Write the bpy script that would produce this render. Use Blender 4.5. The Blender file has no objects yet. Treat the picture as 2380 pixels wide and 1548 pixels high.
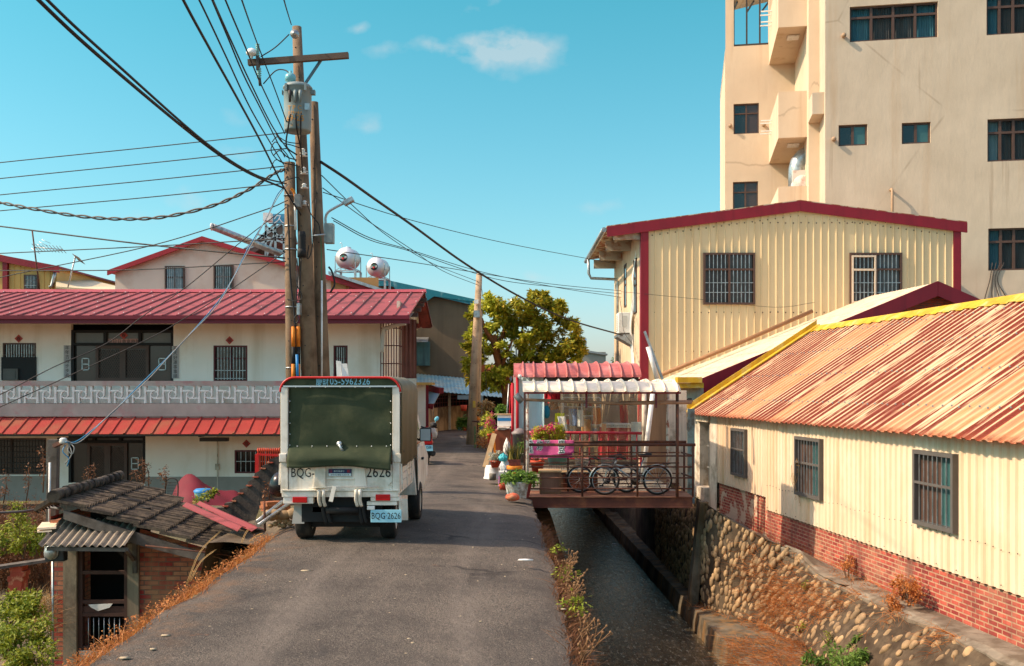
import bpy, bmesh, math, random
from mathutils import Vector, Matrix, noise
R = math.radians
C = bpy.context.scene.collection
rnd = random.Random(7)
H, F, CX, CY = 1.9, 2314.0, 1190.0, 905.0     # eye height, focal length, principal column and horizon row of the photograph (2380 px wide)

def W(x, y, d):
    return Vector(((x-CX)*d/F, d, H+(CY-y)*d/F))
def G(x, y, z=0.0):
    return W(x, y, (H-z)*F/(y-CY))
def frame(o, rz):
    return Matrix.Translation(Vector(o)) @ Matrix.Rotation(rz, 4, 'Z')
def onplane(M, x, y, c=0.0):
    """local (u, z) where the sight line through a photo point meets the local plane y = c of frame M"""
    Mi = M.inverted()
    o = Mi @ Vector((0, 0, H)); e = Mi @ W(x, y, 10.0)
    t = (c-o.y)/(e.y-o.y)
    p = o+(e-o)*t
    return p.x, p.z

XF = {}
class MB:
    def __init__(s, M=None):
        s.v = []; s.f = []; s.uv = []; s.sm = []; s.M = M
    def add(s, vs, fs, smooth=False, uvs=None):
        b = len(s.v)
        s.v += [Vector(p) for p in vs]
        for i, f in enumerate(fs):
            s.f.append([b+k for k in f]); s.sm.append(smooth)
            s.uv.append(uvs[i] if uvs else None)
        return s
    def quad(s, a, b, c, d, uv=None, smooth=False):
        return s.add([a, b, c, d], [(0, 1, 2, 3)], smooth, [uv] if uv else None)
    def box(s, lo, hi, M=None):
        x0, y0, z0 = lo; x1, y1, z1 = hi
        vs = [Vector(p) for p in ((x0,y0,z0),(x1,y0,z0),(x1,y1,z0),(x0,y1,z0),(x0,y0,z1),(x1,y0,z1),(x1,y1,z1),(x0,y1,z1))]
        if M: vs = [M @ p for p in vs]
        return s.add(vs, [(3,2,1,0),(4,5,6,7),(0,1,5,4),(1,2,6,5),(2,3,7,6),(3,0,4,7)])
    def bar(s, p, q, w, h=None, up=(0,0,1)):
        h = h or w; p = Vector(p); q = Vector(q); d = (q-p).normalized(); up = Vector(up)
        if abs(d.dot(up)) > .97: up = Vector((0,1,0))
        a = d.cross(up).normalized()*w/2; b = a.cross(d).normalized()*h/2
        vs = [p-a-b, p+a-b, p+a+b, p-a+b, q-a-b, q+a-b, q+a+b, q-a+b]
        return s.add(vs, [(0,1,2,3),(7,6,5,4),(0,4,5,1),(1,5,6,2),(2,6,7,3),(3,7,4,0)])
    def tube(s, pts, r, n=8, caps=True, smooth=True):
        pts = [Vector(p) for p in pts]; m = len(pts)
        rs = r if isinstance(r, (list, tuple)) else [r]*m
        t0 = (pts[1]-pts[0]).normalized()
        a = t0.orthogonal().normalized(); vs = []
        for i, p in enumerate(pts):
            t = (pts[min(i+1,m-1)]-pts[max(i-1,0)])
            if t.length < 1e-9: t = t0
            t.normalize(); a = (a-t*a.dot(t))
            a = a.normalized() if a.length > 1e-6 else t.orthogonal().normalized()
            b = t.cross(a)
            for k in range(n):
                g = 2*math.pi*k/n
                vs.append(p+(a*math.cos(g)+b*math.sin(g))*rs[i])
        fs = [(i*n+k, i*n+(k+1)%n, (i+1)*n+(k+1)%n, (i+1)*n+k) for i in range(m-1) for k in range(n)]
        s.add(vs, fs, smooth)
        if caps:
            b = len(s.v)-m*n
            s.f.append([b+k for k in range(n)][::-1]); s.sm.append(False); s.uv.append(None)
            s.f.append([b+(m-1)*n+k for k in range(n)]); s.sm.append(False); s.uv.append(None)
        return s
    def lathe(s, prof, n=24, M=None, smooth=True, a0=0, a1=2*math.pi):
        vs = []; full = abs(a1-a0-2*math.pi) < 1e-6; c = n if full else n+1
        for r, z in prof:
            for k in range(c):
                g = a0+(a1-a0)*k/n
                p = Vector((r*math.cos(g), r*math.sin(g), z)); vs.append(M @ p if M else p)
        fs = [(i*c+k, i*c+(k+1)%c, (i+1)*c+(k+1)%c, (i+1)*c+k) for i in range(len(prof)-1) for k in range(n)]
        return s.add(vs, fs, smooth)
    def prism(s, poly, ext):
        poly = [Vector(p) for p in poly]; ext = Vector(ext); n = len(poly)
        vs = poly+[p+ext for p in poly]
        fs = [tuple(range(n))[::-1], tuple(range(n, 2*n))]+[(k, (k+1)%n, n+(k+1)%n, n+k) for k in range(n)]
        return s.add(vs, fs)
    def text(s, txt, size, M, ext=.002, squash=1.0):
        vs, fs, w, h = glyphs(txt)
        return s.add([M @ Vector(((x-w/2)*size*squash, (y-h/2)*size, ext)) for x, y in vs], fs)
    def rock(s, p, r, seed=0, sub=1, M=None):
        bm = bmesh.new(); bmesh.ops.create_icosphere(bm, subdivisions=sub, radius=1)
        q = Vector((seed*3.7, seed*1.3, seed*.7))
        vs = []
        for v in bm.verts:
            k = 1+.22*noise.noise(v.co*1.3+q)
            c = Vector((v.co.x*r[0]*k, v.co.y*r[1]*k, v.co.z*r[2]*k))
            vs.append(Vector(p)+((M @ c) if M else c))
        fs = [tuple(v.index for v in f.verts) for f in bm.faces]; bm.free()
        return s.add(vs, fs, True)
    def build(s, name, mat, parent=None, bevel=0, solid=0, label=None):
        me = bpy.data.meshes.new(name)
        M = s.M or Matrix.Identity(4)
        uvs = []
        for f, u in zip(s.f, s.uv):
            if u is None:
                P = [s.v[k] for k in f]
                n = Vector((0,0,0))
                for k in range(len(P)):
                    a, b = P[k], P[(k+1)%len(P)]
                    n += Vector(((a.y-b.y)*(a.z+b.z), (a.z-b.z)*(a.x+b.x), (a.x-b.x)*(a.y+b.y)))
                ax = max(range(3), key=lambda k: abs(n[k]))
                u = [((p.y, p.z) if ax == 0 else (p.x, p.z) if ax == 1 else (p.x, p.y)) for p in P]
            uvs += list(u)
        vs = [M @ p for p in s.v]
        if parent is None:
            lo = [min(p[k] for p in vs) for k in range(3)]; hi = [max(p[k] for p in vs) for k in range(3)]
            o = Vector(((lo[0]+hi[0])/2, (lo[1]+hi[1])/2, lo[2])); T = Matrix.Translation(o)
        else:
            T = XF[parent.name]; o = None
        Ti = T.inverted(); vs = [Ti @ p for p in vs]
        me.from_pydata([tuple(p) for p in vs], [], s.f)
        me.polygons.foreach_set('use_smooth', s.sm)
        l = me.uv_layers.new(name='UVMap')
        l.data.foreach_set('uv', [c for u in uvs for c in u])
        me.materials.append(mat)
        ob = bpy.data.objects.new(name, me); C.objects.link(ob)
        if parent is None: ob.location = o
        else: ob.parent = parent
        XF[ob.name] = T
        if bevel:
            b = ob.modifiers.new('Bevel', 'BEVEL'); b.width = bevel; b.segments = 2; b.limit_method = 'ANGLE'; b.angle_limit = R(40)
        if solid:
            b = ob.modifiers.new('Solid', 'SOLIDIFY'); b.thickness = solid; b.offset = 0
        if label: ob['label'] = label
        return ob

GL = {}
def glyphs(txt):
    if txt in GL: return GL[txt]
    cu = bpy.data.curves.new('t', 'FONT'); cu.body = txt; cu.size = 1.0; cu.resolution_u = 2
    ob = bpy.data.objects.new('t', cu); C.objects.link(ob)
    me = ob.to_mesh()
    vs = [(v.co.x, v.co.y) for v in me.vertices]; fs = [tuple(p.vertices) for p in me.polygons]
    ob.to_mesh_clear(); bpy.data.objects.remove(ob); bpy.data.curves.remove(cu)
    if not vs: return [], [], 1, 1
    x0 = min(v[0] for v in vs); y0 = min(v[1] for v in vs)
    vs = [(x-x0, y-y0) for x, y in vs]
    GL[txt] = (vs, fs, max(v[0] for v in vs), max(v[1] for v in vs))
    return GL[txt]

def tag(o, label=None, cat=None, group=None, kind=None):
    if label: o['label'] = label
    if cat: o['category'] = cat
    if group: o['group'] = group
    if kind: o['kind'] = kind
    return o
def thing(name, label, cat, loc=(0,0,0), rz=0.0, group=None):
    o = bpy.data.objects.new(name, None); C.objects.link(o); o.empty_display_size = .2
    o.location = loc; o.rotation_euler = (0, 0, rz)
    XF[o.name] = frame(loc, rz)
    return tag(o, label, cat, group)
def dup(o, parent=None):
    c = o.copy(); C.objects.link(c)
    if parent: c.parent = parent
    for ch in list(o.children): dup(ch, c)
    return c
def dupthing(o, loc, rz=0.0, label=None, scale=1.0):
    c = dup(o); c.location = loc; c.rotation_euler = (0, 0, rz); c.scale = (scale,)*3
    if label: c['label'] = label
    return c
def curve(pts, n=8):
    """Catmull-Rom through points"""
    P = [Vector(p) for p in pts]; out = []
    for i in range(len(P)-1):
        a = P[i-1] if i else P[i]*2-P[i+1]
        b, c = P[i], P[i+1]
        d = P[i+2] if i+2 < len(P) else c*2-b
        for k in range(n):
            t = k/n
            out.append(.5*((2*b)+(c-a)*t+(2*a-5*b+4*c-d)*t*t+(3*b-a-3*c+d)*t**3))
    return out+[P[-1]]

def sheet(mb, M, u0, u1, vlo, vhi, pitch, prof, nv=1):
    """ribbed metal sheet: ribs run along local v; M maps (u, v, h) to the mesh's frame; vlo/vhi: numbers or functions of u; prof: [(fraction, height)]"""
    fl = vlo if callable(vlo) else (lambda u: vlo)
    fh = vhi if callable(vhi) else (lambda u: vhi)
    us = []; k = 0
    while u0+k*pitch < u1-1e-6:
        for fr, h in prof:
            u = u0+(k+fr)*pitch
            if u < u1: us.append((u, h))
        k += 1
    us.append((u1, prof[0][1]))
    vs = []; n = nv+1
    for u, h in us:
        a, b = fl(u), fh(u)
        for j in range(n):
            vs.append((u, a+(b-a)*j/nv, h))
    fs = [(i*n+j, (i+1)*n+j, (i+1)*n+j+1, i*n+j+1) for i in range(len(us)-1) for j in range(nv)]
    uv = [[(vs[k][0], vs[k][1]) for k in f] for f in fs]
    mb.add([M @ Vector(p) for p in vs], fs, False, uv)
    return mb
RIB = [(0,0),(.80,0),(.85,.028),(.95,.028)]
TRAP = [(0,0),(.34,0),(.44,.032),(.76,.032),(.88,0)]
SINE = [(k/8, .016*math.cos(2*math.pi*k/8)) for k in range(8)]
def basis(o, u, v, n=None):
    u = Vector(u).normalized(); v = Vector(v).normalized(); n = Vector(n).normalized() if n else u.cross(v).normalized()
    M = Matrix.Identity(4)
    for i in range(3): M[i][0], M[i][1], M[i][2], M[i][3] = u[i], v[i], n[i], o[i]
    return M

def wall(mb, u0, u1, z0, z1, holes, y=0.0, t=.25, rev=.12):
    """upright wall in the local plane y, facing -y, with openings (u0, z0, u1, z1) and their reveals"""
    us = sorted(set([u0, u1]+[min(max(h[k], u0), u1) for h in holes for k in (0, 2)]))
    zs = sorted(set([z0, z1]+[min(max(h[k], z0), z1) for h in holes for k in (1, 3)]))
    for a, b in zip(us, us[1:]):
        for c, d in zip(zs, zs[1:]):
            m, n = (a+b)/2, (c+d)/2
            if any(h[0] < m < h[2] and h[1] < n < h[3] for h in holes): continue
            mb.quad((a,y,c), (b,y,c), (b,y,d), (a,y,d))
    for a, c, b, d in holes:
        mb.quad((a,y,c), (a,y,d), (a,y+rev,d), (a,y+rev,c)); mb.quad((b,y,d), (b,y,c), (b,y+rev,c), (b,y+rev,d))
        mb.quad((a,y,d), (b,y,d), (b,y+rev,d), (a,y+rev,d)); mb.quad((b,y,c), (a,y,c), (a,y+rev,c), (b,y+rev,c))
    return mb

def leaves(mb, c, rad, n, size, rg, flat=.0, hollow=.35):
    c = Vector(c)
    for _ in range(n):
        while True:
            p = Vector((rg.uniform(-1,1), rg.uniform(-1,1), rg.uniform(-1,1)))
            l = p.length
            if hollow < l < 1: break
        q = c+Vector((p.x*rad[0], p.y*rad[1], p.z*rad[2]))
        d = Vector((rg.gauss(0,1)+p.x, rg.gauss(0,1)+p.y, rg.gauss(0,1)*.7-.25)).normalized()
        nn = Vector((rg.gauss(0,.6), rg.gauss(0,.6), 1+flat)); nn = (nn-d*nn.dot(d)).normalized()
        w = d.cross(nn); s = size*rg.uniform(.6, 1.25)
        mb.add([q, q+d*s*.5+w*s*.24+nn*s*.07, q+d*s, q+d*s*.5-w*s*.24+nn*s*.07], [(0,1,2,3)], False)
def blade(mb, p, d, l, w, bend, rg, n=3):
    p = Vector(p); d = Vector(d).normalized(); a = d.cross(Vector((rg.uniform(-1,1), rg.uniform(-1,1), .1)))
    a = a.normalized() if a.length > 1e-5 else Vector((1,0,0))
    vs = []; b = Vector((rg.uniform(-1,1), rg.uniform(-1,1), -.3))*bend
    for k in range(n+1):
        t = k/n; q = p+d*l*t+b*l*t*t
        vs += [q-a*w*(1-t*.85), q+a*w*(1-t*.85)]
    mb.add(vs, [(2*k, 2*k+1, 2*k+3, 2*k+2) for k in range(n)])
# ---------------------------------------------------------------- materials
def srgb(r, g, b):
    f = lambda c: (c/255/12.92 if c/255 <= .04045 else ((c/255+.055)/1.055)**2.4)
    return (f(r), f(g), f(b), 1)
class NT:
    def __init__(s, name):
        s.m = bpy.data.materials.new(name); s.m.use_nodes = True; s.t = s.m.node_tree; s.t.nodes.clear()
        s.out = s.n('ShaderNodeOutputMaterial'); s.p = s.n('ShaderNodeBsdfPrincipled')
        s.l(s.p.outputs[0], s.out.inputs[0])
    def n(s, k, **kw):
        o = s.t.nodes.new(k)
        for a, b in kw.items(): setattr(o, a, b)
        return o
    def l(s, a, b): s.t.links.new(a, b)
    def coord(s, which='Object', scale=(1,1,1), rot=(0,0,0)):
        c = s.n('ShaderNodeTexCoord'); m = s.n('ShaderNodeMapping'); m.inputs['Scale'].default_value = scale; m.inputs['Rotation'].default_value = rot
        s.l(c.outputs[which], m.inputs[0]); return m.outputs[0]
    def noise(s, vec, scale, detail=4, rough=.6, dist=0):
        o = s.n('ShaderNodeTexNoise'); o.inputs['Scale'].default_value = scale; o.inputs['Detail'].default_value = detail
        o.inputs['Roughness'].default_value = rough; o.inputs['Distortion'].default_value = dist
        if vec: s.l(vec, o.inputs['Vector'])
        return o.outputs['Fac']
    def ramp(s, fac, a, b, ca=0.0, cb=1.0):
        o = s.n('ShaderNodeMapRange'); o.clamp = True
        for k, v in zip((1,2,3,4), (a, b, ca, cb)): o.inputs[k].default_value = v
        s.l(fac, o.inputs[0]); return o.outputs[0]
    def mix(s, fac, a, b, mode='MIX'):
        o = s.n('ShaderNodeMix', data_type='RGBA', blend_type=mode)
        for i, v in ((0, fac), (6, a), (7, b)):
            if hasattr(v, 'links') or hasattr(v, 'is_linked'): s.l(v, o.inputs[i])
            else: o.inputs[i].default_value = v
        return o.outputs[2]
    def math(s, op, a, b=0.0):
        o = s.n('ShaderNodeMath', operation=op)
        for i, v in ((0, a), (1, b)):
            if hasattr(v, 'is_linked'): s.l(v, o.inputs[i])
            else: o.inputs[i].default_value = v
        return o.outputs[0]
    def bump(s, h, strength, dist=.02):
        o = s.n('ShaderNodeBump'); o.inputs['Strength'].default_value = strength; o.inputs['Distance'].default_value = dist
        s.l(h, o.inputs['Height']); s.l(o.outputs[0], s.p.inputs['Normal'])
    def set(s, **kw):
        for k, v in kw.items():
            i = s.p.inputs[k.replace('_', ' ')]
            if hasattr(v, 'is_linked'): s.l(v, i)
            else: i.default_value = v
        return s
def mul(c, k): return (min(c[0]*k,1), min(c[1]*k,1), min(c[2]*k,1), 1)

MATS = {}
def mat(name, col, rough=.75, var=.12, scale=2.5, c2=None, cov=.35, s2=3.0, streak=None, scov=.4, ss=4.0, bump=0.0, bs=60, metal=0.0, spec=.4, island=0.0, sharp=.08):
    """weathered paint/plaster/metal/wood: base colour, mottling, blotches (c2) and vertical runs (streak)"""
    if name in MATS: return MATS[name]
    t = NT(name); v = t.coord()
    if len(col) == 3: col = srgb(*col)
    n = t.noise(v, scale, 5)
    c = t.mix(t.ramp(n, .3, .7), mul(col, 1-var), mul(col, 1+var))
    if island:
        g = t.n('ShaderNodeNewGeometry')
        c = t.mix(t.ramp(g.outputs['Random Per Island'], 0, 1, 0, island), c, mul(col, .45))
    if c2 is not None:
        if len(c2) == 3: c2 = srgb(*c2)
        n2 = t.noise(t.coord(scale=(1.0,1.1,.9), rot=(.2,.4,1)), s2, 8, .65)
        k = 1-cov
        c = t.mix(t.ramp(n2, .3+.4*k-sharp, .3+.4*k+sharp, 0, .9), c, c2)
    if streak is not None:
        if len(streak) == 3: streak = srgb(*streak)
        n3 = t.noise(t.coord(scale=(1,1,.07)), ss, 4, .6)
        k = 1-scov
        c = t.mix(t.ramp(n3, .3+.4*k-.1, .3+.4*k+.14, 0, .7), c, streak)
    t.set(Base_Color=c, Metallic=metal, Roughness=rough)
    t.p.inputs['Specular IOR Level'].default_value = spec
    if bump: t.bump(t.noise(v, bs, 4), bump, .01)
    MATS[name] = t.m
    return t.m

def brick_mat(name, c1, c2, mortar, bw=.22, bh=.075, ms=.012, stain=None, plaster=None, pcov=.3):
    t = NT(name)
    uv = t.coord('UV')
    b = t.n('ShaderNodeTexBrick'); t.l(uv, b.inputs['Vector'])
    b.inputs['Color1'].default_value = srgb(*c1); b.inputs['Color2'].default_value = srgb(*c2); b.inputs['Mortar'].default_value = srgb(*mortar)
    b.inputs['Scale'].default_value = 1; b.inputs['Brick Width'].default_value = bw; b.inputs['Row Height'].default_value = bh
    b.inputs['Mortar Size'].default_value = ms; b.inputs['Bias'].default_value = -.1; b.inputs['Mortar Smooth'].default_value = .25
    v = t.coord()
    c = t.mix(t.ramp(t.noise(v, 9, 6), .35, .7, 0, .45), b.outputs['Color'], mul(srgb(*c1), .5))
    c = t.mix(t.ramp(t.noise(v, 1.3, 5), .5, .72, 0, .55), c, mul(srgb(*mortar), .8))
    if stain: c = t.mix(t.ramp(t.noise(t.coord(scale=(1,1,.25)), 2.2, 6), .5, .7, 0, .75), c, srgb(*stain))
    if plaster: c = t.mix(t.ramp(t.noise(v, 1.7, 7, .6), .62-.3*pcov, .66-.3*pcov, 0, .95), c, srgb(*plaster))
    t.set(Base_Color=c, Roughness=.9)
    h = t.math('ADD', t.math('MULTIPLY', b.outputs['Fac'], -1.0), t.math('MULTIPLY', t.noise(v, 40, 4), .5))
    t.bump(h, .7, .012)
    return t.m

def leafmat(name, cols, dry=.8):
    t = NT(name)
    g = t.n('ShaderNodeNewGeometry')
    r = t.n('ShaderNodeValToRGB'); r.color_ramp.interpolation = 'LINEAR'
    e = r.color_ramp.elements
    while len(e) < len(cols): e.new(.5)
    for i, c in enumerate(cols):
        e[i].position = i/(len(cols)-1); e[i].color = srgb(*c)
    f = t.math('ADD', t.math('MULTIPLY', g.outputs['Random Per Island'], .75), t.math('MULTIPLY', t.ramp(t.noise(t.coord(), 1.6, 3), .3, .7), .3))
    t.l(f, r.inputs[0])
    t.set(Base_Color=r.outputs[0], Roughness=.55)
    t.p.inputs['Specular IOR Level'].default_value = .3
    tr = t.n('ShaderNodeBsdfTranslucent'); t.l(r.outputs[0], tr.inputs[0])
    mx = t.n('ShaderNodeMixShader'); mx.inputs[0].default_value = .3
    t.l(t.p.outputs[0], mx.inputs[1]); t.l(tr.outputs[0], mx.inputs[2]); t.l(mx.outputs[0], t.out.inputs[0])
    return t.m

def glass_mat(name, tint=(.75,.85,.85,1), op=.35, dirt=(190,180,150), rough=.06):
    """thin pane or plastic film: mostly see-through, some dust and a sharp reflection"""
    t = NT(name)
    tr = t.n('ShaderNodeBsdfTransparent'); tr.inputs[0].default_value = tint
    n = t.noise(t.coord(scale=(1,1,.25)), 5, 5)
    t.set(Base_Color=srgb(*dirt), Roughness=rough)
    mx = t.n('ShaderNodeMixShader'); t.l(t.ramp(n, .35, .75, op*.4, op*1.4), mx.inputs[0])
    t.l(tr.outputs[0], mx.inputs[1]); t.l(t.p.outputs[0], mx.inputs[2]); t.l(mx.outputs[0], t.out.inputs[0])
    return t.m

def asphalt():
    t = NT('asphalt'); v = t.coord()
    a = t.mix(t.ramp(t.noise(v, .9, 6, .65), .36, .62), srgb(92,84,77), srgb(138,126,113))
    a = t.mix(t.ramp(t.noise(t.coord(scale=(1.5,.35,1)), 1.1, 6, .7), .52, .66, 0, .75), a, srgb(140,128,115))
    a = t.mix(t.ramp(t.noise(v, 95, 3, .6), .38, .66), mul(srgb(96,88,80), .42), a)
    a = t.mix(t.ramp(t.noise(v, 70, 2, .5), .66, .72, 0, .7), a, srgb(176,164,150))
    a = t.mix(t.ramp(t.noise(v, 2.6, 8, .7), .66, .72, 0, .5), a, srgb(140,98,72))
    a = t.mix(t.ramp(t.noise(t.coord(scale=(1,.5,1)), 1.7, 7, .6), .62, .7, 0, .55), a, srgb(60,57,56))
    sp = t.n('ShaderNodeSeparateXYZ'); t.l(v, sp.inputs[0])
    trk = t.math('ABSOLUTE', t.math('SUBTRACT', t.math('ABSOLUTE', t.math('ADD', sp.outputs[0], t.math('MULTIPLY', t.noise(t.coord(scale=(.1,.4,1)), 1, 2), .3))), .72))
    a = t.mix(t.math('MULTIPLY', t.ramp(trk, .34, .05, 0, .28), t.ramp(t.noise(t.coord(scale=(3,.3,1)), 1.3, 4), .35, .6)), a, srgb(146,134,122))
    vo = t.n('ShaderNodeTexVoronoi', feature='DISTANCE_TO_EDGE'); vo.inputs['Scale'].default_value = .45
    dn = t.n('ShaderNodeTexNoise'); dn.inputs['Scale'].default_value = 1.7; dn.inputs['Detail'].default_value = 6; t.l(v, dn.inputs['Vector']); t.l(t.mix(.35, v, dn.outputs['Color']), vo.inputs['Vector'])
    a = t.mix(t.math('MULTIPLY', t.ramp(vo.outputs['Distance'], .004, .012, .7, 0), t.ramp(t.noise(v, .5, 2), .52, .58)), a, srgb(44,40,38))
    a = t.mix(t.math('MULTIPLY', t.ramp(t.math('ABSOLUTE', sp.outputs[0]), 1.35, 1.75), t.ramp(t.noise(v, 3.2, 7, .7), .46, .62, 0, .8)), a, srgb(118,94,74))
    t.set(Base_Color=a, Roughness=.88); t.p.inputs['Specular IOR Level'].default_value = .25
    h = t.math('ADD', t.noise(v, 85, 3, .7), t.math('MULTIPLY', t.noise(v, 14, 4), 1.6))
    t.bump(h, 1.0, .016)
    return t.m

def soil():
    t = NT('soil'); v = t.coord()
    a = t.mix(t.ramp(t.noise(v, 1.2, 7, .7), .35, .65), srgb(86,74,60), srgb(128,112,88))
    a = t.mix(t.ramp(t.noise(v, 18, 4), .55, .7, 0, .7), a, srgb(150,128,90))
    a = t.mix(t.ramp(t.noise(v, .5, 5), .52, .6, 0, .7), a, srgb(96,94,62))
    t.set(Base_Color=a, Roughness=.95); t.bump(t.noise(v, 24, 6), .9, .05)
    return t.m

def water_mat():
    t = NT('canal_water'); v = t.coord(scale=(1,.45,1))
    a = t.mix(t.ramp(t.noise(v, 1.3, 6), .4, .65), srgb(50,43,32), srgb(84,72,52))
    a = t.mix(t.ramp(t.noise(t.coord(scale=(1,.32,1)), 7, 5, .75), .5, .62, 0, .8), a, srgb(116,100,76))
    a = t.mix(t.ramp(t.noise(t.coord(scale=(1,.28,1)), 16, 3, .7), .58, .64, 0, .75), a, srgb(150,142,122))  # pale flecks imitate ripple glints in the base colour
    a = t.mix(t.ramp(t.noise(v, 3.1, 6, .7), .58, .66, 0, .6), a, srgb(44,36,26))
    t.set(Base_Color=a, Roughness=.07); t.p.inputs['Specular IOR Level'].default_value = .3
    h = t.math('ADD', t.noise(v, 5, 5, .65), t.math('MULTIPLY', t.noise(t.coord(scale=(1.2,.4,1)), 14, 4, .7), .5))
    t.bump(h, .8, .035)
    return t.m

def rust_roof():
    """cream box-rib sheets: dark red rust lying in the troughs in long patches, some sheets with an orange bloom"""
    t = NT('rusted_cream_roof')
    uv = t.coord('UV')
    sp = t.n('ShaderNodeSeparateXYZ'); t.l(uv, sp.inputs[0])
    u, w = sp.outputs[0], sp.outputs[1]
    cr = t.mix(t.ramp(t.noise(t.coord('UV', scale=(4,.5,1)), 1.5, 5), .3, .7), srgb(218,190,152), srgb(200,168,128))
    # sheet number along the eave (0.76 m wide)
    sh = t.math('FLOOR', t.math('DIVIDE', u, .76))
    wn = t.n('ShaderNodeTexWhiteNoise', noise_dimensions='1D'); t.l(sh, wn.inputs['W'])
    bloom = t.ramp(wn.outputs['Value'], .76, .78)
    orange = t.mix(t.ramp(t.noise(t.coord('UV', scale=(7,.35,1)), 2.2, 6, .7), .3, .7), srgb(214,174,130), srgb(198,122,66))
    c = t.mix(t.math('MULTIPLY', bloom, t.ramp(t.noise(t.coord('UV', scale=(5,.3,1)), 1.6, 5), .3, .52, 0, .95)), cr, orange)
    # rust: per-trough on/off lengths
    tr = t.math('FLOOR', t.math('DIVIDE', u, .26))
    cb = t.n('ShaderNodeCombineXYZ'); t.l(t.math('MULTIPLY', tr, 3.17), cb.inputs[0]); t.l(t.math('MULTIPLY', w, .42), cb.inputs[1])
    wn2 = t.noise(cb.outputs[0], 1.3, 4, .65)
    ph = t.math('FRACT', t.math('DIVIDE', u, .26))
    in_tr = t.math('MULTIPLY', t.ramp(ph, -.02, .04), t.ramp(ph, .46, .41))
    na = t.noise(t.coord('UV', scale=(15,.30,1)), 1.0, 4, .62)
    nb = t.noise(t.coord('UV', scale=(.9,.42,1)), 1.0, 4, .6)
    s_ = t.math('ADD', t.math('ADD', t.math('MULTIPLY', na, 1.1), t.math('MULTIPLY', nb, .5)), t.math('MULTIPLY', in_tr, .16))
    s_ = t.math('ADD', s_, t.math('MULTIPLY', wn2, .30))
    fine = t.ramp(t.noise(t.coord('UV', scale=(30,3.0,1)), 2.0, 5, .7), .30, .42, .55, 1)
    k = t.math('MULTIPLY', t.math('MULTIPLY', t.ramp(s_, .985, 1.05), fine), t.ramp(bloom, 0, 1, 1, .35))
    c = t.mix(k, c, t.mix(t.noise(uv, 30, 3), srgb(92,28,20), srgb(144,62,38)))
    # rusty lower edge
    e = t.math('MULTIPLY', t.ramp(w, .16, .0), t.ramp(t.noise(t.coord('UV', scale=(9,4,1)), 3, 4), .3, .6))
    c = t.mix(e, c, srgb(140,66,36))
    t.set(Base_Color=c, Roughness=.62); t.p.inputs['Specular IOR Level'].default_value = .3
    return t.m

def stucco(name, col, col2):
    t = NT(name); v = t.coord()
    c = t.mix(t.ramp(t.noise(v, .55, 6, .6), .3, .7), srgb(*col), srgb(*col2))
    c = t.mix(t.ramp(t.noise(t.coord(scale=(1,1,.05)), 1.1, 5, .6), .56, .72, 0, .5), c, srgb(176,142,104))
    c = t.mix(t.ramp(t.noise(t.coord(scale=(1,1,.04)), 2.6, 3, .5), .66, .72, 0, .35), c, srgb(140,118,96))
    # hairline cracks
    w = t.n('ShaderNodeTexVoronoi', feature='DISTANCE_TO_EDGE'); w.inputs['Scale'].default_value = .23
    d = t.n('ShaderNodeTexNoise'); d.inputs['Scale'].default_value = 1.1; d.inputs['Detail'].default_value = 6
    ad = t.mix(.5, v, d.outputs['Color']); t.l(ad, w.inputs['Vector'])
    cr = t.math('MULTIPLY', t.ramp(w.outputs['Distance'], .002, .006, 1, 0), t.ramp(t.noise(v, .35, 2), .5, .56))
    c = t.mix(t.math('MULTIPLY', cr, .28), c, srgb(120,96,74))
    t.set(Base_Color=c, Roughness=.92); t.p.inputs['Specular IOR Level'].default_value = .2
    t.bump(t.math('ADD', t.noise(t.coord(scale=(1.6,1.6,.7)), 1.5, 3), t.math('MULTIPLY', t.noise(v, 40, 3), .06)), .16, .1)
    return t.m

M_ASPH = asphalt(); M_SOIL = soil(); M_WATER = water_mat(); M_ROOF = rust_roof()
M_CONC = mat('concrete', (150,142,128), .9, .18, 2.0, c2=(96,88,76), cov=.4, s2=1.6, streak=(70,62,52), scov=.4, bump=.5, bs=40)
M_DARKCONC = mat('wet_concrete', (112,104,88), .85, .2, 2.0, c2=(70,60,44), cov=.5, s2=1.7, streak=(150,110,60), scov=.35, bump=.5, bs=30)
M_POLE = mat('pole_concrete', (132,110,88), .92, .15, 3.0, c2=(98,78,60), cov=.4, s2=2.2, streak=(84,66,52), scov=.35, bump=.5, bs=45)
M_CREAM = mat('cream_sheet', (226,202,172), .5, .05, 1.2, streak=(200,166,122), scov=.3, ss=3, spec=.35, c2=(230,210,184), cov=.35, s2=1.1)
M_CREAM2 = mat('yellow_cream_sheet', (216,194,152), .55, .05, .8, streak=(200,174,130), scov=.25, ss=2, spec=.3)
M_MAROON = mat('maroon_trim', (132,22,38), .5, .1, 1.5, streak=(112,18,32), scov=.3)
M_REDROOF = mat('faded_red_roof', (146,64,62), .6, .14, 1.2, c2=(112,48,40), cov=.36, s2=1.0, spec=.4, sharp=.03)
M_REDAWN = mat('red_awning', (160,58,52), .55, .12, 1.4, c2=(150,84,64), cov=.3, s2=.9)
M_PINKROOF = mat('dusty_red_sheet', (178,94,88), .6, .1, 1.5, c2=(206,130,124), cov=.35, s2=1.4)
M_WHITESH = mat('white_sheet', (240,222,196), .5, .06, 1.5, c2=(206,190,164), cov=.3, s2=2)
M_YELLOW = mat('yellow_trim', (204,164,34), .6, .12, 2, streak=(170,130,30), scov=.4, c2=(206,186,120), cov=.3, s2=2.2)
M_WHITE = mat('white_wall', (248,238,224), .9, .05, .7, c2=(236,222,202), cov=.3, s2=.6, streak=(212,194,170), scov=.22, ss=1.4, bump=.15, bs=20)
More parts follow.
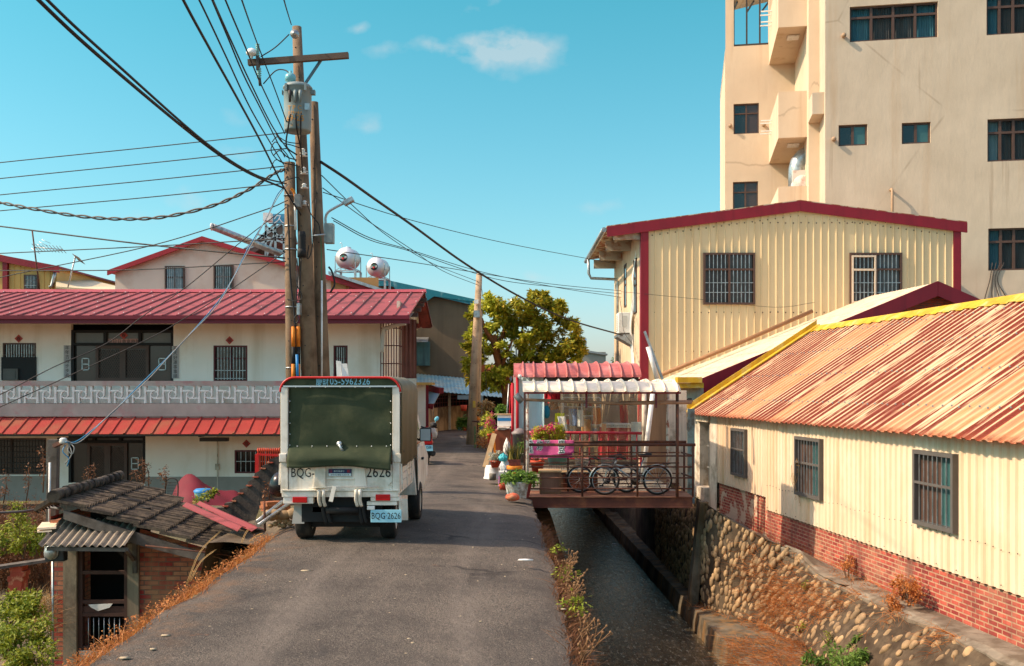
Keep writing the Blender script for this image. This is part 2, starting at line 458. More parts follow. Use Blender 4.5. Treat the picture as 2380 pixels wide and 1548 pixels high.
M_PINKW = mat('pink_beige_wall', (228,206,184), .9, .05, .7, c2=(214,184,158), cov=.35, s2=.8, bump=.15, bs=20)
M_PLASTER = mat('old_plaster', (216,204,184), .9, .1, 1.5, c2=(150,134,112), cov=.35, s2=2.2, streak=(120,104,86), scov=.35, bump=.3, bs=25)
M_GREY = mat('grey_metal', (128,130,128), .5, .1, 3, metal=.3)
M_GALV = mat('galvanised', (176,182,184), .4, .12, 8, metal=.7, c2=(140,140,136), cov=.4, s2=6)
M_STEEL = mat('stainless', (206,212,214), .5, .05, 3, metal=.75)
M_DARKM = mat('dark_metal', (58,52,48), .6, .15, 4)
M_BROWNF = mat('brown_frame', (84,62,52), .55, .12, 4)
M_RUST = mat('rusty_pipe', (84,54,44), .85, .2, 6, c2=(124,72,46), cov=.35, s2=9, streak=(64,40,32), scov=.4, bump=.4, bs=80)
M_RUSTW = mat('peeling_pipe', (206,196,182), .8, .12, 6, c2=(140,74,44), cov=.34, s2=7, sharp=.04, bump=.3, bs=60)
M_BLACK = mat('black_rubber', (26,25,25), .7, .1, 6)
M_TYRE = mat('tyre', (34,32,31), .85, .15, 8, c2=(70,62,54), cov=.3, s2=5)
M_POLEL = mat('pole_concrete_lit', (176,152,124), .92, .15, 3.0, c2=(140,116,92), cov=.35, s2=2.2, streak=(120,98,78), scov=.3, bump=.5, bs=45)  # copy of the pole concrete with sunlight put into its paler colour
M_CABLE = mat('cable_black', (30,28,30), .6, .05, 3)
M_WHITEP = mat('truck_white', (236,228,214), .4, .06, 2, c2=(196,184,162), cov=.3, s2=2.6, streak=(186,172,148), scov=.3, ss=7, spec=.45)
M_CANVAS = mat('green_canvas', (58,66,48), .8, .15, 3, c2=(76,80,58), cov=.35, s2=2.5, bump=.25, bs=14, spec=.15)
M_CANVAS2 = mat('side_canvas', (108,100,76), .6, .1, 3, bump=.15, bs=10)
M_REDP = mat('red_paint', (196,34,30), .4, .08, 3)
M_LAMPR = mat('red_lens', (190,16,22), .15, .05, 10, spec=.6)
M_PLATE = mat('plate_white', (150,206,222), .4, .02, 4)
M_INK = mat('black_ink', (24,22,24), .6, .05, 5)
M_INKW = mat('white_ink', (214,226,226), .6, .05, 5)
M_INKB = mat('pale_blue_ink', (140,196,214), .6, .1, 20)
M_INKO = mat('orange_ink', (206,140,40), .6, .1, 9)
M_INKR = mat('red_ink', (190,40,44), .6, .1, 9)
M_DARK = mat('interior_shade', (18,16,15), .9, .2, 2)  # near-black backing for openings; the shade of unlit rooms put into the colour
M_GLASSD = mat('dark_glass', (34,38,40), .06, .25, 1.3, spec=.7)
M_GLASSB = mat('brown_glass', (66,52,48), .1, .15, 1.3, spec=.6)
M_GLASS = glass_mat('window_glass', (.55,.68,.7,1), .18, (60,80,86), .03)
M_FILM = glass_mat('plastic_film', (.9,.9,.88,1), .12, (214,196,164), .12)
M_WOOD = mat('old_wood', (112,82,60), .85, .2, 5, c2=(72,52,40), cov=.4, s2=4, bump=.4, bs=30)
M_WOODL = mat('pale_wood', (196,164,122), .8, .12, 5, streak=(160,124,86), scov=.35, ss=12)
M_WOODG = mat('grey_wood', (100,92,84), .9, .2, 5, c2=(70,62,54), cov=.4, s2=4, bump=.4, bs=30)
M_BROWNB = mat('brown_board', (150,82,52), .7, .1, 3, c2=(120,62,42), cov=.3, s2=2)
M_TERRA = mat('terracotta', (196,74,44), .7, .1, 6, c2=(160,56,36), cov=.3, s2=5)
M_TILE = mat('mossy_tile', (98,86,72), .95, .2, 6, c2=(46,40,36), cov=.5, s2=5, island=.5, bump=.8, bs=60)
M_FIBRE = mat('grey_fibre_sheet', (146,134,116), .9, .15, 4, c2=(92,82,74), cov=.4, s2=3)
M_STONE = mat('cobble', (182,152,112), .85, .15, 6, c2=(126,104,80), cov=.35, s2=5, island=.75, bump=.3, bs=40)
M_RUBBLE = mat('rubble_mortar', (96,82,64), .95, .25, 3, c2=(62,50,36), cov=.45, s2=2.2, streak=(60,46,32), scov=.4, bump=.9, bs=22)
M_DRY = leafmat('dry_grass', [(120,66,30),(178,104,50),(206,140,78),(150,84,40)])
M_DRYB = leafmat('dry_weed', [(70,44,32),(104,66,42),(140,96,62),(90,56,38)])
M_STRAW = leafmat('straw', [(170,130,80),(206,170,112),(150,108,62)])
M_GREEN = leafmat('weed_leaf', [(66,84,20),(116,132,34),(160,162,50),(88,112,28)])
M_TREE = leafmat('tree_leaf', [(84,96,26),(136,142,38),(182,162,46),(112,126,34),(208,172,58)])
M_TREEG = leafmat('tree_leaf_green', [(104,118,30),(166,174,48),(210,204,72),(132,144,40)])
M_GARD = leafmat('pot_leaf', [(44,74,24),(86,120,44),(130,160,70),(60,92,30)])
M_SILVER = leafmat('silver_leaf', [(130,132,116),(176,176,156),(206,202,184)])
M_SNAKE = leafmat('snake_leaf', [(56,66,36),(96,92,44),(170,150,70)])
M_PINKF = leafmat('pink_flower', [(214,30,110),(236,70,150),(196,20,90)])
M_BARK = mat('orange_bark', (150,92,52), .95, .2, 5, c2=(96,62,40), cov=.45, s2=4, bump=.8, bs=30)
M_BARKG = mat('grey_bark', (132,110,88), .95, .2, 5, c2=(90,72,56), cov=.4, s2=4, bump=.6, bs=30)
M_BRICKR = brick_mat('red_brick', (142,50,46), (204,100,80), (190,156,124), stain=(108,70,60))
M_BRICKP = brick_mat('red_brick_flaking', (142,50,46), (204,100,80), (196,160,126), plaster=(206,184,158), pcov=.35)
M_BRICKO = brick_mat('old_brick', (164,54,48), (204,146,106), (120,100,82), bw=.21, bh=.068, ms=.009, stain=(176,132,92))
M_BRICKG = brick_mat('gable_brick', (170,56,34), (196,84,54), (110,84,66))
M_STUC = stucco('tower_stucco', (206,190,168), (190,174,152))
M_STUCY = stucco('tower_stucco_warm_lit', (216,196,170), (208,186,160))  # warmer stucco base, with bounced light also put into the colour
M_TEALT = mat('teal_trim', (30,120,134), .5, .1, 2, c2=(120,170,174), cov=.2, s2=2)
M_DARKWALL = mat('dark_render_wall', (104,92,74), .9, .1, 1, streak=(84,74,60), scov=.3, ss=2)  # dark brown-grey wall colour with darker vertical runs
M_BLUEROOF = mat('pale_blue_roof', (120,168,182), .6, .12, 1.0, c2=(176,186,176), cov=.4, s2=1.2)
M_BLUE = mat('blue_paint', (40,130,190), .5, .08, 3)
M_TEAL = mat('teal_plastic', (60,176,186), .5, .1, 4)
M_TARP = mat('pale_blue_tarp', (186,210,214), .6, .06, 2, streak=(156,184,190), scov=.35, ss=3)
M_MAGENTA = mat('magenta_cloth', (214,92,150), .8, .08, 4)
M_REDCL = mat('red_cloth', (176,24,40), .8, .1, 3)
M_REDTARP = mat('dark_red_tarp', (104,16,34), .75, .1, 2)
M_YELCL = mat('yellow_cloth', (214,206,40), .8, .08, 3)
M_PLASW = mat('white_plastic', (232,230,224), .5, .04, 3, c2=(196,190,180), cov=.25, s2=4)
M_ORANGE = mat('orange_paint', (226,130,30), .6, .08, 5, c2=(190,96,24), cov=.25, s2=4)
M_COPING = mat('coping_concrete', (138,128,112), .92, .18, 2.5, c2=(98,86,70), cov=.45, s2=2.2, bump=.5, bs=35)
M_CERAM = mat('teal_ceramic', (96,160,164), .3, .06, 4)
M_TRANSF = mat('transformer_grey', (132,146,146), .5, .08, 3, streak=(100,112,112), scov=.3)
M_BLACKW = mat('blackened_render', (82,74,68), .95, .25, 2.0, c2=(118,108,96), cov=.25, s2=6, streak=(26,24,23), scov=.5, bump=.7, bs=25)
M_CURT = mat('blue_curtain', (120,168,180), .85, .12, 2, streak=(80,120,134), scov=.45, ss=5)
M_CURTP = mat('pink_brown_curtain', (128,100,94), .85, .1, 2, streak=(96,72,68), scov=.45, ss=6)
M_CURTW = mat('white_curtain', (196,204,204), .85, .08, 2, streak=(150,160,164), scov=.4, ss=6)
# ---------------------------------------------------------------- camera, light, sky
sc = bpy.context.scene
cam = bpy.data.objects.new('camera', bpy.data.cameras.new('camera')); C.objects.link(cam)
cam.location = (0, 0, H); cam.rotation_euler = (R(90), 0, 0)
cam.data.sensor_width = 36; cam.data.lens = 36*F/2380; cam.data.shift_y = (CY-774)/2380; cam.data.clip_end = 5000; cam.data.clip_start = .1
sc.camera = cam
SUN_EL, SUN_AZ = R(40), Vector((-1, -.15, 0)).normalized()
sd = Vector((SUN_AZ.x*math.cos(SUN_EL), SUN_AZ.y*math.cos(SUN_EL), math.sin(SUN_EL)))
sl = bpy.data.lights.new('sun', 'SUN'); sl.energy = 3.5; sl.angle = R(.6); sl.color = (1, .79, .57)
so = bpy.data.objects.new('sun', sl); C.objects.link(so); so.rotation_euler = sd.to_track_quat('Z', 'Y').to_euler(); so.location = (-30, 0, 40)
w = bpy.data.worlds.new('World'); sc.world = w; w.use_nodes = True; t = w.node_tree; t.nodes.clear()
def wn(k, **kw):
    o = t.nodes.new(k)
    for a, b in kw.items(): setattr(o, a, b)
    return o
sky = wn('ShaderNodeTexSky', sky_type='NISHITA'); sky.sun_disc = False; sky.sun_elevation = SUN_EL
sky.sun_rotation = math.atan2(SUN_AZ.x, SUN_AZ.y); sky.air_density = 1.1; sky.dust_density = 1.3; sky.ozone_density = 2.0
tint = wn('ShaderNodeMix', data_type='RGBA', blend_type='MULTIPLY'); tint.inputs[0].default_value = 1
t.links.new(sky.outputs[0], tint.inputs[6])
tc = wn('ShaderNodeTexCoord'); sx = wn('ShaderNodeSeparateXYZ'); t.links.new(tc.outputs['Generated'], sx.inputs[0])
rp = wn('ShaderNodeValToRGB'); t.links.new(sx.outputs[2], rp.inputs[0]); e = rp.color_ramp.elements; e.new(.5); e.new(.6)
for i, (pos, col) in enumerate(((0, (.76,.72,.86)), (.14, (.50,.80,.75)), (.40, (.24,.86,.71)), (.60, (2.1,1.56,1.3)))): e[i].position = pos; e[i].color = col+(1,)  # top stop lies above the frame: bright and warm, added to lift ambient light
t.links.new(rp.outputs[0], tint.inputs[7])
def wm(op, a, b=0.0):
    o = wn('ShaderNodeMath', operation=op)
    for i, v in ((0, a), (1, b)):
        if hasattr(v, 'is_linked'): t.links.new(v, o.inputs[i])
        else: o.inputs[i].default_value = v
    return o.outputs[0]
mp = wn('ShaderNodeMapping'); mp.inputs['Scale'].default_value = (1, 1, 1.7); t.links.new(tc.outputs['Generated'], mp.inputs[0])
n1 = wn('ShaderNodeTexNoise'); n1.inputs['Scale'].default_value = 22; n1.inputs['Detail'].default_value = 8; n1.inputs['Roughness'].default_value = .55; t.links.new(mp.outputs[0], n1.inputs['Vector'])
n0 = wn('ShaderNodeTexNoise'); n0.inputs['Scale'].default_value = 13; n0.inputs['Detail'].default_value = 5; t.links.new(tc.outputs['Generated'], n0.inputs['Vector'])
sc3 = wn('ShaderNodeSeparateColor'); t.links.new(n0.outputs['Color'], sc3.inputs[0])
px = wm('ADD', wm('DIVIDE', sx.outputs[0], sx.outputs[1]), wm('MULTIPLY', wm('SUBTRACT', sc3.outputs[0], .5), .10))
pz_ = wm('ADD', wm('DIVIDE', sx.outputs[2], sx.outputs[1]), wm('MULTIPLY', wm('SUBTRACT', sc3.outputs[1], .5), .06))
mask = None                                                         # a few small clouds, each a noisy puff round its own direction
for x, y, rx, ry, k in ((1215,120,120,70,1),(1130,115,140,45,.9),(1020,112,90,38,.7),(900,122,80,30,.5),(1110,12,70,34,.75),(838,54,45,26,.6),(812,282,50,36,.6),(600,345,110,40,.45),(470,468,150,44,.55),(290,500,110,34,.4),(1420,480,180,36,.35),(1250,632,80,24,.4),(560,265,60,30,.35)):
    dx = wm('MULTIPLY', wm('SUBTRACT', px, (x-CX)/F), F/rx); dz = wm('MULTIPLY', wm('SUBTRACT', pz_, (CY-y)/F), F/ry)
    q = wm('MULTIPLY', wm('MAXIMUM', wm('SUBTRACT', 1.0, wm('SQRT', wm('ADD', wm('MULTIPLY', dx, dx), wm('MULTIPLY', dz, dz)))), 0.0), k)
    mask = q if mask is None else wm('ADD', mask, q)
mask = wm('MULTIPLY', mask, wm('GREATER_THAN', sx.outputs[1], .1))
mr = wn('ShaderNodeMapRange'); mr.inputs[1].default_value = .16; mr.inputs[2].default_value = 1.0; mr.inputs[4].default_value = .55
t.links.new(wm('MULTIPLY', mask, wm('ADD', wm('MULTIPLY', n1.outputs['Fac'], 4.2), -1.25)), mr.inputs[0])
cl = wn('ShaderNodeMix', data_type='RGBA'); cl.inputs[7].default_value = (2.9, 3.1, 3.15, 1)
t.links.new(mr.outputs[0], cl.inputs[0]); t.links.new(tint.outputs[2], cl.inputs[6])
bg = wn('ShaderNodeBackground'); bg.inputs[1].default_value = .15; wo = wn('ShaderNodeOutputWorld')
t.links.new(cl.outputs[2], bg.inputs[0]); t.links.new(bg.outputs[0], wo.inputs[0])
sc.view_settings.view_transform = 'Standard'; sc.view_settings.look = 'None'; sc.view_settings.exposure = .7; sc.view_settings.gamma = 1; sc.view_settings.use_curve_mapping = False
sc.cycles.max_bounces = 6; sc.cycles.transparent_max_bounces = 12; sc.cycles.use_denoising = True
sc.cycles.caustics_reflective = False; sc.cycles.caustics_refractive = False

# ---------------------------------------------------------------- ground, road, canal
def lerp(x, tab):
    if x <= tab[0][0]: return tab[0][1]
    for (a, p), (b, q) in zip(tab, tab[1:]):
        if x <= b: return p+(q-p)*(x-a)/(b-a)
    return tab[-1][1]
def zr(Y): return lerp(Y, [(15.5, 0), (21, -.2)])
def xfall(X): return .10*max(0,(X+1.6)/2.0)**1.5 if X > -1.6 else 0
def xl(Y): return lerp(Y, [(0,-2.95),(12,-3.05),(15,-3.35),(20,-3.6),(26,-4.0),(36,-4.4),(46,-5.5),(60,-8)])
def xr(Y): return lerp(Y, [(0,.48),(12,.46),(19.6,.36),(22,.2),(24,.3)])
def xwat(Y): return 3.76-.022*(Y-17.8)
def xfoot(Y): return lerp(Y, [(8,6.0),(13,5.6),(17.85,4.98),(19.2,4.62),(19.9,4.3),(20.5,3.98),(26,3.92),(40,3.7)])
def xwall(Y): return 6.6-.0994*(Y-15.4)
def xtop(Y): return lerp(Y, [(8,6.85),(13,6.38),(15.3,6.15),(18.2,5.78),(19.2,5.5),(19.8,4.7),(20.3,4.08),(24,4.0),(30,4.0)])
def ztop(Y): return lerp(Y, [(8,-1.60),(18.4,-1.58),(19.6,-1.05),(20.3,-.5),(24,-.42),(30,-.4)])
Ys = [-40,-10,0,4,8,10,12,13.5,14.5,15.5,16.5,17.5,18.3,19,19.6,20.2,21,22,24,26.6,30,36,45,60,120,600]
vs = []; 
for Y in Ys:
    s = lerp(Y, [(13.5,.12),(15.5,.55),(17.5,.6),(18.6,1.6)])
    z = zr(Y); a = xl(Y)-s; tp = xtop(Y); zt = ztop(Y)
    vs += [(-600,Y,-2.25),(-30,Y,-2.2),(-10,Y,-2.16),(a-.75,Y,-2.14),(a-.3,Y,-1.0),(a,Y,-.14+z),(xl(Y)+.1,Y,z-.06),(-1.6,Y,z-.07),(xr(Y)-.1,Y,z-.2),(xr(Y)-.05,Y,-3.0),(1.47,Y,-3.0),(1.49,Y,-3.5),
           (xwat(Y)-.02,Y,-3.5),(xwat(Y)+.1,Y,-2.8),(xfoot(Y)+.05,Y,-2.78),(tp,Y,zt-.12),(max(tp+.4,xwall(Y)-.3),Y,-1.75),(xwall(Y)+14,Y,-1.5),(600,Y,-1.8)]
n = 19
mb = MB(); mb.add(vs, [(i*n+j, i*n+j+1, (i+1)*n+j+1, (i+1)*n+j) for i in range(len(Ys)-1) for j in range(n-1)])
tag(mb.build('ground', M_SOIL), kind='structure')

mb = MB(); NX, yy = 26, [-8+.2*k for k in range(140)]+[20+.8*k for k in range(52)]
vs = []
for Y in yy:
    jl = .10*noise.noise(Vector((0, Y*1.1, 3)))+.05*noise.noise(Vector((0, Y*5, 1))); jr = .07*noise.noise(Vector((5, Y*.9, 3)))+.06*noise.noise(Vector((9, Y*5.5, 1)))
    a, b = xl(Y)+jl, xr(Y)+jr
    if Y > 22: b = lerp(Y, [(22, .4), (26, 2.0), (60, 6)])
    for k in range(NX+1):
        X = a+(b-a)*k/NX; e = min(k, NX-k)
        vs.append((X, Y, zr(Y)-xfall(X)+.018*noise.noise(Vector((X*.8, Y*.8, 0)))+.006*noise.noise(Vector((X*4, Y*4, 0)))-(.045 if e == 0 else .01 if e == 1 else 0)))
m = NX+1
mb.add(vs, [(i*m+k, i*m+k+1, (i+1)*m+k+1, (i+1)*m+k) for i in range(len(yy)-1) for k in range(NX)], True)
vs2 = []
for i in range(len(yy)):                                            # broken edge of the slab
    for k, sx in ((0, -.04), (NX, .04)):
        p = vs[i*m+k]; vs2 += [p, (p[0]+sx*.5, p[1], p[2]-.16)]
mb.add(vs2, [(4*i, 4*i+1, 4*i+5, 4*i+4) for i in range(len(yy)-1)]+[(4*i+3, 4*i+2, 4*i+6, 4*i+7) for i in range(len(yy)-1)])
tag(mb.build('road', M_ASPH), kind='structure')
mb = MB()
for k in range(70):                                                # loose grit and pale chips
    Y = rnd.uniform(6.8, 16); X = rnd.uniform(-2.9, .3); s = rnd.uniform(.003, .010)
    mb.rock((X, Y, zr(Y)+s*.3), (s*rnd.uniform(1, 2), s, s*.5), k, 1)
for x, y, s in ((712,1327,.045),(960,1495,.012),(1310,1417,.018),(385,1478,.028),(290,1530,.03),(356,1510,.02)):
    p = G(x, y); mb.rock((p.x, p.y, .005), (s*1.6, s, .006), x, 1)
tag(mb.build('gravel', mat('pale_chips', (190,170,140), .9, .2, 5, island=.5)), kind='stuff')

mb = MB(); vs = []
yw = [-10+1.0*k for k in range(60)]
for Y in yw: vs += [(1.48, Y, -3.0), ((1.48+xwat(Y))/2, Y, -3.0), (xwat(Y)+.02, Y, -3.0)]
mb.add(vs, [(3*i+k, 3*i+k+1, 3*i+k+4, 3*i+k+3) for i in range(len(yw)-1) for k in (0, 1)], True)
tag(mb.build('water', M_WATER), kind='structure')
# left canal wall and ledge, one concrete piece
mb = MB(); yb = [-8+1.0*k for k in range(48)]; vs = []
for Y in yb:
    a = min(xr(Y), .46)
    q = .03*noise.noise(Vector((2, Y*1.3, 7)))
    vs += [(a-.12, Y, zr(Y)-.17), (a+.02+q, Y, zr(Y)-.21), (a+.05+q, Y, -2.84), (1.48+q*.5, Y, -2.86), (1.50, Y, -3.4)]
mb.add(vs, [(5*i+k, 5*i+k+1, 5*i+k+6, 5*i+k+5) for i in range(len(yb)-1) for k in range(4)])
tag(mb.build('canal_bank', M_DARKCONC), kind='structure')

# right bank: ledge, cobbled slope, coping
RW = thing('retaining_wall', 'cobbled canal retaining wall with concrete coping and ledge below the brick-based cream building', 'wall', (4.5, 16, -2.5))
mb = MB(); yb = [6+.5*k for k in range(62)]; vs = []
for Y in yb:
    q = .02*noise.noise(Vector((2, Y*1.7, 1)))
    vs += [(xwat(Y)-.03+q, Y, -3.4), (xwat(Y)+q, Y, -2.86), (xwat(Y)+.04+q, Y, -2.62+q), (xfoot(Y)+.15, Y, -2.58+q*2)]
mb.add(vs, [(4*i+k, 4*i+k+1, 4*i+k+5, 4*i+k+4) for i in range(len(yb)-1) for k in range(3)])
mb.build('ledge', M_DARKCONC, RW)
mb = MB(); vs = []; NK = 10
def slope(Y, k):
    a = Vector((xfoot(Y), Y, -2.6)); b = Vector((xtop(Y), Y, ztop(Y)-.02)); return a.lerp(b, k)+Vector((-.07*math.sin(math.pi*k), 0, .10*math.sin(math.pi*k)))
yb2 = [6+.25*k for k in range(52)]+[19+.06*k for k in range(26)]+[20.6+.25*k for k in range(42)]
for Y in yb2:
    for k in range(NK+1):
        p = slope(Y, k/NK); e = .05*noise.noise(Vector((p.x*2.5, Y*2.5, p.z*3)))
        vs.append((p.x-e*.5, Y, p.z+e))
mb.add(vs, [(i*(NK+1)+k, i*(NK+1)+k+1, (i+1)*(NK+1)+k+1, (i+1)*(NK+1)+k) for i in range(len(yb2)-1) for k in range(NK)], True)
face = mb.build('cobble_face', M_RUBBLE, RW)
mb = MB(); rg = random.Random(3); i = 0; Y = 7.0
while Y < 27:
    dens = lerp(Y, [(12,.23),(17,.175),(19,.13)])
    L = (slope(Y, 1)-slope(Y, 0)).length; nk = max(3, int(L/(dens*.85)))
    for k in range(nk):
        if rg.random() < (.42 if Y < 17 else .10): continue
        kk = (k+rg.uniform(.2,.8))/nk; y2 = Y+rg.uniform(-.1,.1); p = slope(y2, min(kk,.97)); sa = math.atan2(xtop(y2)-xfoot(y2), ztop(y2)+2.6)
        s = rg.uniform(.045,.1)*lerp(Y,[(12,1.1),(19,1.0)])
        ax = rg.uniform(-.5,.5)
        mb.rock(p+Vector((.012,0,-.01)), (s*.55, s*rg.uniform(.55,.95), s*rg.uniform(.9,1.35)), i, 2, Matrix.Rotation(sa, 4, 'Y') @ Matrix.Rotation(ax, 4, 'X')); i += 1
    sl2 = abs(xtop(Y+.05)-xtop(Y-.05))/.1; Y += dens*1.05/math.sqrt(1+sl2*sl2)
o = mb.build('cobble', M_STONE, RW); o['kind'] = 'stuff'
mb = MB(); vs = []
for Y in yb2:
    if Y > 19.4: break
    a = xtop(Y); q = .04*noise.noise(Vector((4, Y*2.2, 1)))
    b = max(a+.3, xwall(Y)+.02); zb = -1.565
    vs += [(a-.06+q, Y, ztop(Y)-.14), (a-.07+q, Y, ztop(Y)-.02+q*.3), (a+.05+q, Y, ztop(Y)+.03+q*.3), (b, Y, zb)]
mb.add(vs, [(4*i+k, 4*i+k+1, 4*i+k+5, 4*i+k+4) for i in range(len(vs)//4-1) for k in range(3)])
mb.build('coping', M_COPING, RW)
mb = MB()                                                           # earth and rubble top where the bank meets the bridge
vs = []
yb3 = [17.5+.25*k for k in range(48)]
for Y in yb3:
    a = xtop(Y); b = xwall(Y)
    for k in range(7):
        X = a-.05+(b-a+.1)*k/6; z = ztop(Y)+(lerp(Y, [(17.5,-1.56),(22.5,-1.56),(26.6,-1.40)])-ztop(Y))*min(1,(k/4.5)**.7)
        vs.append((X, Y, z+.02+.05*noise.noise(Vector((X*2, Y*2, 5)))))
mb.add(vs, [(i*7+k, i*7+k+1, (i+1)*7+k+1, (i+1)*7+k) for i in range(len(yb3)-1) for k in range(6)], True)
mb.build('bank_top', M_COPING, RW)
mb = MB(); mb.prism([(3.68,20.75,-2.7),(3.86,20.75,-2.7),(4.1,20.75,-.45),(3.92,20.75,-.45)], (0,.3,0)); mb.build('buttress', M_DARKCONC, RW)

# ---------------------------------------------------------------- long rusty-roofed building on the right
LB = frame((5.49, 26.6, 0), math.atan2(-.9951, .0989))
LBT = thing('corrugated_building', 'long low cream corrugated building with rusted ribbed roof and red brick base beside the canal', 'building', (5.49, 26.6, -1.6), math.atan2(-.9951, .0989))
LEN = 18.5
us = onplane(LB, 1780, 1170)[0]
holes = []
wins = []
for (x0, y0, x1, y1) in ((1707,1100,1738,1001), (1857,1145,1914,1024), (2136,1212,2226,1060)):
    a, c = onplane(LB, x0, y0); b, d = onplane(LB, x1, y1); wins.append((a, c, b, d))
mb = MB(LB)
cuts = [0.0]+[k for w_ in wins for k in (w_[0], w_[2])]+[us, LEN]
cuts = sorted(cuts)
Mw = basis((0,0,0), (1,0,0), (0,0,1), (0,-1,0))
for a, b in zip(cuts, cuts[1:]):
    zb = -.58 if b <= us+1e-6 else -.86
    hole = [w_ for w_ in wins if w_[0]-1e-6 <= a and b <= w_[2]+1e-6]
    if hole:
        sheet(mb, Mw, a, b, zb, hole[0][1], .19, TRAP); sheet(mb, Mw, a, b, hole[0][3], 1.34, .19, TRAP)
    else: sheet(mb, Mw, a, b, zb, 1.34, .19, TRAP)
mb.build('sheet_wall', M_CREAM, LBT)
mb = MB(LB); mb.quad((0,.05,-1.75),(us,.05,-1.75),(us,.05,-.5),(0,.05,-.5)); mb.quad((0,.6,-1.75),(0,.05,-1.75),(0,.05,1.34),(0,.6,1.34)); mb.build('flaking_brick_base', M_BRICKP, LBT)
mb = MB(LB); mb.quad((us,.03,-1.75),(LEN,.03,-1.75),(LEN,.03,-.8),(us,.03,-.8)); mb.build('brick_base', M_BRICKR, LBT)
mb = MB(LB)
for k in range(70):
    u = us+.15+k*.19; mb.lathe([(0,.012),(.008,.009),(.012,0)], 6, basis((u,-.024,-.30+.02*math.sin(k)),(1,0,0),(0,0,1),(0,-1,0)))
    if k % 3 == 0: mb.lathe([(0,.012),(.008,.009),(.012,0)], 6, basis((u,-.024,-.80),(1,0,0),(0,0,1),(0,-1,0)))
tag(mb.build('screw_row', M_DARKM, LBT), kind='stuff')
for i, (a, c, b, d) in enumerate(wins):
    mb = MB(LB); w_ = .034
    for (p, q) in (((a-.03,c-.03),(b+.03,c+w_)),((a-.03,d-w_),(b+.03,d+.03)),((a-.03,c+w_),(a+w_,d-w_)),((b-w_,c+w_),(b+.03,d-w_))):
        mb.box((p[0],-.10,p[1]), (q[0],.02,q[1]))
    mb.box((a+w_,-.098,(c+d)/2+.06),(b-w_,-.07,(c+d)/2+.10))
    wf = mb.build('window', mat('window_frame_grey', (92,88,84), .55, .12, 4), LBT)
    mb = MB(LB); nb = 8
    for k in range(1, nb): u = a+w_+(b-a-2*w_)*k/nb; mb.box((u-.008,-.09,c+w_), (u+.008,-.075,d-w_))
    mb.build('grille', M_GALV, wf)
    m = a+(b-a)*.56
    mb = MB(LB); mb.quad((a,.02,c),(m,.02,c),(m,.02,d),(a,.02,d)); mb.build('sash', M_BROWNF, wf)
    mb = MB(LB); mb.quad((m,.02,c),(b,.02,c),(b,.02,d),(m,.02,d)); mb.build('pane', mat('teal_glass', (60,96,96), .08, .15, 1.5, spec=.7), wf)
# roof
ev, rv = Vector((0,-.27,1.20)), Vector((0,3.6,3.68)); SL = (rv-ev).length
Mr = basis(ev, (1,0,0), rv-ev)
mb = MB(LB); rgf = lambda u: -.02+.03*noise.noise(Vector((math.floor(u/.78)*7.1, 0, 0)))
sheet(mb, Mr, -2.0, LEN, rgf, SL, .26, [(0,0),(.34,0),(.44,.03),(.80,.03),(.90,0)], 3)
roof = mb.build('roof', M_ROOF, LBT, solid=.006)
mb = MB(LB)
for v in (.75, 1.9, 3.05, 4.1):
    for k in range(78):
        u = -1.9+k*.26+.16
        mb.lathe([(0,.03),(.012,.026),(.016,0)], 6, Mr @ Matrix.Translation((u, v+.02*math.sin(k*2.1), .03)))
tag(mb.build('roof_screws', M_GREY, roof), kind='stuff')
mb = MB(LB)
Mb = basis(rv, (1,0,0), (0,3.9,-2.5)); sheet(mb, Mb, -2.0, LEN, 0, 5, .26, [(0,0),(.34,0),(.44,.03),(.80,.03),(.90,0)])
mb.build('back_roof', M_CREAM, LBT)
mb = MB(LB); nr = 78                                                # ridge cap with a scalloped lower edge
for k in range(nr):
    u = -2.0+k*.263; v2 = -.30+(.05 if k % 2 else 0)
    pts = [Mr @ Vector((u, SL+v2, .05)), Mr @ Vector((u+.263, SL+v2, .05)), Mr @ Vector((u+.263, SL+.01, .075)), Mr @ Vector((u, SL+.01, .075))]
    mb.quad(*pts); q = [Mr @ Vector((u, SL+.01, .075)), Mr @ Vector((u+.263, SL+.01, .075))]
    mb.quad(q[0], q[1], q[1]+Vector((0,.3,-.17)), q[0]+Vector((0,.3,-.17)))
mb.build('ridge_cap', M_YELLOW, LBT, solid=.004)
mb = MB(LB)
a, b = Vector((-2.03,-.36,1.15)), Vector((-2.03,3.6,3.70))
mb.prism([a+Vector((0,0,-.10)), b+Vector((0,0,-.1)), b+Vector((0,0,.22)), a+Vector((0,0,.24))], (-.04,0,0))
mb.prism([a+Vector((0,0,.05)), b+Vector((0,0,.05)), b+Vector((0,0,.09)), a+Vector((0,0,.09))], (.22,0,0))
mb.build('verge_flashing', M_YELLOW, LBT)
mb = MB(LB)                                                         # gable end, end wall and back wall
mb.prism([(-.02,.3,-1.7),(-.02,7,-1.7),(-.02,7,1.5),(-.02,3.6,3.6),(-.02,.3,1.4)], (.02,0,0)); mb.box((0,7,-1.7),(LEN,7.1,1.6)); mb.prism([(LEN,.1,-1.7),(LEN,7,-1.7),(LEN,7,1.5),(LEN,3.6,3.6),(LEN,.1,1.3)], (.05,0,0))
mb.build('end_wall', M_PLASTER, LBT)
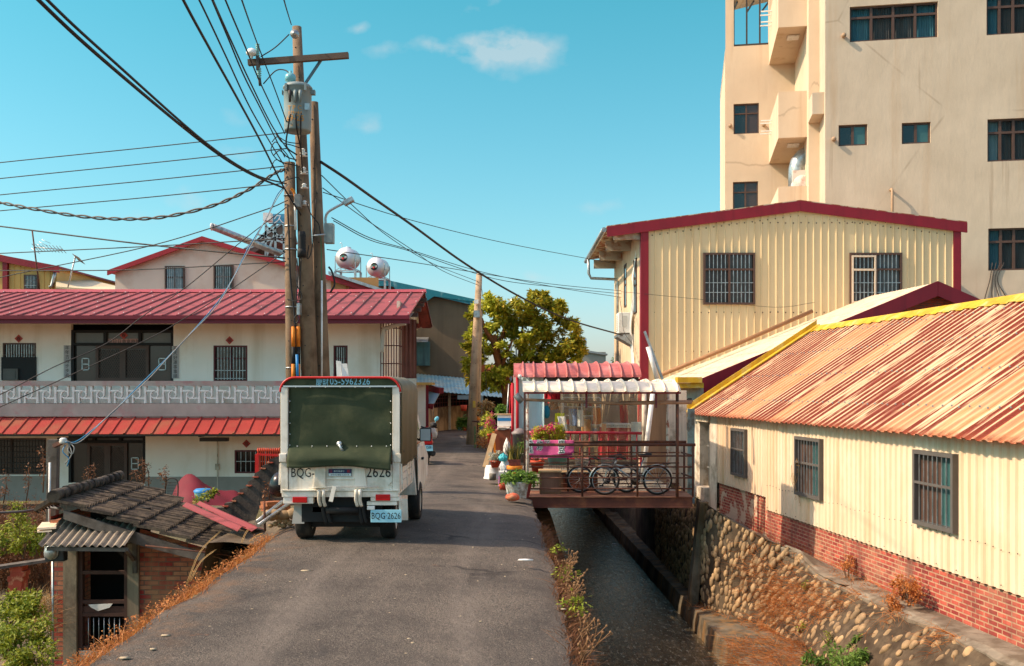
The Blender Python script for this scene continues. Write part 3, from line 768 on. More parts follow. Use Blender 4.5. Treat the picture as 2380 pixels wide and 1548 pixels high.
# plastered end bay with a barred opening
zf = -1.0; u0 = onplane(LB, 1611, 1100)[0]
ua, ub = onplane(LB, 1628, 1050)[0], onplane(LB, 1650, 1050)[0]
za, zb_ = onplane(LB, 1640, 1132)[1], onplane(LB, 1640, 980)[1]
mb = MB(LB); wall(mb, u0, 0, -1.4, 1.30, [(ua, za, ub, zb_)], -.02, rev=.5); mb.quad((u0,2,-1.4),(u0,-.02,-1.4),(u0,-.02,1.3),(u0,2,1.3))
mb.build('plaster_bay', M_PLASTER, LBT)
mb = MB(LB); mb.box((ub-.25,.18,za),(ub-.18,.24,zb_)); 
for k in range(5): mb.box((ua+.1+k*.22,.2,za),(ua+.12+k*.22,.22,zb_))
mb.box((ua,.19,za+.5),(ub,.23,za+.54)); mb.box((ua,.19,za+1.1),(ub,.23,za+1.14))
g = mb.build('window', M_GREY, LBT); mb = MB(LB); mb.quad((ua,.46,za),(ub,.46,za),(ub,.46,zb_),(ua,.46,zb_)); mb.build('pane', M_DARK, g)  # near-black sheet behind the bars: recess shade put into its colour
mb = MB(LB); mb.box((ua-.15,-.1,zb_),(ub+.1,-.02,zb_+.18)); mb.build('lintel', M_PLASTER, LBT); mb = MB(LB); mb.box((ua-.1,-.16,za-.5),(ub,-.02,za)); mb.build('sill', M_PLASTER, LBT)

# ---------------------------------------------------------------- cream building with a maroon verge behind it
BBr = R(5.67); BB = frame((5.8, 30.2, 0), BBr)
BBT = thing('gabled_building', 'low cream-roofed building with maroon gable trim and red brick gable behind the rusty roof', 'building', (5.8, 30.2, -1.2), BBr)
ue, ze = onplane(BB, 1600, 893); ua_, za_ = onplane(BB, 2168, 660); sl_ = (za_-ze)/(ua_-ue)
Mx = basis((ue, -.25, ze), (0,1,0), (ua_-ue, 0, za_-ze), (-(za_-ze), 0, ua_-ue)); LL = Vector((ua_-ue, 0, za_-ze)).length
mb = MB(BB); sheet(mb, Mx, 0, 5.6, -.3, LL, .2, [(0,0),(.5,0),(.62,.02),(.88,.02)], 2); r2 = mb.build('roof', M_CREAM, BBT, solid=.01)
mb = MB(BB)
for v in (.9, 2.6, 4.3, 6.0):
    for k in range(54): mb.lathe([(0,.02),(.02,0)], 5, Mx @ Matrix.Translation((.05+k*.1, v, .02)))
tag(mb.build('roof_screws', M_GREY, r2), kind='stuff')
mb = MB(BB); Mx2 = basis((ua_, -.25, za_), (0,1,0), (ua_-ue, 0, -(za_-ze)), ((za_-ze), 0, ua_-ue)); sheet(mb, Mx2, 0, 5.6, 0, LL, .2, [(0,0),(.5,0),(.62,.02),(.88,.02)]); mb.build('back_roof', M_CREAM, BBT)
mb = MB(BB); hh = .46
A, B, D = Vector((ue-.25,-.3,ze-.25*sl_+.04)), Vector((ua_,-.3,za_+.06)), Vector((2*ua_-ue,-.3,ze+.04)); dn = Vector((0,0,-hh))
mb.prism([A+dn, B+dn, B, A], (0,.05,0)); mb.prism([B+dn+Vector((.01,0,0)), D+dn, D, B+Vector((.01,0,0))], (0,.05,0)); mb.build('verge_trim', M_MAROON, BBT)
mb = MB(BB); mb.prism([(ue+.4,.06,-1.5),(2*ua_-ue-.4,.06,-1.5),(2*ua_-ue-.4,.06,ze),(ua_,.06,za_-.1),(ue+.4,.06,ze)], (0,.2,0)); mb.build('gable_wall', M_BRICKG, BBT)
mb = MB(BB); mb.box((ue+.3,.3,-1.5),(ue+.5,5.3,ze+.1)); mb.build('side_wall', M_PLASTER, BBT)
mb = MB(); 
p, q = W(1573,898,29.3), W(1634,898,29.3); mb.box((p.x,29.2,p.z-.05),(q.x,29.6,p.z+.10)); mb.box((p.x,29.12,p.z+.105),(q.x-.06,29.6,p.z+.27)); mb.build('eave_box', M_YELLOW, BBT)
mb = MB(); mb.tube([W(1535,872,33.5), W(1712,800,33.9), W(1888,723,34.4)], .07, 8); mb.build('gutter_pipe', mat('brown_pipe', (150,108,72), .6, .1, 4), BBT)
mb = MB(); mb.box((4.75,29.62,-1.2),(5.7,29.8,1.95)); mb.build('porch_wall', M_PLASTER, BBT)
mb = MB(); 
for a_, b_ in (((1570,930,29.2),(1607,930,29.2)),((1570,930,29.2),(1605,1010,29.2)),((1603,925,29.2),(1603,1012,29.2)),((1584,985,29.2),(1603,950,29.2))): mb.bar(W(*a_), W(*b_), .11, .08)
mb.build('bracket', M_DARKM, BBT)

# ---------------------------------------------------------------- yellow corrugated building
YD = 35.2; k_ = F/YD
YX = lambda x: (x-CX)/k_
YZ = lambda y: H+(CY-y)/k_
YB = frame((0, YD, 0), 0)
YBT = thing('corrugated_house', 'tall pale yellow corrugated house with maroon corner posts and gable trim', 'building', (10, YD, -1))
apx, apz = YX(1858), YZ(468); lx, lz = YX(1410), YZ(528); rx_, rz_ = YX(2245), YZ(518)
def gz(u): return lz+(apz-lz)*(u-lx)/(apx-lx) if u < apx else rz_+(apz-rz_)*(rx_-u)/(rx_-apx)
yw_ = [(YX(1634),YZ(708),YX(1754),YZ(588)), (YX(1974),YZ(708),YX(2095),YZ(588))]
mb = MB(YB); cuts = [YX(1507)]+[k for w_ in yw_ for k in (w_[0], w_[2])]+[YX(2216)]
for a, b in zip(cuts, cuts[1:]):
    hole = [w_ for w_ in yw_ if abs(w_[0]-a) < 1e-6 and abs(w_[2]-b) < 1e-6]
    top = lambda u: gz(u)-.1
    if hole: sheet(mb, Mw, a, b, -1.2, hole[0][1], .265, RIB); sheet(mb, Mw, a, b, hole[0][3], top, .265, RIB)
    else: sheet(mb, Mw, a, b, -1.2, top, .265, RIB)
mb.build('front_sheet_wall', M_CREAM2, YBT)
mb = MB(YB)
for z in (YZ(518), YZ(608+118), YZ(765+52)):
    for k in range(40):
        u = YX(1522)+k*.272
        if any(a-.05 < u < b+.05 and c < z < d for a, c, b, d in yw_) or u > YX(2210): continue
        mb.lathe([(0,.016),(.022,.008),(.026,0)], 6, basis((u,-.004,z+.01*math.sin(k*1.7)),(1,0,0),(0,0,1),(0,-1,0)))
for k in range(40):
    u = YX(1516)+k*.272
    if u < YX(2210): mb.lathe([(0,.016),(.022,.008),(.026,0)], 6, basis((u,-.004,gz(u)-.50),(1,0,0),(0,0,1),(0,-1,0)))
tag(mb.build('screw_row', M_BROWNF, YBT), kind='stuff')
for a, b in ((1489,1507),(2215,2232)):
    mb = MB(YB); mb.box((YX(a),-.07,-1.2),(YX(b),.3,gz(YX(b))-.05)); mb.build('corner_post', M_MAROON, YBT)
mb = MB(YB); hh = .36
mb.prism([(lx,-.12,lz-hh),(apx,-.12,apz-hh),(apx,-.12,apz),(lx,-.12,lz)], (0,.06,0)); mb.prism([(apx+.004,-.12,apz-hh),(rx_,-.12,rz_-hh),(rx_,-.12,rz_),(apx+.004,-.12,apz)], (0,.06,0))
mb.build('verge_trim', M_MAROON, YBT)
DB = 9.0
mb = MB(YB); mb.quad((lx,-.1,lz+.02),(apx,-.1,apz+.02),(apx,DB,apz+.02),(lx,DB,lz+.02)); mb.quad((apx,-.1,apz+.02),(rx_,-.1,rz_+.02),(rx_,DB,rz_+.02),(apx,DB,apz+.02)); yr = mb.build('roof', mat('roof_underside', (196,180,150), .7, .1, 2, c2=(150,70,36), cov=.5, s2=2.5, sharp=.03), YBT, solid=.03)
mb = MB(YB)
for k in range(4):
    y = .1+k*2.8; mb.box((lx+.25,y,lz-.42),(YX(1490),y+.15,lz-.05))
mb.box((lx+.55,.3,lz-.12),(lx+.65,DB,lz-.02)); mb.build('eave_beam', mat('rusty_beam', (190,182,166), .7, .1, 2, c2=(150,84,44), cov=.3, s2=2), YBT)
mb = MB(YB); Ml = basis((YX(1490),.3,0),(0,1,0),(0,0,1),(-1,0,0)); sheet(mb, Ml, 0, DB-.3, -1.2, lz-.1, .3, RIB); mb.build('side_sheet_wall', M_CREAM, YBT)
mb = MB(YB); mb.box((YX(2232)-.1,.3,-1.2),(YX(2232),DB,rz_-.1)); mb.box((YX(1490),DB,-1.2),(YX(2232),DB+.1,lz-.2)); mb.build('back_wall', M_CREAM, YBT)
for (y0, y1, z0, z1) in ((1.1,1.9,4.7,6.7),(4.2,5.0,5.2,6.9)):
    mb = MB(YB); X = YX(1490)
    mb.box((X-.05,y0,z0),(X,y1,z0+.05)); mb.box((X-.05,y0,z1-.05),(X,y1,z1)); mb.box((X-.05,y0,z0),(X,y0+.05,z1)); mb.box((X-.05,y1-.05,z0),(X,y1,z1)); mb.box((X-.05,y0,(z0+z1)/2),(X,y1,(z0+z1)/2+.05))
    wf = mb.build('window', M_BROWNF, YBT); mb = MB(YB); mb.box((X-.03,y0+.05,z0+.05),(X-.005,y1-.05,z1-.05)); mb.build('pane', M_GLASSB, wf)
mb = MB(YB); mb.tube([(lx-.1,-.1,lz-.1),(lx-.1,DB*.95,lz-.12)], .09, 8); mb.tube([(lx-.1,7.2,lz-.15),(lx-.08,7.2,lz-.8),(lx+.02,7.2,lz-1.0),(YX(1490)-.1,7.2,lz-1.05),(YX(1490)-.06,7.2,lz-1.2),(YX(1490)-.06,7.2,-1)], .06, 8); mb.build('gutter', M_GALV, YBT)
for i, (a, c, b, d) in enumerate(yw_):
    mb = MB(YB); f = .07; m = (a+b)/2; mz = c+(d-c)*.66
    for lo, hi in (((a,c),(b,c+f)),((a,d-f),(b,d)),((a,c+f),(a+f,d-f)),((b-f,c+f),(b,d-f)),((a+f,mz),(b-f,mz+f)),((m-.04,c+f),(m+.04,mz)),((m-.03,mz+f),(m+.03,d-f))):
        mb.box((lo[0],-.09,lo[1]),(hi[0],.06,hi[1]))
    wf = mb.build('window', M_BROWNF, YBT)
    mb = MB(YB); mb.box((a+f,.02,c+f),(m-.04,.04,d-f)); mb.build('pane', mat('grey_glass', (64,60,60), .3, .2, 1, spec=.4), wf)
    mb = MB(YB); mb.box((m+.04,.02,c+f),(b-f,.04,d-f)); mb.build('pane', M_GLASSB if i == 0 else mat('grey_glass2', (84,88,90), .3, .2, 1), wf)
    mb = MB(YB)
    for k in range(1, 12):
        u = a+f+(b-a-2*f)*k/12; mb.box((u-.012,-.085,c+f),(u+.012,-.065,d-f))
    for q in (.3,.55): mb.box((a+f,-.088,c+(d-c)*q*.75),(b-f,-.064,c+(d-c)*q*.75+.025))
    mb.build('grille', M_GALV, wf)
    if i == 1:
        mb = MB(YB)
        for lo, hi in (((a+.05,c+.05),(m-.02,c+.11)),((a+.05,d-.16),(m-.02,d-.1)),((a+.05,c+.11),(a+.11,d-.16)),((m-.08,c+.11),(m-.02,d-.16)),((a+.11,mz-.02),(m-.08,mz+.05))): mb.box((lo[0],-.14,lo[1]),(hi[0],-.10,hi[1]))
        mb.build('open_grille_door', mat('pale_frame', (216,196,172), .5, .05, 3), wf)
# air conditioner with shelf
AC = thing('air_conditioner', 'white outdoor air conditioner unit hanging high on the side wall of the yellow corrugated house', 'air conditioner', (4.2, 37.6, 3.9))
mb = MB(); mb.box((3.98,37.2,4.0),(4.50,38.1,4.78)); ac = mb.build('casing', M_PLASW, AC, bevel=.02)
mb = MB(); 
for k in range(9): mb.box((3.965,37.3,4.1+k*.07),(3.985,38.0,4.12+k*.07))
mb.box((4.12,37.185,4.25),(4.30,37.205,4.65)); mb.build('vent_grille', mat('ac_grey', (196,196,190), .6), AC)
mb = MB(); mb.prism([(3.92,37.1,3.86),(4.55,37.1,3.5),(4.55,37.1,3.95),(3.92,37.1,3.95)], (0,1.1,0)); mb.build('shelf_bracket', M_GALV, AC)
mb = MB(); 
for k in range(5): mb.tube(curve([(4.55,36.4+.12*k,7.0-k*.1),(4.45,36.5+.1*k,6.0),(4.5,36.7,5.0+.2*k),(4.42,37.0+.05*k,4.3),(4.5,37.1,3.6-.3*k),(4.52,36.6,2.2)],5), .022, 5)
tag(mb.build('hanging_cables', M_PLASW), 'bundle of beige cables running down the side wall by the air conditioner', 'cables')

# ---------------------------------------------------------------- tall stuccoed building
TR = R(-10); o_ = W(1918, CY, 41); TB = frame((o_.x, o_.y, 0), TR)
TBT = thing('apartment_block', 'tall pale stuccoed block with balconies and brown window frames at the right edge', 'building', (o_.x+4, o_.y+3, -1), TR)
def tw(x0, y0, x1, y1, c=0): a, d = onplane(TB, x0, y0, c); b, e = onplane(TB, x1, y1, c); return (a, min(d, e), b, max(d, e))
big = [tw(1975,98,2180,3), tw(2293,82,2420,-22), tw(2295,376,2420,272), tw(2297,629,2420,528)]
small = [tw(1949,340,2016,288), tw(2096,335,2163,283)]
TOP = 25
mb = MB(TB); wall(mb, 0, 15, -1.5, TOP, big+small, 0, rev=.22); mb.quad((0,1.8,-1.5),(0,0,-1.5),(0,0,TOP),(0,1.8,TOP)); mb.box((0,.0,TOP),(15,12,TOP+.3)); mb.box((14.9,0.02,-1.5),(15.1,12,TOP))
mb.build('front_wall', M_STUC, TBT)
for i, (a, c, b, d) in enumerate(big+small):
    f = .07; n = 4 if i == 0 else (4 if i < 4 else 2); mb = MB(TB); y0, y1 = .10, .2
    rail = c+(d-c)*.66 if i < 4 else None
    xs = [a+(b-a)*k/n for k in range(n+1)]
    mb.box((a,y0,c),(b,y1,c+f)); mb.box((a,y0,d-f),(b,y1,d)); mb.box((a,y0,c+f),(a+f,y1,d-f)); mb.box((b-f,y0,c+f),(b,y1,d-f))
    if rail: mb.box((a+f,y0,rail),(b-f,y1,rail+f*1.3))
    for x_ in xs[1:-1]:
        if rail: mb.box((x_-.05,y0+.003,c+f),(x_+.05,y1,rail)); mb.box((x_-.05,y0+.003,rail+f*1.3),(x_+.05,y1,d-f))
        else: mb.box((x_-.05,y0+.003,c+f),(x_+.05,y1,d-f))
    wf = mb.build('window', M_BROWNF, TBT)
    for k in range(n):
        mb = MB(TB); mb.quad((xs[k],.15,c),(xs[k+1],.15,c),(xs[k+1],.15,d),(xs[k],.15,d)); mb.build('pane', M_GLASS if i < 4 else (M_GLASSD if k == 0 else mat('teal_glass', (60,96,96))), wf)
        if i < 4:
            cm = (M_CURTP if (k in (1, 2)) else M_CURT) if i != 2 else (M_CURTW if k in (0,3) else M_CURTP)
            mb = MB(TB); vs = []; nn = 30
            for j in range(nn+1):
                u = xs[k]+(xs[k+1]-xs[k])*j/nn; y = .30+.035*math.sin(j*1.9)+.02*math.sin(j*.7); vs += [(u,y,c),(u,y,d)]
            mb.add(vs, [(2*j,2*j+2,2*j+3,2*j+1) for j in range(nn)], True); mb.build('curtain', cm, wf)
mb = MB(TB); mb.box((.05,.6,-1.5),(14.9,.7,TOP)); mb.build('shade_backing', M_DARK, TBT)  # black sheet standing in for the shade of the rooms
up0 = onplane(TB, 1879.5, 300, 1.8)[0]; up1 = 0.0
mb = MB(TB); mb.box((up0,1.8,-1.5),(up1,9,TOP)); mb.build('stair_pier', M_STUCY, TBT)
ub0 = onplane(TB, 1809, 300, 2.4)[0]; YS = 7.5
pz = [(onplane(TB,1809,64,2.4)[1], onplane(TB,1809,-60,2.4)[1]), (onplane(TB,1809,321,2.4)[1], onplane(TB,1809,214,2.4)[1]), (onplane(TB,1809,560,2.4)[1], onplane(TB,1809,434,2.4)[1])]
for z0, z1 in pz:
    mb = MB(TB); mb.box((ub0,2.4,z0),(up0,2.55,z1)); mb.box((ub0,2.55,z0),(ub0+.15,YS,z1)); mb.box((ub0+.15,2.55,z0),(up0,YS,z0+.15)); bc = mb.build('balcony', M_STUCY, TBT)
    mb = MB(TB)
    for q in (.25, .75):
        for s in (0, .5): mb.box((ub0-.5,YS-1.2-s,z1-.1-q),(ub0,YS-1.14-s,z1-.05-q))
    mb.build('drying_rail', M_PLASW, bc)
    mb = MB(TB); mb.box((ub0+.5,3.4,z0-.09),(ub0+1.0,3.9,z0-.02)); mb.build('ceiling_light', M_PLASW, bc)
us0 = onplane(TB, 1686, 300, YS)[0]; us1 = ub0+.0
hs = [tw(1705,312,1764,239,YS), tw(1703.5,498,1762,421,YS)]
hop = tw(1705.5,108,1797,-60,YS)
mb = MB(TB); wall(mb, us0, up0, -1.5, TOP, hs+[(hop[0],hop[1],us1-.02,TOP-1)], YS, rev=.25); mb.box((us0,YS+.3,-1.5),(us0+.3,YS+8,hop[1])); mb.box((us0,YS+.25,hop[1]-.4),(up0,YS+8,hop[1]-.1))
mb.build('rear_wing_wall', M_STUCY, TBT)
for a, c, b, d in hs:
    f = .06; mb = MB(TB); m = (a+b)/2; rl = c+(d-c)*.66
    mb.box((a,YS+.08,c),(b,YS+.16,c+f)); mb.box((a,YS+.08,d-f),(b,YS+.16,d)); mb.box((a,YS+.08,c+f),(a+f,YS+.16,d-f)); mb.box((b-f,YS+.08,c+f),(b,YS+.16,d-f)); mb.box((a+f,YS+.08,rl),(b-f,YS+.16,rl+f)); mb.box((m-.04,YS+.083,c+f),(m+.04,YS+.16,rl)); mb.box((m-.04,YS+.083,rl+f),(m+.04,YS+.16,d-f))
    wf = mb.build('window', M_BROWNF, TBT)
    mb = MB(TB); mb.quad((a,YS+.13,c),(m,YS+.13,c),(m,YS+.13,d),(a,YS+.13,d)); mb.build('pane', M_GLASSD, wf)
    mb = MB(TB); mb.quad((m,YS+.13,c),(b,YS+.13,c),(b,YS+.13,d),(m,YS+.13,d)); mb.build('pane', M_GLASSB, wf)
mb = MB(TB); a, c, b, d = hop; b = us1+.2                                    # open top storey: steel screen and canopy
for k in range(4): u = a+(b-a)*k/3; mb.box((u-.04,YS+.1,c),(u+.04,YS+.16,TOP-1))
for z in (c+.05, c+2.4, c+3.6, c+4.4): mb.box((a,YS+.09,z),(b,YS+.15,z+.07))
sf = mb.build('steel_screen', M_DARKM, TBT)
mb = MB(TB); Mc = basis((us0+.4,YS+.6,c+2.5),(1,0,.18),(0,1,.28)); sheet(mb, Mc, 0, 4.2, 0, 6, .3, RIB); mb.build('canopy', mat('beige_canopy', (216,196,164), .7), TBT, solid=.02)
mb = MB(TB)
for k in range(4): mb.bar((us0+.6+k*.8,YS+.6,c+2.4),(us0+.6+k*.8,YS+6,c+3.9), .07)
mb.build('canopy_joists', M_DARKM, TBT)
mb = MB(TB); a, c, b, d = tw(1890,272,1917,209,0); mb.box((-.35,-.02,c),(0.9,1.79,d)) if False else mb.box((a,.3,c+.2),(0,1.79,d)); mb.build('cornice_stub', M_STUC, TBT)
z0 = pz[1][0]; zz = pz[2][1]
mb = MB(TB); um = (ub0+up0)/2+.35
mb.tube([(um,3.6,zz-.4),(um,3.6,zz+1.0),(um+.06,3.6,zz+1.25),(um+.25,3.6,zz+1.5),(um+.55,3.6,zz+1.62),(um+1.2,3.6,zz+1.62)], .42, 16); dct = mb.build('duct', M_GALV, TBT)
mb = MB(TB); Md = basis((um+.15,3.15,zz+.12),(1,0,0),(0,0,1),(0,-1,0)); mb.lathe([(0,.3),(.42,.3),(.5,.2),(.5,-.1)], 20, Md); mb.prism([(um-.3,2.9,zz-.3),(um-.3,2.9,zz+.8),(um+.3,2.9,zz+.8),(um+1.3,2.9,zz+.2),(um+1.3,2.9,zz-.5)], (0,.25,0)); mb.build('fan_housing', mat('rusty_white', (214,206,196), .6, .06, 2, c2=(150,72,34), cov=.3, s2=1.5), dct)
for (x, y, c) in ((1960,85,0),(1937,325,0),(1697,294,YS),(1775,292,YS)):
    u, z = onplane(TB, x, y, c); mb = MB(TB); mb.lathe([(0,.22),(.09,.22),(.1,.12),(.07,.1),(.07,0)], 10, basis((u,c,z),(1,0,0),(0,0,1),(0,-1,0))); mb.build('vent_pipe', mat('vent_beige', (170,140,110), .6), TBT)
u, z = onplane(TB, 2070, 445); mb = MB(TB); mb.tube([(u,0,z+.05),(u,-.25,z+.05),(u,-.32,z-.05),(u,-.32,z-2)], .055, 8); mb.build('rain_pipe', mat('vent_beige', (170,140,110)), TBT)
mb = MB(TB)
for k in range(4):
    u, z = onplane(TB, 2300+k*9, 628); mb.tube(curve([(u+.1,-.03,z+.3),(u-.05*k,-.04,z-.4),(u-.2+.14*k,-.05,z-1.2),(u-.3+.3*k,-.04,z-2.4)],5), .018, 5)
mb.build('loose_cable', M_DARKM, TBT)
# ---------------------------------------------------------------- two-storey house on the left
HD = 34.0; kh = F/HD
HX = lambda x: (x-CX)/kh
HZ = lambda y: H+(CY-y)/kh
HG = -1.9
HF = frame((0, HD, 0), 0)
HS = thing('two_storey_house', 'white two-storey house with red metal roof, red awning and breeze-block balcony', 'house', (-11, HD, HG))
uw = [(HX(6),HZ(884),HX(84),HZ(797)), (HX(165),HZ(886),HX(403),HZ(753)), (HX(496),HZ(887),HX(575),HZ(803)), (HX(775),HZ(887),HX(808),HZ(803))]
gw = [(HX(-60),HZ(1103),HX(108),HZ(1018)), (HX(159),HZ(1122),HX(338),HZ(1012)), (HX(545),HZ(1100),HX(655),HZ(1046))]
mb = MB(HF); wall(mb, -23, HX(892), HG, HZ(720), [(a,c,b,d) for a,c,b,d in uw+gw], 0, rev=.18); mb.quad((HX(892),0,HG),(HX(892),7,HG),(HX(892),7,HZ(720)),(HX(892),0,HZ(720)))
mb.build('front_wall', M_WHITE, HS)
mb = MB(HF); mb.box((-23,.4,HG),(HX(892)-.1,.5,HZ(730))); mb.build('shade_backing', M_DARK, HS)  # black sheet painted as room shade behind doors and windows
mb = MB(HF); mb.box((HX(338),-.03,HG),(HX(660),0,HZ(1108))); mb.box((-23,-.03,HG),(HX(112),0,HZ(1106))); mb.build('skirting', mat('grey_skirting', (150,144,134), .9, .1, 2), HS)
def barred(F_, P, a, c, b, d, nb, y=.06, fm=None, rail=None, pm=None, bm=None, hb=()):
    f = .055; mb = MB(F_)
    for lo, hi in (((a,c),(b,c+f)),((a,d-f),(b,d)),((a,c+f),(a+f,d-f)),((b-f,c+f),(b,d-f))): mb.box((lo[0],y-.05,lo[1]),(hi[0],y+.07,hi[1]))
    if rail: mb.box((a+f,y-.02,c+(d-c)*rail),(b-f,y+.06,c+(d-c)*rail+f)); 
    mb.box(((a+b)/2-.03,y,c+f),((a+b)/2+.03,y+.055,d-f)) if b-a > .6 else None
    wf = mb.build('window', fm or M_BROWNF, P)
    mb = MB(F_); mb.quad((a+f,y+.05,c+f),(b-f,y+.05,c+f),(b-f,y+.05,d-f),(a+f,y+.05,d-f)); mb.build('pane', pm or M_GLASSD, wf)
    mb = MB(F_)
    for k in range(1, nb): u = a+f+(b-a-2*f)*k/nb; mb.box((u-.009,y-.075,c+f),(u+.009,y-.055,d-f))
    for q in hb: z = c+(d-c)*q; mb.box((a+f,y-.08,z),(b-f,y-.054,z+.02))
    mb.build('grille', bm or M_GALV, wf)
    return wf
wm = mat('maroon_frame', (96,40,44), .6, .1, 3)
barred(HF, HS, *uw[0], 12, rail=.66); barred(HF, HS, *uw[2], 10, fm=wm, rail=.62, hb=(.08,.3)); barred(HF, HS, *uw[3], 5, fm=wm, rail=.62)
barred(HF, HS, *gw[2], 9, fm=wm, hb=(.5,)); barred(HF, HS, *gw[0], 22, hb=(.15,.3,.45,.6,.75,.9), bm=M_DARKM)
mb = MB(HF); a, c, b, d = uw[0]; mb.box((a-.02,-.05,c),(b+.02,-.02,c+(d-c)*.62)); mb.build('black_cover_sheet', M_BLACK, HS)
mb = MB(HF); mb.box((HX(11),-.12,HZ(884)),(HX(45),-.06,HZ(857))); mb.box((HX(16),-.13,HZ(882)),(HX(40),-.121,HZ(862))); mb.build('vent_box', mat('vent_grey', (92,88,82), .7), HS)
# sliding door sets, upper and lower
def doorset(a, c, b, d, top, hid):
    f = .09; mb = MB(HF)
    xs = [a, a+(b-a)*.235, a+(b-a)*.5, a+(b-a)*.755, b]
    mb.box((a,.0,c),(a+f,.14,d)); mb.box((b-f,0,c),(b,.14,d)); mb.box((a+f,0,d-f),(b-f,.14,d)); mb.box((a+f,0,top),(b-f,.14,top+f))
    for x in (a+(b-a)*.33, a+(b-a)*.67): mb.box((x-.05,.003,top+f),(x+.05,.14,d-f))
    df = mb.build('door', M_BLACK, HS)
    mb = MB(HF)
    for p, q in ((xs[1],xs[2]),(xs[2],xs[3])):
        for lo, hi in (((p,c),(p+.1,top)),((q-.1,c),(q,top)),((p+.1,top-.1),(q-.1,top)),((p+.1,c),(q-.1,c+.12))): mb.box((lo[0],.03,lo[1]),(hi[0],.1,hi[1]))
    mb.build('screen_frame', M_BROWNF, df)
    mb = MB(HF)
    for p, q in ((xs[1]+.1,xs[2]-.1),(xs[2]+.1,xs[3]-.1)):
        n = 9
        for k in range(-n, n):
            u0 = p+(q-p)*k/n; 
            for s in (1, -1):
                A = Vector((u0, .055, c+.12)) if s > 0 else Vector((u0+(q-p), .055, c+.12)); 
                L = top-c-.25; B = A+Vector((s*L*.62,0,L))
                t0, t1 = 0, 1
                ts = [(p-A.x)/(B.x-A.x), (q-A.x)/(B.x-A.x)]; t0, t1 = max(0, min(ts)), min(1, max(ts))
                if t1 > t0+.02: mb.bar(A.lerp(B, t0), A.lerp(B, t1), .014, .01)
    mb.build('mesh_screen', M_BROWNF, df)
    mb = MB(HF); mb.quad((a+f,.12,c),(b-f,.12,c),(b-f,.12,top),(a+f,.12,top)); mb.build('pane', mat('smoky_glass', (58,54,50), .15, .2, 1.2, spec=.6), df)
    mb = MB(HF); mb.quad((a+f,.11,top+f),(b-f,.11,top+f),(b-f,.11,d-f),(a+f,.11,d-f)); mb.build('transom_pane', mat('grey_transom', (104,100,92), .2, .15, 1.2), df)
    for x in hid:
        mb = MB(HF); w_, h_ = .26, .42; z = c+(top-c)*.48
        for lo, hi in (((-w_/2,-h_/2),(w_/2,-h_/2+.03)),((-w_/2,h_/2-.03),(w_/2,h_/2)),((-w_/2,-.015),(w_/2,.015)),((-w_/2,-h_/2),(-w_/2+.03,h_/2)),((w_/2-.03,-h_/2),(w_/2,h_/2))): mb.box((x+lo[0],.10,z+lo[1]),(x+hi[0],.115,z+hi[1]))
        mb.build('taped_mark', M_INKW, df)
    return df
a, c, b, d = uw[1]; doorset(a, c, b, HZ(767), HZ(803), (a+.45, b-.42))
a, c, b, d = gw[1]; doorset(a, c, b, d, HZ(1030), (b-.4,))
# couplets and paper diamonds
def paper(x, y, w_, h_, txt, col, ink, rot=0, size=None, yy=-.015):
    u, z = HX(x), HZ(y); mb = MB(HF)
    M_ = basis((u, yy, z), (1,0,0), (0,0,1), (0,-1,0)) @ Matrix.Rotation(rot, 4, 'Z')
    mb.add([M_ @ Vector(p) for p in ((-w_/2,-h_/2,0),(w_/2,-h_/2,0),(w_/2,h_/2,0),(-w_/2,h_/2,0),(-w_/2,-h_/2,.008),(w_/2,-h_/2,.008),(w_/2,h_/2,.008),(-w_/2,h_/2,.008))], [(3,2,1,0),(4,5,6,7),(0,1,5,4),(1,2,6,5),(2,3,7,6),(3,0,4,7)])
    o = mb.build('paper_couplet' if len(txt) > 1 else 'paper_diamond', col, HS)
    mb = MB(HF)
    if h_ > w_*1.5:
        n = len(txt)
        for i, ch in enumerate(txt): mb.text(ch, size, basis((u, yy, z+h_*(.5-(i+.5)/n)), (1,0,0), (0,0,1), (0,-1,0)), .012)
    elif len(txt) > 1:
        n = len(txt)
        for i, ch in enumerate(txt): mb.text(ch, size, basis((u-w_/2+w_*(i+.5)/n, yy, z), (1,0,0), (0,0,1), (0,-1,0)), .012)
    else: mb.text(txt, size, basis((u, yy, z), (1,0,0), (0,0,1), (0,-1,0)), .012)
    mb.build('lettering', M_INK, o)
pap = mat('faded_paper', (178,170,166), .8, .08, 4); papp = mat('pink_paper', (206,160,148), .8, .06, 5); papr = mat('red_paper', (186,84,76), .8, .1, 5)
paper(157, 840, .24, 1.1, '年年吉祥步步高', pap, M_INK, 0, .15); paper(408, 842, .24, 1.1, '天天好運事事順', pap, M_INK, 0, .15)
paper(286, 793, 1.1, .17, '旺日日貴富時時', papp, M_INK, 0, .15, yy=.10)
for x, y, ch, yy in ((285,779,'春',.10),(44,787,'春',-.015),(534,791,'福',-.015),(573,1031,'福',-.015)): paper(x, y, .2, .2, ch, papr, M_INK, R(45), .15, yy)
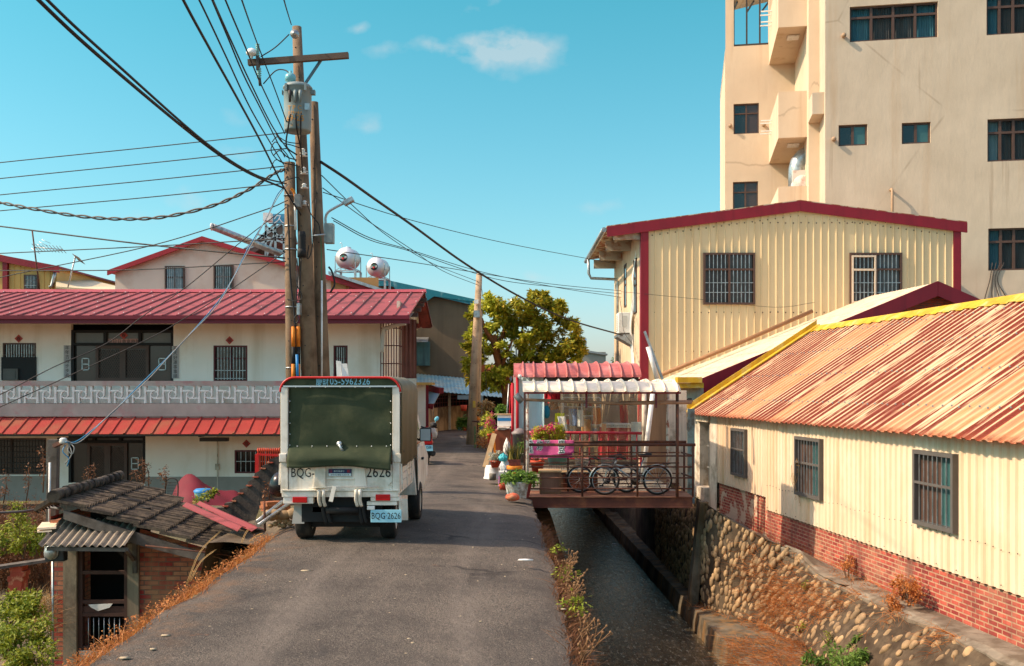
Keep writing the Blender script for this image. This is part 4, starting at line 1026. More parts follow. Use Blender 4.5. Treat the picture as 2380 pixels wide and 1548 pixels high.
# balcony
mb = MB(HF); yb0 = -1.05
mb.box((-23,yb0-.02,HZ(966)),(HX(890),0,HZ(939)+.03)); mb.box((HX(300),yb0+.02,HZ(974)),(HX(890),0,HZ(966))); bal = mb.build('balcony', mat('balcony_concrete', (170,156,148), .9, .15, 1.5, c2=(176,112,114), cov=.26, s2=.8, bump=.3, bs=20), HS)
mb = MB(HF); mb.box((-23,yb0-.03,HZ(897)),(HX(890),yb0+.18,HZ(886))); mb.build('top_rail', mat('balcony_concrete', (0,0,0)), bal)
zb0, zb1 = HZ(938)+.03, HZ(897); hh = zb1-zb0; pw = .595
mbk = MB(HF)
def blockmesh(x):
    mb = MB(HF); y0, y1 = yb0+.02, yb0+.12; cz = (zb0+zb1)/2
    def poly(pts): mb.prism([(x+p[0], y0, cz+p[1]) for p in pts][::-1], (0, y1-y0, 0))
    h2 = hh/2; w2 = pw/2; r, th = .135, .035
    n = 16
    for k in range(n):
        g0, g1 = 2*math.pi*k/n, 2*math.pi*(k+1)/n
        poly([((r-th)*math.cos(g0),(r-th)*math.sin(g0)),(r*math.cos(g0),r*math.sin(g0)),(r*math.cos(g1),r*math.sin(g1)),((r-th)*math.cos(g1),(r-th)*math.sin(g1))])
    y0 -= .012; y1 += .012
    poly([(-r-.01,-h2),(-r+.05,-h2),(-r+.035,.0),(-r-.0,.05)]); poly([(r-.05,h2),(r+.01,h2),(r,-.05),(r-.035,0)])
    y0 += .006; y1 -= .006
    poly([(-w2+.03,r-.04),(.0,r-.03),(.02,r+.01),(-w2+.03,r+.015)]); poly([(w2-.03,-r+.04),(0,-r+.03),(-.02,-r-.01),(w2-.03,-r-.015)])
    y0 -= .008; y1 += .008
    for s in (1, -1):
        poly([(s*(w2+.0),-h2),(s*(w2-.045),-h2),(s*(w2-.022),0),(s*(w2-.045),h2),(s*w2,h2)][::s])
    return mb
bx = HX(890)-.3; blk = blockmesh(bx).build('breeze_block', mat('block_white', (236,232,226), .85, .05, 3, streak=(206,204,200), scov=.4, ss=5), bal)
k = 1
while bx-k*pw > -19.2:
    c_ = blk.copy(); C.objects.link(c_); c_.parent = bal; c_.location = blk.location+Vector((-k*pw,0,0)); k += 1
# roof
e0, r0 = Vector((0,-1.6,HZ(737)*0+H+(CY-735)*(HD-1.6)/F)), Vector((0,4.2,H+(CY-679)*(HD+4.2)/F))
Mh = basis(e0, (1,0,0), r0-e0); LS = (r0-e0).length; X1 = (951-CX)*(HD-1.6)/F
mb = MB(HF); sheet(mb, Mh, -24, X1, lambda u: 0, LS, .47, [(0,0),(.78,0),(.84,.05),(.94,.05)], 2); mb.build('roof', M_REDROOF, HS, solid=.01)
mb = MB(HF)
for i, v in enumerate((.35, 1.7, 3.1, 4.6, 5.7)):
    for k in range(i % 2, 44, 2): mb.lathe([(0,.02),(.016,.012),(.018,0)], 6, Mh @ Matrix.Translation((X1-.06-k*.47, v+.12*math.sin(k*2.3), .05)))
tag(mb.build('roof_screws', M_PLASW, HS), kind='stuff')
mb = MB(HF); Mhb = basis(r0, (1,0,0), (0,4,-1.2)); sheet(mb, Mhb, -24, X1, 0, 4, .47, [(0,0),(.78,0),(.84,.05),(.94,.05)]); mb.build('back_roof', M_REDROOF, HS)
mb = MB(HF); mb.prism([(-24,r0.y-.25,r0.z-.02),(-24,r0.y,r0.z+.11),(-24,r0.y+.25,r0.z-.02)], (X1+24+.05,0,0)); mb.build('ridge_cap', mat('ridge_red', (158,62,66), .5), HS)
mb = MB(HF); mb.box((-24,e0.y-.08,e0.z-.24),(X1+.02,e0.y,e0.z-.02)); mb.box((-24,e0.y-.16,e0.z-.1),(X1+.02,e0.y-.08,e0.z+.02)); mb.build('gutter', mat('gutter_maroon', (110,22,40), .5, .1, 2), HS)
mb = MB(HF)
for k in range(52): 
    x = X1-.35-k*.37; mb.quad((x,e0.y+.04,e0.z-.14),(x+.34,e0.y+.04,e0.z-.10),(x+.34,-.02,e0.z+.24),(x,-.02,e0.z+.20))
mb.build('eave_boards', mat('eave_board', (204,184,162), .8, .1, 2, island=.3), HS)
mb = MB(HF)                                                         # stained gable overhang seen from below
mb.box((X1-.6,.1,HZ(720)),(X1-.5,7,r0.z-.7)); mb.prism([(X1-.75,.1,HZ(735)),(X1-.75,4.2,r0.z-.1),(X1-.75,8,HZ(735))], (.1,0,0)); mb.build('gable_board', M_PLASTER, HS)
for k in range(4): mb = MB(HF); y = .3+k*1.2; mb.box((X1-.7,y,e0.z+.05+y*.23),(X1+.1,y+.12,e0.z+.2+y*.23)); mb.build('purlin', M_BROWNF, HS)
# awning over the ground floor
ea, ra = Vector((0,-1.95,H+(CY-1009)*(HD-1.95)/F)), Vector((0,-.98,H+(CY-969)*(HD-.98)/F))
Ma = basis(ea, (1,0,0), ra-ea); mb = MB(HF); sheet(mb, Ma, -23, HX(900), 0, (ra-ea).length, .44, [(0,0),(.80,0),(.85,.04),(.94,.04)], 2); aw = mb.build('awning', M_REDAWN, HS, solid=.008)
mb = MB(HF); mb.box((-23,-1.9,ea.z-.07),(HX(900),-1.84,ea.z-.01))
for x in (290,500,700): mb.box((HX(x),-1.84,ea.z-.10),(HX(x)+.08,0,ea.z-.03))
mb.build('awning_frame', M_DARKM, aw)
for x0, x1 in ((142,252),(470,515)):
    mb = MB(HF); p = W(x0,1018,HD-.7); q = W(x1,1016,HD-.7)
    mb.box((p.x,-1.0,p.z-.1),(p.x+.9,-.7,p.z+.02)) ; mb.build('hanging_lamp_batten', M_DARKM, HS)
mb = MB(HF); mb.box((HX(505),-.04,HG),(HX(507),0,HZ(1012))); mb.box((HX(501),-.06,HZ(1092)),(HX(510),0,HZ(1078))); mb.build('meter_conduit', M_PLASTER, HS)
# side cage and brown sheet wall
mb = MB(HF); x0, x1 = HX(890), HX(932)
for k in range(8): u = x0+(x1-x0)*k/7; mb.bar((u,-.55,HZ(885)),(u,-.55,HZ(745)), .03)
for z in (HZ(885),HZ(846),HZ(805),HZ(765),HZ(747)): mb.bar((x0,-.55,z),(x1,-.55,z), .03); mb.bar((x1,-.55,z),(x1,1.2,z), .03)
for k in range(1,5): mb.bar((x1,-.55+.4*k,HZ(885)),(x1,-.55+.4*k,HZ(745)), .03)
cg = mb.build('window_cage', mat('rust_maroon', (96,44,40), .8, .2, 5), HS)
mb = MB(HF); Ms = basis((HX(932),.2,HZ(885)-.3),(1,0,0),(0,0,1),(0,-1,0)); sheet(mb, Ms, 0, HX(967)-HX(932), 0, HZ(742)-HZ(885)+.3, .14, SINE); mb.build('brown_sheet', mat('rust_brown_sheet', (112,62,50), .7, .25, 2, streak=(150,90,70), scov=.4, ss=5), HS)
mb = MB(HF); mb.tube(curve([(HX(893),-.6,HZ(820)),(HX(896),-.6,HZ(772)),(HX(905),-.6,HZ(765)),(HX(930),-.62,HZ(757)),(HX(948),-.62,HZ(754))],4), .07, 8); mb.build('drain_pipe', mat('pale_pipe', (196,190,178), .6), HS)
mb = MB(HF); mb.box((HX(892),.05,HG),(HX(967),.15,HZ(900)+.3)); mb.build('side_wall', M_PLASTER, HS)

# ---------------------------------------------------------------- houses behind
def gable(name, label, d, poly, depth, wallm, trim, tw_, wins=(), group=None):
    T = thing(name, label, 'house', (W(poly[0][0], CY, d).x, d, HG)); Fm = frame((0, d, 0), 0)
    kk = F/d; P = [((x-CX)/kk, H+(CY-y)/kk) for x, y in poly]
    mb = MB(Fm); mb.prism([(P[0][0]+.2,0,HG)]+[(x+(0.25 if i == 0 else -.25 if i == len(P)-1 else 0),0,z-.05) for i, (x, z) in enumerate(P)]+[(P[-1][0]-.2,0,HG)], (0,depth,0)); mb.build('wall', wallm, T)
    mb = MB(Fm)
    for a, b in zip(P, P[1:]): mb.prism([(a[0],-.3,a[1]-tw_),(b[0],-.3,b[1]-tw_),(b[0],-.3,b[1]),(a[0],-.3,a[1])], (0,.08,0)); mb.prism([(a[0],-.22,a[1]-.1),(b[0],-.22,b[1]-.1),(b[0],-.22,b[1]-.002),(a[0],-.22,a[1]-.002)], (0,depth+.3,0))
    mb.build('roof', trim, T)
    for (x0, y0, x1, y1, nb, pm) in wins:
        a, c, b, e = (x0-CX)/kk, H+(CY-y1)/kk, (x1-CX)/kk, H+(CY-y0)/kk
        barred(Fm, T, a, c, b, e, nb, y=-.08, rail=.62, pm=pm, hb=(.25,))
    return T, Fm, kk
g1, gF, gk = gable('gabled_house', 'pink-beige gabled house with a red verge rising behind the red-roofed house', 45.0, [(255,630),(474,551),(905,684)], 10, M_PINKW, mat('verge_red', (158,34,44), .5, .1, 2), .22,
    [(385,619,430,690,9,mat('pale_glass', (120,140,144), .2, .2, 1)), (498,617,543,690,9,M_GLASSD)])  # left pane has a paler grey-blue colour than the right one
x7 = lambda x: (x-CX)/gk
z7 = lambda y: H+(CY-y)/gk
mb = MB(gF); mb.prism([(x7(768),-.5,z7(640)),(x7(906),-.5,z7(685)),(x7(906),-.5,z7(678)),(x7(768),-.5,z7(633))], (0,1.2,0)); mb.build('eave_slab', M_GALV, g1)
mb = MB(gF); mb.box((x7(770),-.05,z7(690)),(x7(880),-.012,z7(640)-.1)); mb.box((x7(782),-.09,z7(690)),(x7(805),-.05,z7(655))); mb.build('side_bay', mat('ochre_wall', (176,132,84), .9, .1, 1.5), g1)
mb = MB(gF); mb.box((x7(812),-.1,z7(690)),(x7(845),-.05,z7(662))); mb.build('hung_carpet', M_REDROOF, g1)
# solar water heater frame with its long tank
SW = thing('solar_water_heater', 'steel rack of a rooftop solar water heater with slanting long grey tube and blue sign', 'water heater', (-9.5, 46, 8))
q = lambda x, y, d=46: W(x, y, d)
mb = MB()
for a, b in (((545,580),(660,612)),((545,590),(660,545)),((560,585),(655,520)),((596,560),(662,500)),((545,575),(545,598)),((660,500),(660,615)),((640,500),(640,615)),((618,520),(618,600)),((600,545),(662,565)),((575,562),(662,585)),((618,525),(662,560)),((640,540),(618,600)),((560,600),(620,598))): mb.bar(q(*a), q(*b), .09)
mb.build('steel_frame', M_GALV, SW)
mb = MB(); mb.prism([q(560,582), q(655,522), q(660,545), q(585,590)], (0,3,0)); mb.build('collector_panel', mat('collector', (104,92,80), .6, .2, 3), SW)
mb = MB(); mb.tube([q(494,527,40.5), q(650,589,44)], .14, 12); mb.build('long_tube', M_GALV, SW)
mb = MB(); mb.lathe([(0,0),(.15,.01),(.16,.06),(.14,.08)], 12, basis(q(495,527,40.5),(0,1,0),(0,0,1),(-1,0,-.1))); mb.build('tube_cap', M_PLASW, SW)
mb = MB(); a, b = q(625,520), q(664,498); mb.box((a.x,45.9,a.z),(b.x+.2,46.1,b.z)); sg = mb.build('sign', mat('sign_blue', (70,150,184), .5), SW)
mb = MB(); mb.text('三久三', .5, basis(((a.x+b.x)/2+.1,45.88,(a.z+b.z)/2),(1,0,0),(0,0,1),(0,-1,0))); mb.build('lettering', M_INKW, sg)
mb = MB(); a, b = q(614,514,45.5), q(632,496,45.5); mb.box((a.x,45.3,a.z),(b.x,45.7,b.z)); mb.build('junction_box', M_PLASW, SW)
# round stainless tanks
def tank(x, y, px, d, label, rz):
    T = thing('water_tank', label, 'water tank', W(x, y+px*.98, d), rz, 'stainless rooftop water tanks')
    r = px*.48*d/F; F0 = frame(W(x, y, d), rz); zb = -px*.98*d/F
    mb = MB(F0); L = r*.95; pr = [(0,-L*.5-r*.42),(r*.42,-L*.5-r*.40),(r*.75,-L*.5-r*.25),(r*.95,-L*.5-r*.06),(r,-L*.5),(r*1.02,-L*.5+.03),(r,-L*.5+.06),(r,L*.9),(r*.9,L*.9+r*.15),(r*.5,L*.9+r*.35),(0,L*.9+r*.4)]
    Mt = Matrix.Rotation(R(-90), 4, 'X'); mb.lathe(pr, 36, Mt); bd = mb.build('tank_body', M_STEEL, T)
    mb = MB(F0); mb.lathe([(0,-L*.5-r*.455),(r*.40,-L*.5-r*.435)], 24, Mt); lg = mb.build('emblem', M_INK, bd)
    Me = basis((0,-L*.5-r*.50,0),(1,0,0),(0,0,1),(0,-1,0))
    mb = MB(F0); mb.text('穩', r*.26, Me @ Matrix.Translation((-r*.24,0,0))); mb.text('牌', r*.26, Me @ Matrix.Translation((r*.24,0,0))); mb.build('lettering', M_INKW, lg)
    mb = MB(F0); mb.prism([Me @ Vector(p) for p in ((-r*.09,r*.02,0),(r*.09,r*.02,0),(r*.11,r*.2,0),(r*.04,r*.16,0),(0,r*.26,0),(-r*.04,r*.16,0),(-r*.11,r*.2,0))], (0,.004,0)); mb.build('green_mark', mat('mark_green', (30,120,100)), lg)
    mb = MB(F0); mb.lathe([(0,.004),(r*.11,.004),(r*.11,0)], 14, Me @ Matrix.Translation((0,-r*.12,0))); mb.build('red_mark', M_INKR, lg)
    mb = MB(F0); mb.lathe([(r*.3,r*.95),(r*.3,r*1.08),(r*.2,r*1.13),(0,r*1.14)], 16, Matrix.Translation((0,L*.2,0))); mb.tube(curve([(-r*.45,-r*.2,r*.8),(-r*.45,-r*.2,r*1.35),(-r*.55,-r*.2,r*1.5),(-r*.68,-r*.2,r*1.42)],4), r*.03, 6); mb.build('lid', M_STEEL, bd)
    mb = MB(F0); w_ = r*1.02
    for sx in (-1,1):
        for sy in (-L*.5, L*.9): mb.bar((sx*w_,sy,-r*1.18),(sx*w_,sy,r*.2), r*.06)
        mb.bar((sx*w_,-L*.5,-r*1.2),(sx*w_,L*.9,-r*1.2), r*.1)
    for sy in (-L*.5, L*.9): mb.bar((-w_,sy,-r*1.2),(w_,sy,-r*1.2), r*.1); mb.bar((-w_,sy,-r*1.15),(-r*.3,sy,-r*.8), r*.05); mb.bar((w_,sy,-r*1.15),(r*.3,sy,-r*.8), r*.05)
    st = mb.build('stand', M_GALV, T)
    for sx in (-1,1):
        for sy in (-L*.5, L*.9):
            mb = MB(F0); mb.bar((sx*w_,sy,zb-.3*(sx+1)),(sx*w_,sy,-r*1.25), r*.18); mb.build('leg', M_GALV, st)
    return T
tank(807, 601, 51, 47, 'round stainless water tank nearer the concrete poles, higher on the roof', R(-14))
tank(877, 622, 47, 49.5, 'round stainless water tank lower on the sloping roof beside the teal trim', R(-14))
# dark rendered building with teal trim
g2, gF2, gk2 = gable('rendered_building', 'large dark-rendered building with teal roof edge behind the red-roofed house', 56.0, [(850,655),(905,653),(1106,699)], 12, M_DARKWALL, M_TEALT, .3)
mb = MB(gF2); mb.prism([((905-CX)/gk2,-.35,H+(CY-653)/gk2),((1106-CX)/gk2,-.35,H+(CY-697)/gk2),((1106-CX)/gk2,-.35,H+(CY-703)/gk2),((1010-CX)/gk2,-.35,H+(CY-690)/gk2),((975-CX)/gk2,-.35,H+(CY-712)/gk2),((940-CX)/gk2,-.35,H+(CY-700)/gk2)], (0,.1,0)); mb.build('teal_fascia', M_TEALT, g2)
mb = MB(gF2); mb.box(((968-CX)/gk2,-.5,H+(CY-850)/gk2),((1000-CX)/gk2,-.02,H+(CY-795)/gk2)); mb.build('window_bay', mat('teal_shutter', (72,110,112), .7, .2, 2, streak=(40,60,64), scov=.5), g2)
mb = MB(gF2); mb.prism([((963-CX)/gk2,-1.0,H+(CY-797)/gk2),((998-CX)/gk2,-1.0,H+(CY-797)/gk2),((996-CX)/gk2,0,H+(CY-786)/gk2),((966-CX)/gk2,0,H+(CY-786)/gk2)], (0,0,.06)); mb.build('window_hood', M_GALV, g2)
# far left corrugated house and its neighbour roof
g3, gF3, gk3 = gable('corrugated_house', 'small ochre corrugated house with maroon trim behind the left end of the red roof', 52.0, [(-120,560),(8,594),(143,620)], 8, mat('ochre_sheet', (206,166,92), .6, .1, 1), M_MAROON, .35, [(58,639,90,673,8,M_GLASSD)])
mb = MB(gF3); Mg = basis(((45-CX)/gk3,-.03,HG),(1,0,0),(0,0,1),(0,-1,0)); sheet(mb, basis((0,-.03,0),(1,0,0),(0,0,1),(0,-1,0)), (22-CX)/gk3, (57-CX)/gk3, HG, H+(CY-612)/gk3, .3, RIB); sheet(mb, basis((0,-.03,0),(1,0,0),(0,0,1),(0,-1,0)), (91-CX)/gk3, (124-CX)/gk3, HG, H+(CY-622)/gk3, .3, RIB); mb.build('ribbed_sheet', mat('ochre_sheet', (0,0,0)), g3)
mb = MB(gF3); mb.box(((10-CX)/gk3,-.2,HG),((21-CX)/gk3,.1,H+(CY-598)/gk3)); mb.build('corner_post', M_MAROON, g3)
mb = MB(gF3); mb.tube([((130-CX)/gk3,-.1,H+(CY-632)/gk3),((128-CX)/gk3,-.15,H+(CY-645)/gk3),((124-CX)/gk3,-.15,H+(CY-665)/gk3),((118-CX)/gk3,-.15,H+(CY-668)/gk3)], .09, 8); mb.build('drain_pipe', M_GALV, g3)
NB = thing('low_building', 'low pale-roofed building between the ochre house and the pink gabled house', 'building', (-22, 50, HG))
mb = MB(); a, b, c_, d_ = W(130,668,50), W(276,678,50), W(276,668,56), W(130,634,56)
mb.quad(a, b, c_, d_); mb.build('roof', mat('pale_roof', (214,196,156), .6, .1, 1), NB, solid=.1)
mb = MB(); mb.box((a.x,50.3,HG),(b.x,56,b.z-.1)); mb.build('wall', mat('dark_red_wall', (110,50,44), .9), NB)
# antennas
for i, (x0, y0, x1, y1, yx, yy) in enumerate(((92,672,75,537,(82,575,146,580),0),(158,668,175,597,(176,598,190,606),0))):
    A = thing('tv_antenna', ('rooftop television antenna on a tall rusty mast above the ochre house', 'short rooftop antenna mast leaning right beside the pink gabled house')[i], 'antenna', W(x0, y0, 46))
    mb = MB(); mb.tube([W(x0,y0,46), W(x1,y1,46)], .035, 6); mb.build('mast', M_RUST if i == 0 else M_GALV, A)
    mb = MB(); a, b = W(yx[0],yx[1],46), W(yx[2],yx[3],46); mb.tube([a, b], .02, 5)
    for k in range(9): p = a.lerp(b, k/8); mb.tube([p+Vector((0,-.35,.12)), p+Vector((0,.35,-.12))], .012, 4)
    if i == 0:
        p = W(88,572,46); 
        for k in range(5): mb.tube([p+Vector((-.3+.12*k,0,-.1+.1*k)), p+Vector((.1+.12*k,0,-.35+.12*k))], .012, 4)
    mb.build('yagi_elements', M_GALV, A)

# ---------------------------------------------------------------- lane end: far street
mb = MB(); FW = thing('boundary_wall', 'weathered concrete panel wall with a rusty lattice on top where the lane bends', 'wall', (-4.3, 50, -.2))
pl = [G(975,1024,-.2), G(985,1012,-.2), G(1005,1003,-.2), G(1045,999,-.2), G(1098,996,-.2)]
def up(p, y): return Vector((p.x, p.y, H+(CY-y)*p.y/F))
tops = [942, 946, 948, 944, 940]
for i in range(4):
    a, b = pl[i], pl[i+1]; mb.prism([a+Vector((0,0,-.2)), b+Vector((0,0,-.2)), up(b, tops[i+1]), up(a, tops[i])], (.05,.18,0))
mb.build('panel', mat('far_panel', (190,158,120), .9, .12, 1.2, c2=(90,74,56), cov=.38, s2=.7, streak=(92,70,50), scov=.35), FW)
mb = MB()
for i in range(4):
    a, b = pl[i], pl[i+1]; n = 4
    for k in range(n):
        p = a.lerp(b, k/n); 
        if k == 0: mb.bar(p-Vector((0,.08,.1)), up(p, 905)-Vector((0,.08,0)), .14)
mb.build('post', M_PLASTER, FW)
mb = MB()
for i in range(4):
    a, b = up(pl[i], tops[i]), up(pl[i+1], tops[i+1]); c_, d_ = up(pl[i], 908), up(pl[i+1], 905)
    for k in range(7): mb.bar(a.lerp(b, k/7), c_.lerp(d_, k/7), .035)
    for k in range(5): mb.bar(a.lerp(c_, k/4), b.lerp(d_, k/4), .03)
mb.build('lattice', mat('rust_maroon', (0,0,0)), FW)
LS_ = thing('lane_shed', 'low shed with a pale blue corrugated roof and dark open front behind the far pole', 'shed', (-1, 54, -.2))
mb = MB(); A, B, D, E = W(960,905,50), W(1195,926,50), W(1185,885,58), W(965,858,58)
Mq = basis(A, B-A, E-A); sheet(mb, Mq, 0, (B-A).length, 0, (E-A).length, .2, SINE); mb.build('roof', M_BLUEROOF, LS_, solid=.02)
mb = MB(); mb.quad(W(965,858,58), W(1185,885,58), W(1185,879,58.2), W(965,850,58.2)); mb.bar(W(1105,872,57.8), W(1185,886,57.8), .3); mb.build('blue_flashing', M_BLUE, LS_)
mb = MB(); mb.box((W(960,900,53).x,53,-.2),(W(1200,900,53).x+2,53.2,1.55)); mb.build('shade_backing', M_DARK, LS_)  # shade inside the open front, painted as a black sheet
mb = MB(); 
for x in (1128,): p = G(x, 990, -.2); mb.bar((p.x,50,-.2),(p.x,50,H+(CY-920)*50/F), .16); mb.bar((p.x-1.2,50,1.5),(p.x,50,1.5), .2)
mb.build('post', mat('pale_blue_post', (130,156,164), .7), LS_)
mb = MB(); mb.box((W(1108,868,60).x,60,0),(W(1200,868,60).x+1,60.3,3.4)); mb.build('orange_wall', mat('orange_wall', (186,104,66), .9), LS_)
GH = thing('gatehouse', 'narrow white pillar with a yellow tiled cap and red post beside the parked truck', 'pillar', (W(985,1010,38).x, 38, -.3))
mb = MB(); a, b = W(966,1020,38), W(990,895,38); mb.box((a.x,37.9,-.3),(b.x,38.6,b.z)); mb.build('wall', M_WHITE, GH)
mb = MB(); mb.box((a.x-.2,37.4,b.z),(W(1006,890,38).x,39,b.z+.1)); mb.build('roof', mat('tile_yellow', (206,164,92), .7), GH)
mb = MB(); p = W(993,960,38); mb.box((p.x-.05,37.9,-.3),(p.x+.05,38.1,b.z)); mb.build('red_post', M_MAROON, GH)
AWN = thing('wall_awning', 'small sky-blue tilted awning sheet framed in maroon at the lane bend', 'awning', (W(1008,930,39).x, 39, 1))
mb = MB(); mb.prism([W(993,905,39), W(1022,912,38.2), W(1008,938,37.6), W(993,938,38)], (0,.4,0)); mb.build('sheet', mat('sky_sheet', (176,206,220), .4, .06, 2), AWN)
mb = MB(); mb.bar(W(992,901,39), W(1026,908,38.2), .22); mb.prism([W(992,938,38), W(1008,939,37.6), W(1005,952,37.8), W(992,948,38)], (0,.3,0)); mb.build('frame', M_MAROON, AWN)

# ---------------------------------------------------------------- far poles
def pole(name, label, base, top, r0, r1, mt=None, group=None):
    T = thing(name, label, 'utility pole', base, 0, group)
    b, t_ = Vector(base), Vector(top); mb = MB(); mb.tube([b+Vector((0,0,-.3)), b.lerp(t_, .5), t_], [r0, (r0+r1)/2, r1], 20); s = mb.build('shaft', mt or M_POLE, T)
    mb = MB()
    for k in range(12):
        q = b.lerp(t_, .2+.75*k/11); r = r0+(r1-r0)*(.2+.75*k/11); mb.lathe([(0,.004),(.014,.004),(.016,0)], 6, basis(q+Vector((r*.25*(-1 if k % 2 else 1),-r*.97,0)),(1,0,0),(0,0,1),(0,-1,0)))
    o = mb.build('step_holes', M_DARKM, s); o['kind'] = 'stuff'
    return T
fb = G(1094, 1033, -.2); FP = pole('utility_pole', 'tall slim concrete pole at the lane bend beside the tree', fb, W(1114, 636, fb.y), .20, .115, M_POLEL)
mb = MB(); mb.tube([G(1100,1033,-.2)+Vector((.06,.35,0)), W(1114,722,fb.y+.35)], [.17,.13], 14); mb.build('backing_pole', M_POLEL, FP)
mb = MB(); p, q = W(1108,1000,fb.y+.2), W(1112,935,fb.y+.2)
for k in range(6):
    a, b = p.lerp(q, k/6), p.lerp(q, (k+1)/6); 
    if k % 2 == 0: mb.tube([a, b], .13, 12)
mb.build('orange_stripes', M_ORANGE, FP)
mb = MB()
for k in range(6):
    a, b = p.lerp(q, k/6), p.lerp(q, (k+1)/6)
    if k % 2: mb.tube([a, b], .13, 12)
mb.build('black_stripes', M_BLACK, FP)
for nm, x0, y0, x1, y1, m_ in (('meter_box', 1101,722,1115,738, M_GALV), ('notice_plate', 1099,932,1105,947, M_YELLOW), ('lamp_sensor', 1102,697,1112,706, M_PLASW)):
    mb = MB(); a, b = W(x0,y1,fb.y-.25), W(x1,y0,fb.y-.25); mb.box((a.x,fb.y-.35,a.z),(b.x,fb.y-.15,b.z)); mb.build(nm, m_, FP)

# ---------------------------------------------------------------- three concrete poles beside the truck
D0 = 19.5
PL = pole('utility_pole', 'shorter left pole of the clustered three, carrying yellow cable guards', W(681,1075,D0), W(673,378,D0), .125, .105)
PM = pole('utility_pole', 'tallest middle pole of the clustered three, carrying crossarm and transformer', W(728,1075,D0+.1), W(690,63,D0+.1), .185, .09)
PR = pole('utility_pole', 'right pole of the clustered three, carrying the street lamp', W(757,1075,D0+.35), W(729,238,D0+.35), .165, .09)
def wbar(pts, nm, m_, par, r=.02, n=6, cv=True):
    mb = MB(); mb.tube(curve([W(*p) for p in pts], 6) if cv and len(pts) > 2 else [W(*p) for p in pts], r, n); return mb.build(nm, m_, par)
CA = thing('crossarm', 'dark crossarm with arresters and insulators near the top of the middle pole', 'crossarm', W(692,137,D0-.15))
mb = MB(); mb.bar(W(577,146,D0-.2), W(810,129,D0-.2), .10, .11); mb.build('arm', mat('arm_wood', (98,80,68), .85, .15, 4), CA)
mb = MB(); mb.bar(W(752,131,D0-.16), W(709,195,D0-.12), .045); mb.build('brace', mat('brace_blue', (66,98,112), .6), CA)
def ins(x, y0, y1, r, nm, m_, par, d=D0-.3, n=7):
    a, b = W(x,y1,d), W(x,y0,d); L = (b-a).length; pr = [(0,0)]
    for k in range(n): pr += [(r*.55, L*k/n), (r, L*(k+.4)/n), (r*.55, L*(k+.8)/n)]
    mb = MB(); mb.lathe(pr+[(0,L)], 14, Matrix.Translation(a)); return mb.build(nm, m_, par)
ins(598.5,101,135,.045,'arrester', mat('teal_porcelain', (120,168,164), .3), CA); ins(602,157,183,.05,'lower_arrester', mat('teal_porcelain', (0,0,0)), CA, n=5)
mb = MB(); mb.box(tuple(W(595,162,D0-.35)), tuple(W(605,134,D0-.22))); mb.tube([W(603,183,D0-.3), W(605,199,D0-.3)], .03, 8); mb.build('arrester_clamp', M_DARKM, CA)
mb = MB(); a = W(585,133,D0-.3); mb.lathe([(.02,-.02),(.03,.03),(.10,.05),(.11,.08),(.07,.15),(.03,.17),(0,.18)], 16, Matrix.Translation(a)); mb.build('insulator', M_PLASW, CA)
mb = MB(); Mi = basis(W(686,81,D0-.15),(1,0,0),(0,0,1),(0,-1,0)); mb.lathe([(0,.12),(.03,.12),(.04,.08),(.085,.06),(.085,.03),(.06,.02),(.08,0),(0,-.05)], 20, Mi); mb.build('disc_insulator', M_GALV, PM)
TRF = thing('pole_transformer', 'grey barrel transformer with orange lettering hung on the middle pole', 'transformer', W(692,309,D0-.45))
a = W(692,307,D0-.45); r = 32*(D0-.45)/F; h_ = 103*(D0-.45)/F
mb = MB(); mb.lathe([(0,0),(r*.92,0),(r*.96,.03),(r*.98,h_*.5),(r,h_*.96),(r*1.06,h_*.97),(r*1.06,h_),(r*.9,h_+.05),(0,h_+.07)], 32, Matrix.Translation(a)); tb = mb.build('tank_body', M_TRANSF, TRF)
for s in (-1, 1): mb = MB(); mb.box((a.x+s*r-.02,a.y-.05,a.z+h_*.84),(a.x+s*r+.05*s+.02,a.y+.05,a.z+h_*.94)); mb.build('lifting_lug', M_TRANSF, TRF)
for x in (664, 709): mb = MB(); p = W(x, 203, D0-.72); mb.box((p.x-.02,p.y,p.z-.05),(p.x+.02,p.y+.05,p.z+.08)); mb.build('lid_clamp', M_TRANSF, TRF)
mb = MB(); b = W(675,197,D0-.5); mb.lathe([(.06,0),(.05,.05),(.1,.07),(.105,.14),(.09,.19),(.06,.21),(.03,.22),(.03,.26),(0,.27)], 16, Matrix.Translation(b)); mb.build('bushing', mat('teal_bushing', (120,180,188), .3), TRF)
for i, x in enumerate((675,687,699)):
    mb = MB(); p = W(x, 214, D0-.45-r*.98); mb.tube([p+Vector((0,.05,0)), p+Vector((0,-.04,0)), p+Vector((0,-.05,-.05)), p+Vector((0,-.05,-.2))], [.035,.035,.03,.022], 8); mb.build('terminal', M_DARKM if i == 0 else M_TRANSF, TRF)
def curvetext(txt, size, zc, mt, nm, dx=0):
    mb = MB(); vs, fs, w_, hh_ = glyphs(txt); rr = r+.006; 
    mb.add([Vector((a.x+rr*math.sin(((x-w_/2)*size+dx)/rr), a.y-rr*math.cos(((x-w_/2)*size+dx)/rr), zc+(y-hh_/2)*size)) for x, y in vs], fs); mb.build(nm, mt, tb)
zt_ = lambda y: H+(CY-y)*(D0-.7)/F
curvetext('T P C', .12, zt_(250), M_INKO, 'lettering', -.01); curvetext('07N44', .10, zt_(262), M_INKO, 'lettering', 0); curvetext('69-25', .16, zt_(274), M_INKO, 'lettering', 0); curvetext('U   N', .07, zt_(290), M_INKO, 'lettering', 0)
mb = MB(); p = W(714,248,D0-.45-r*.85); mb.box((p.x-.045,p.y-.02,p.z-.06),(p.x+.045,p.y,p.z+.06)); mb.build('name_plate', M_GALV, tb)
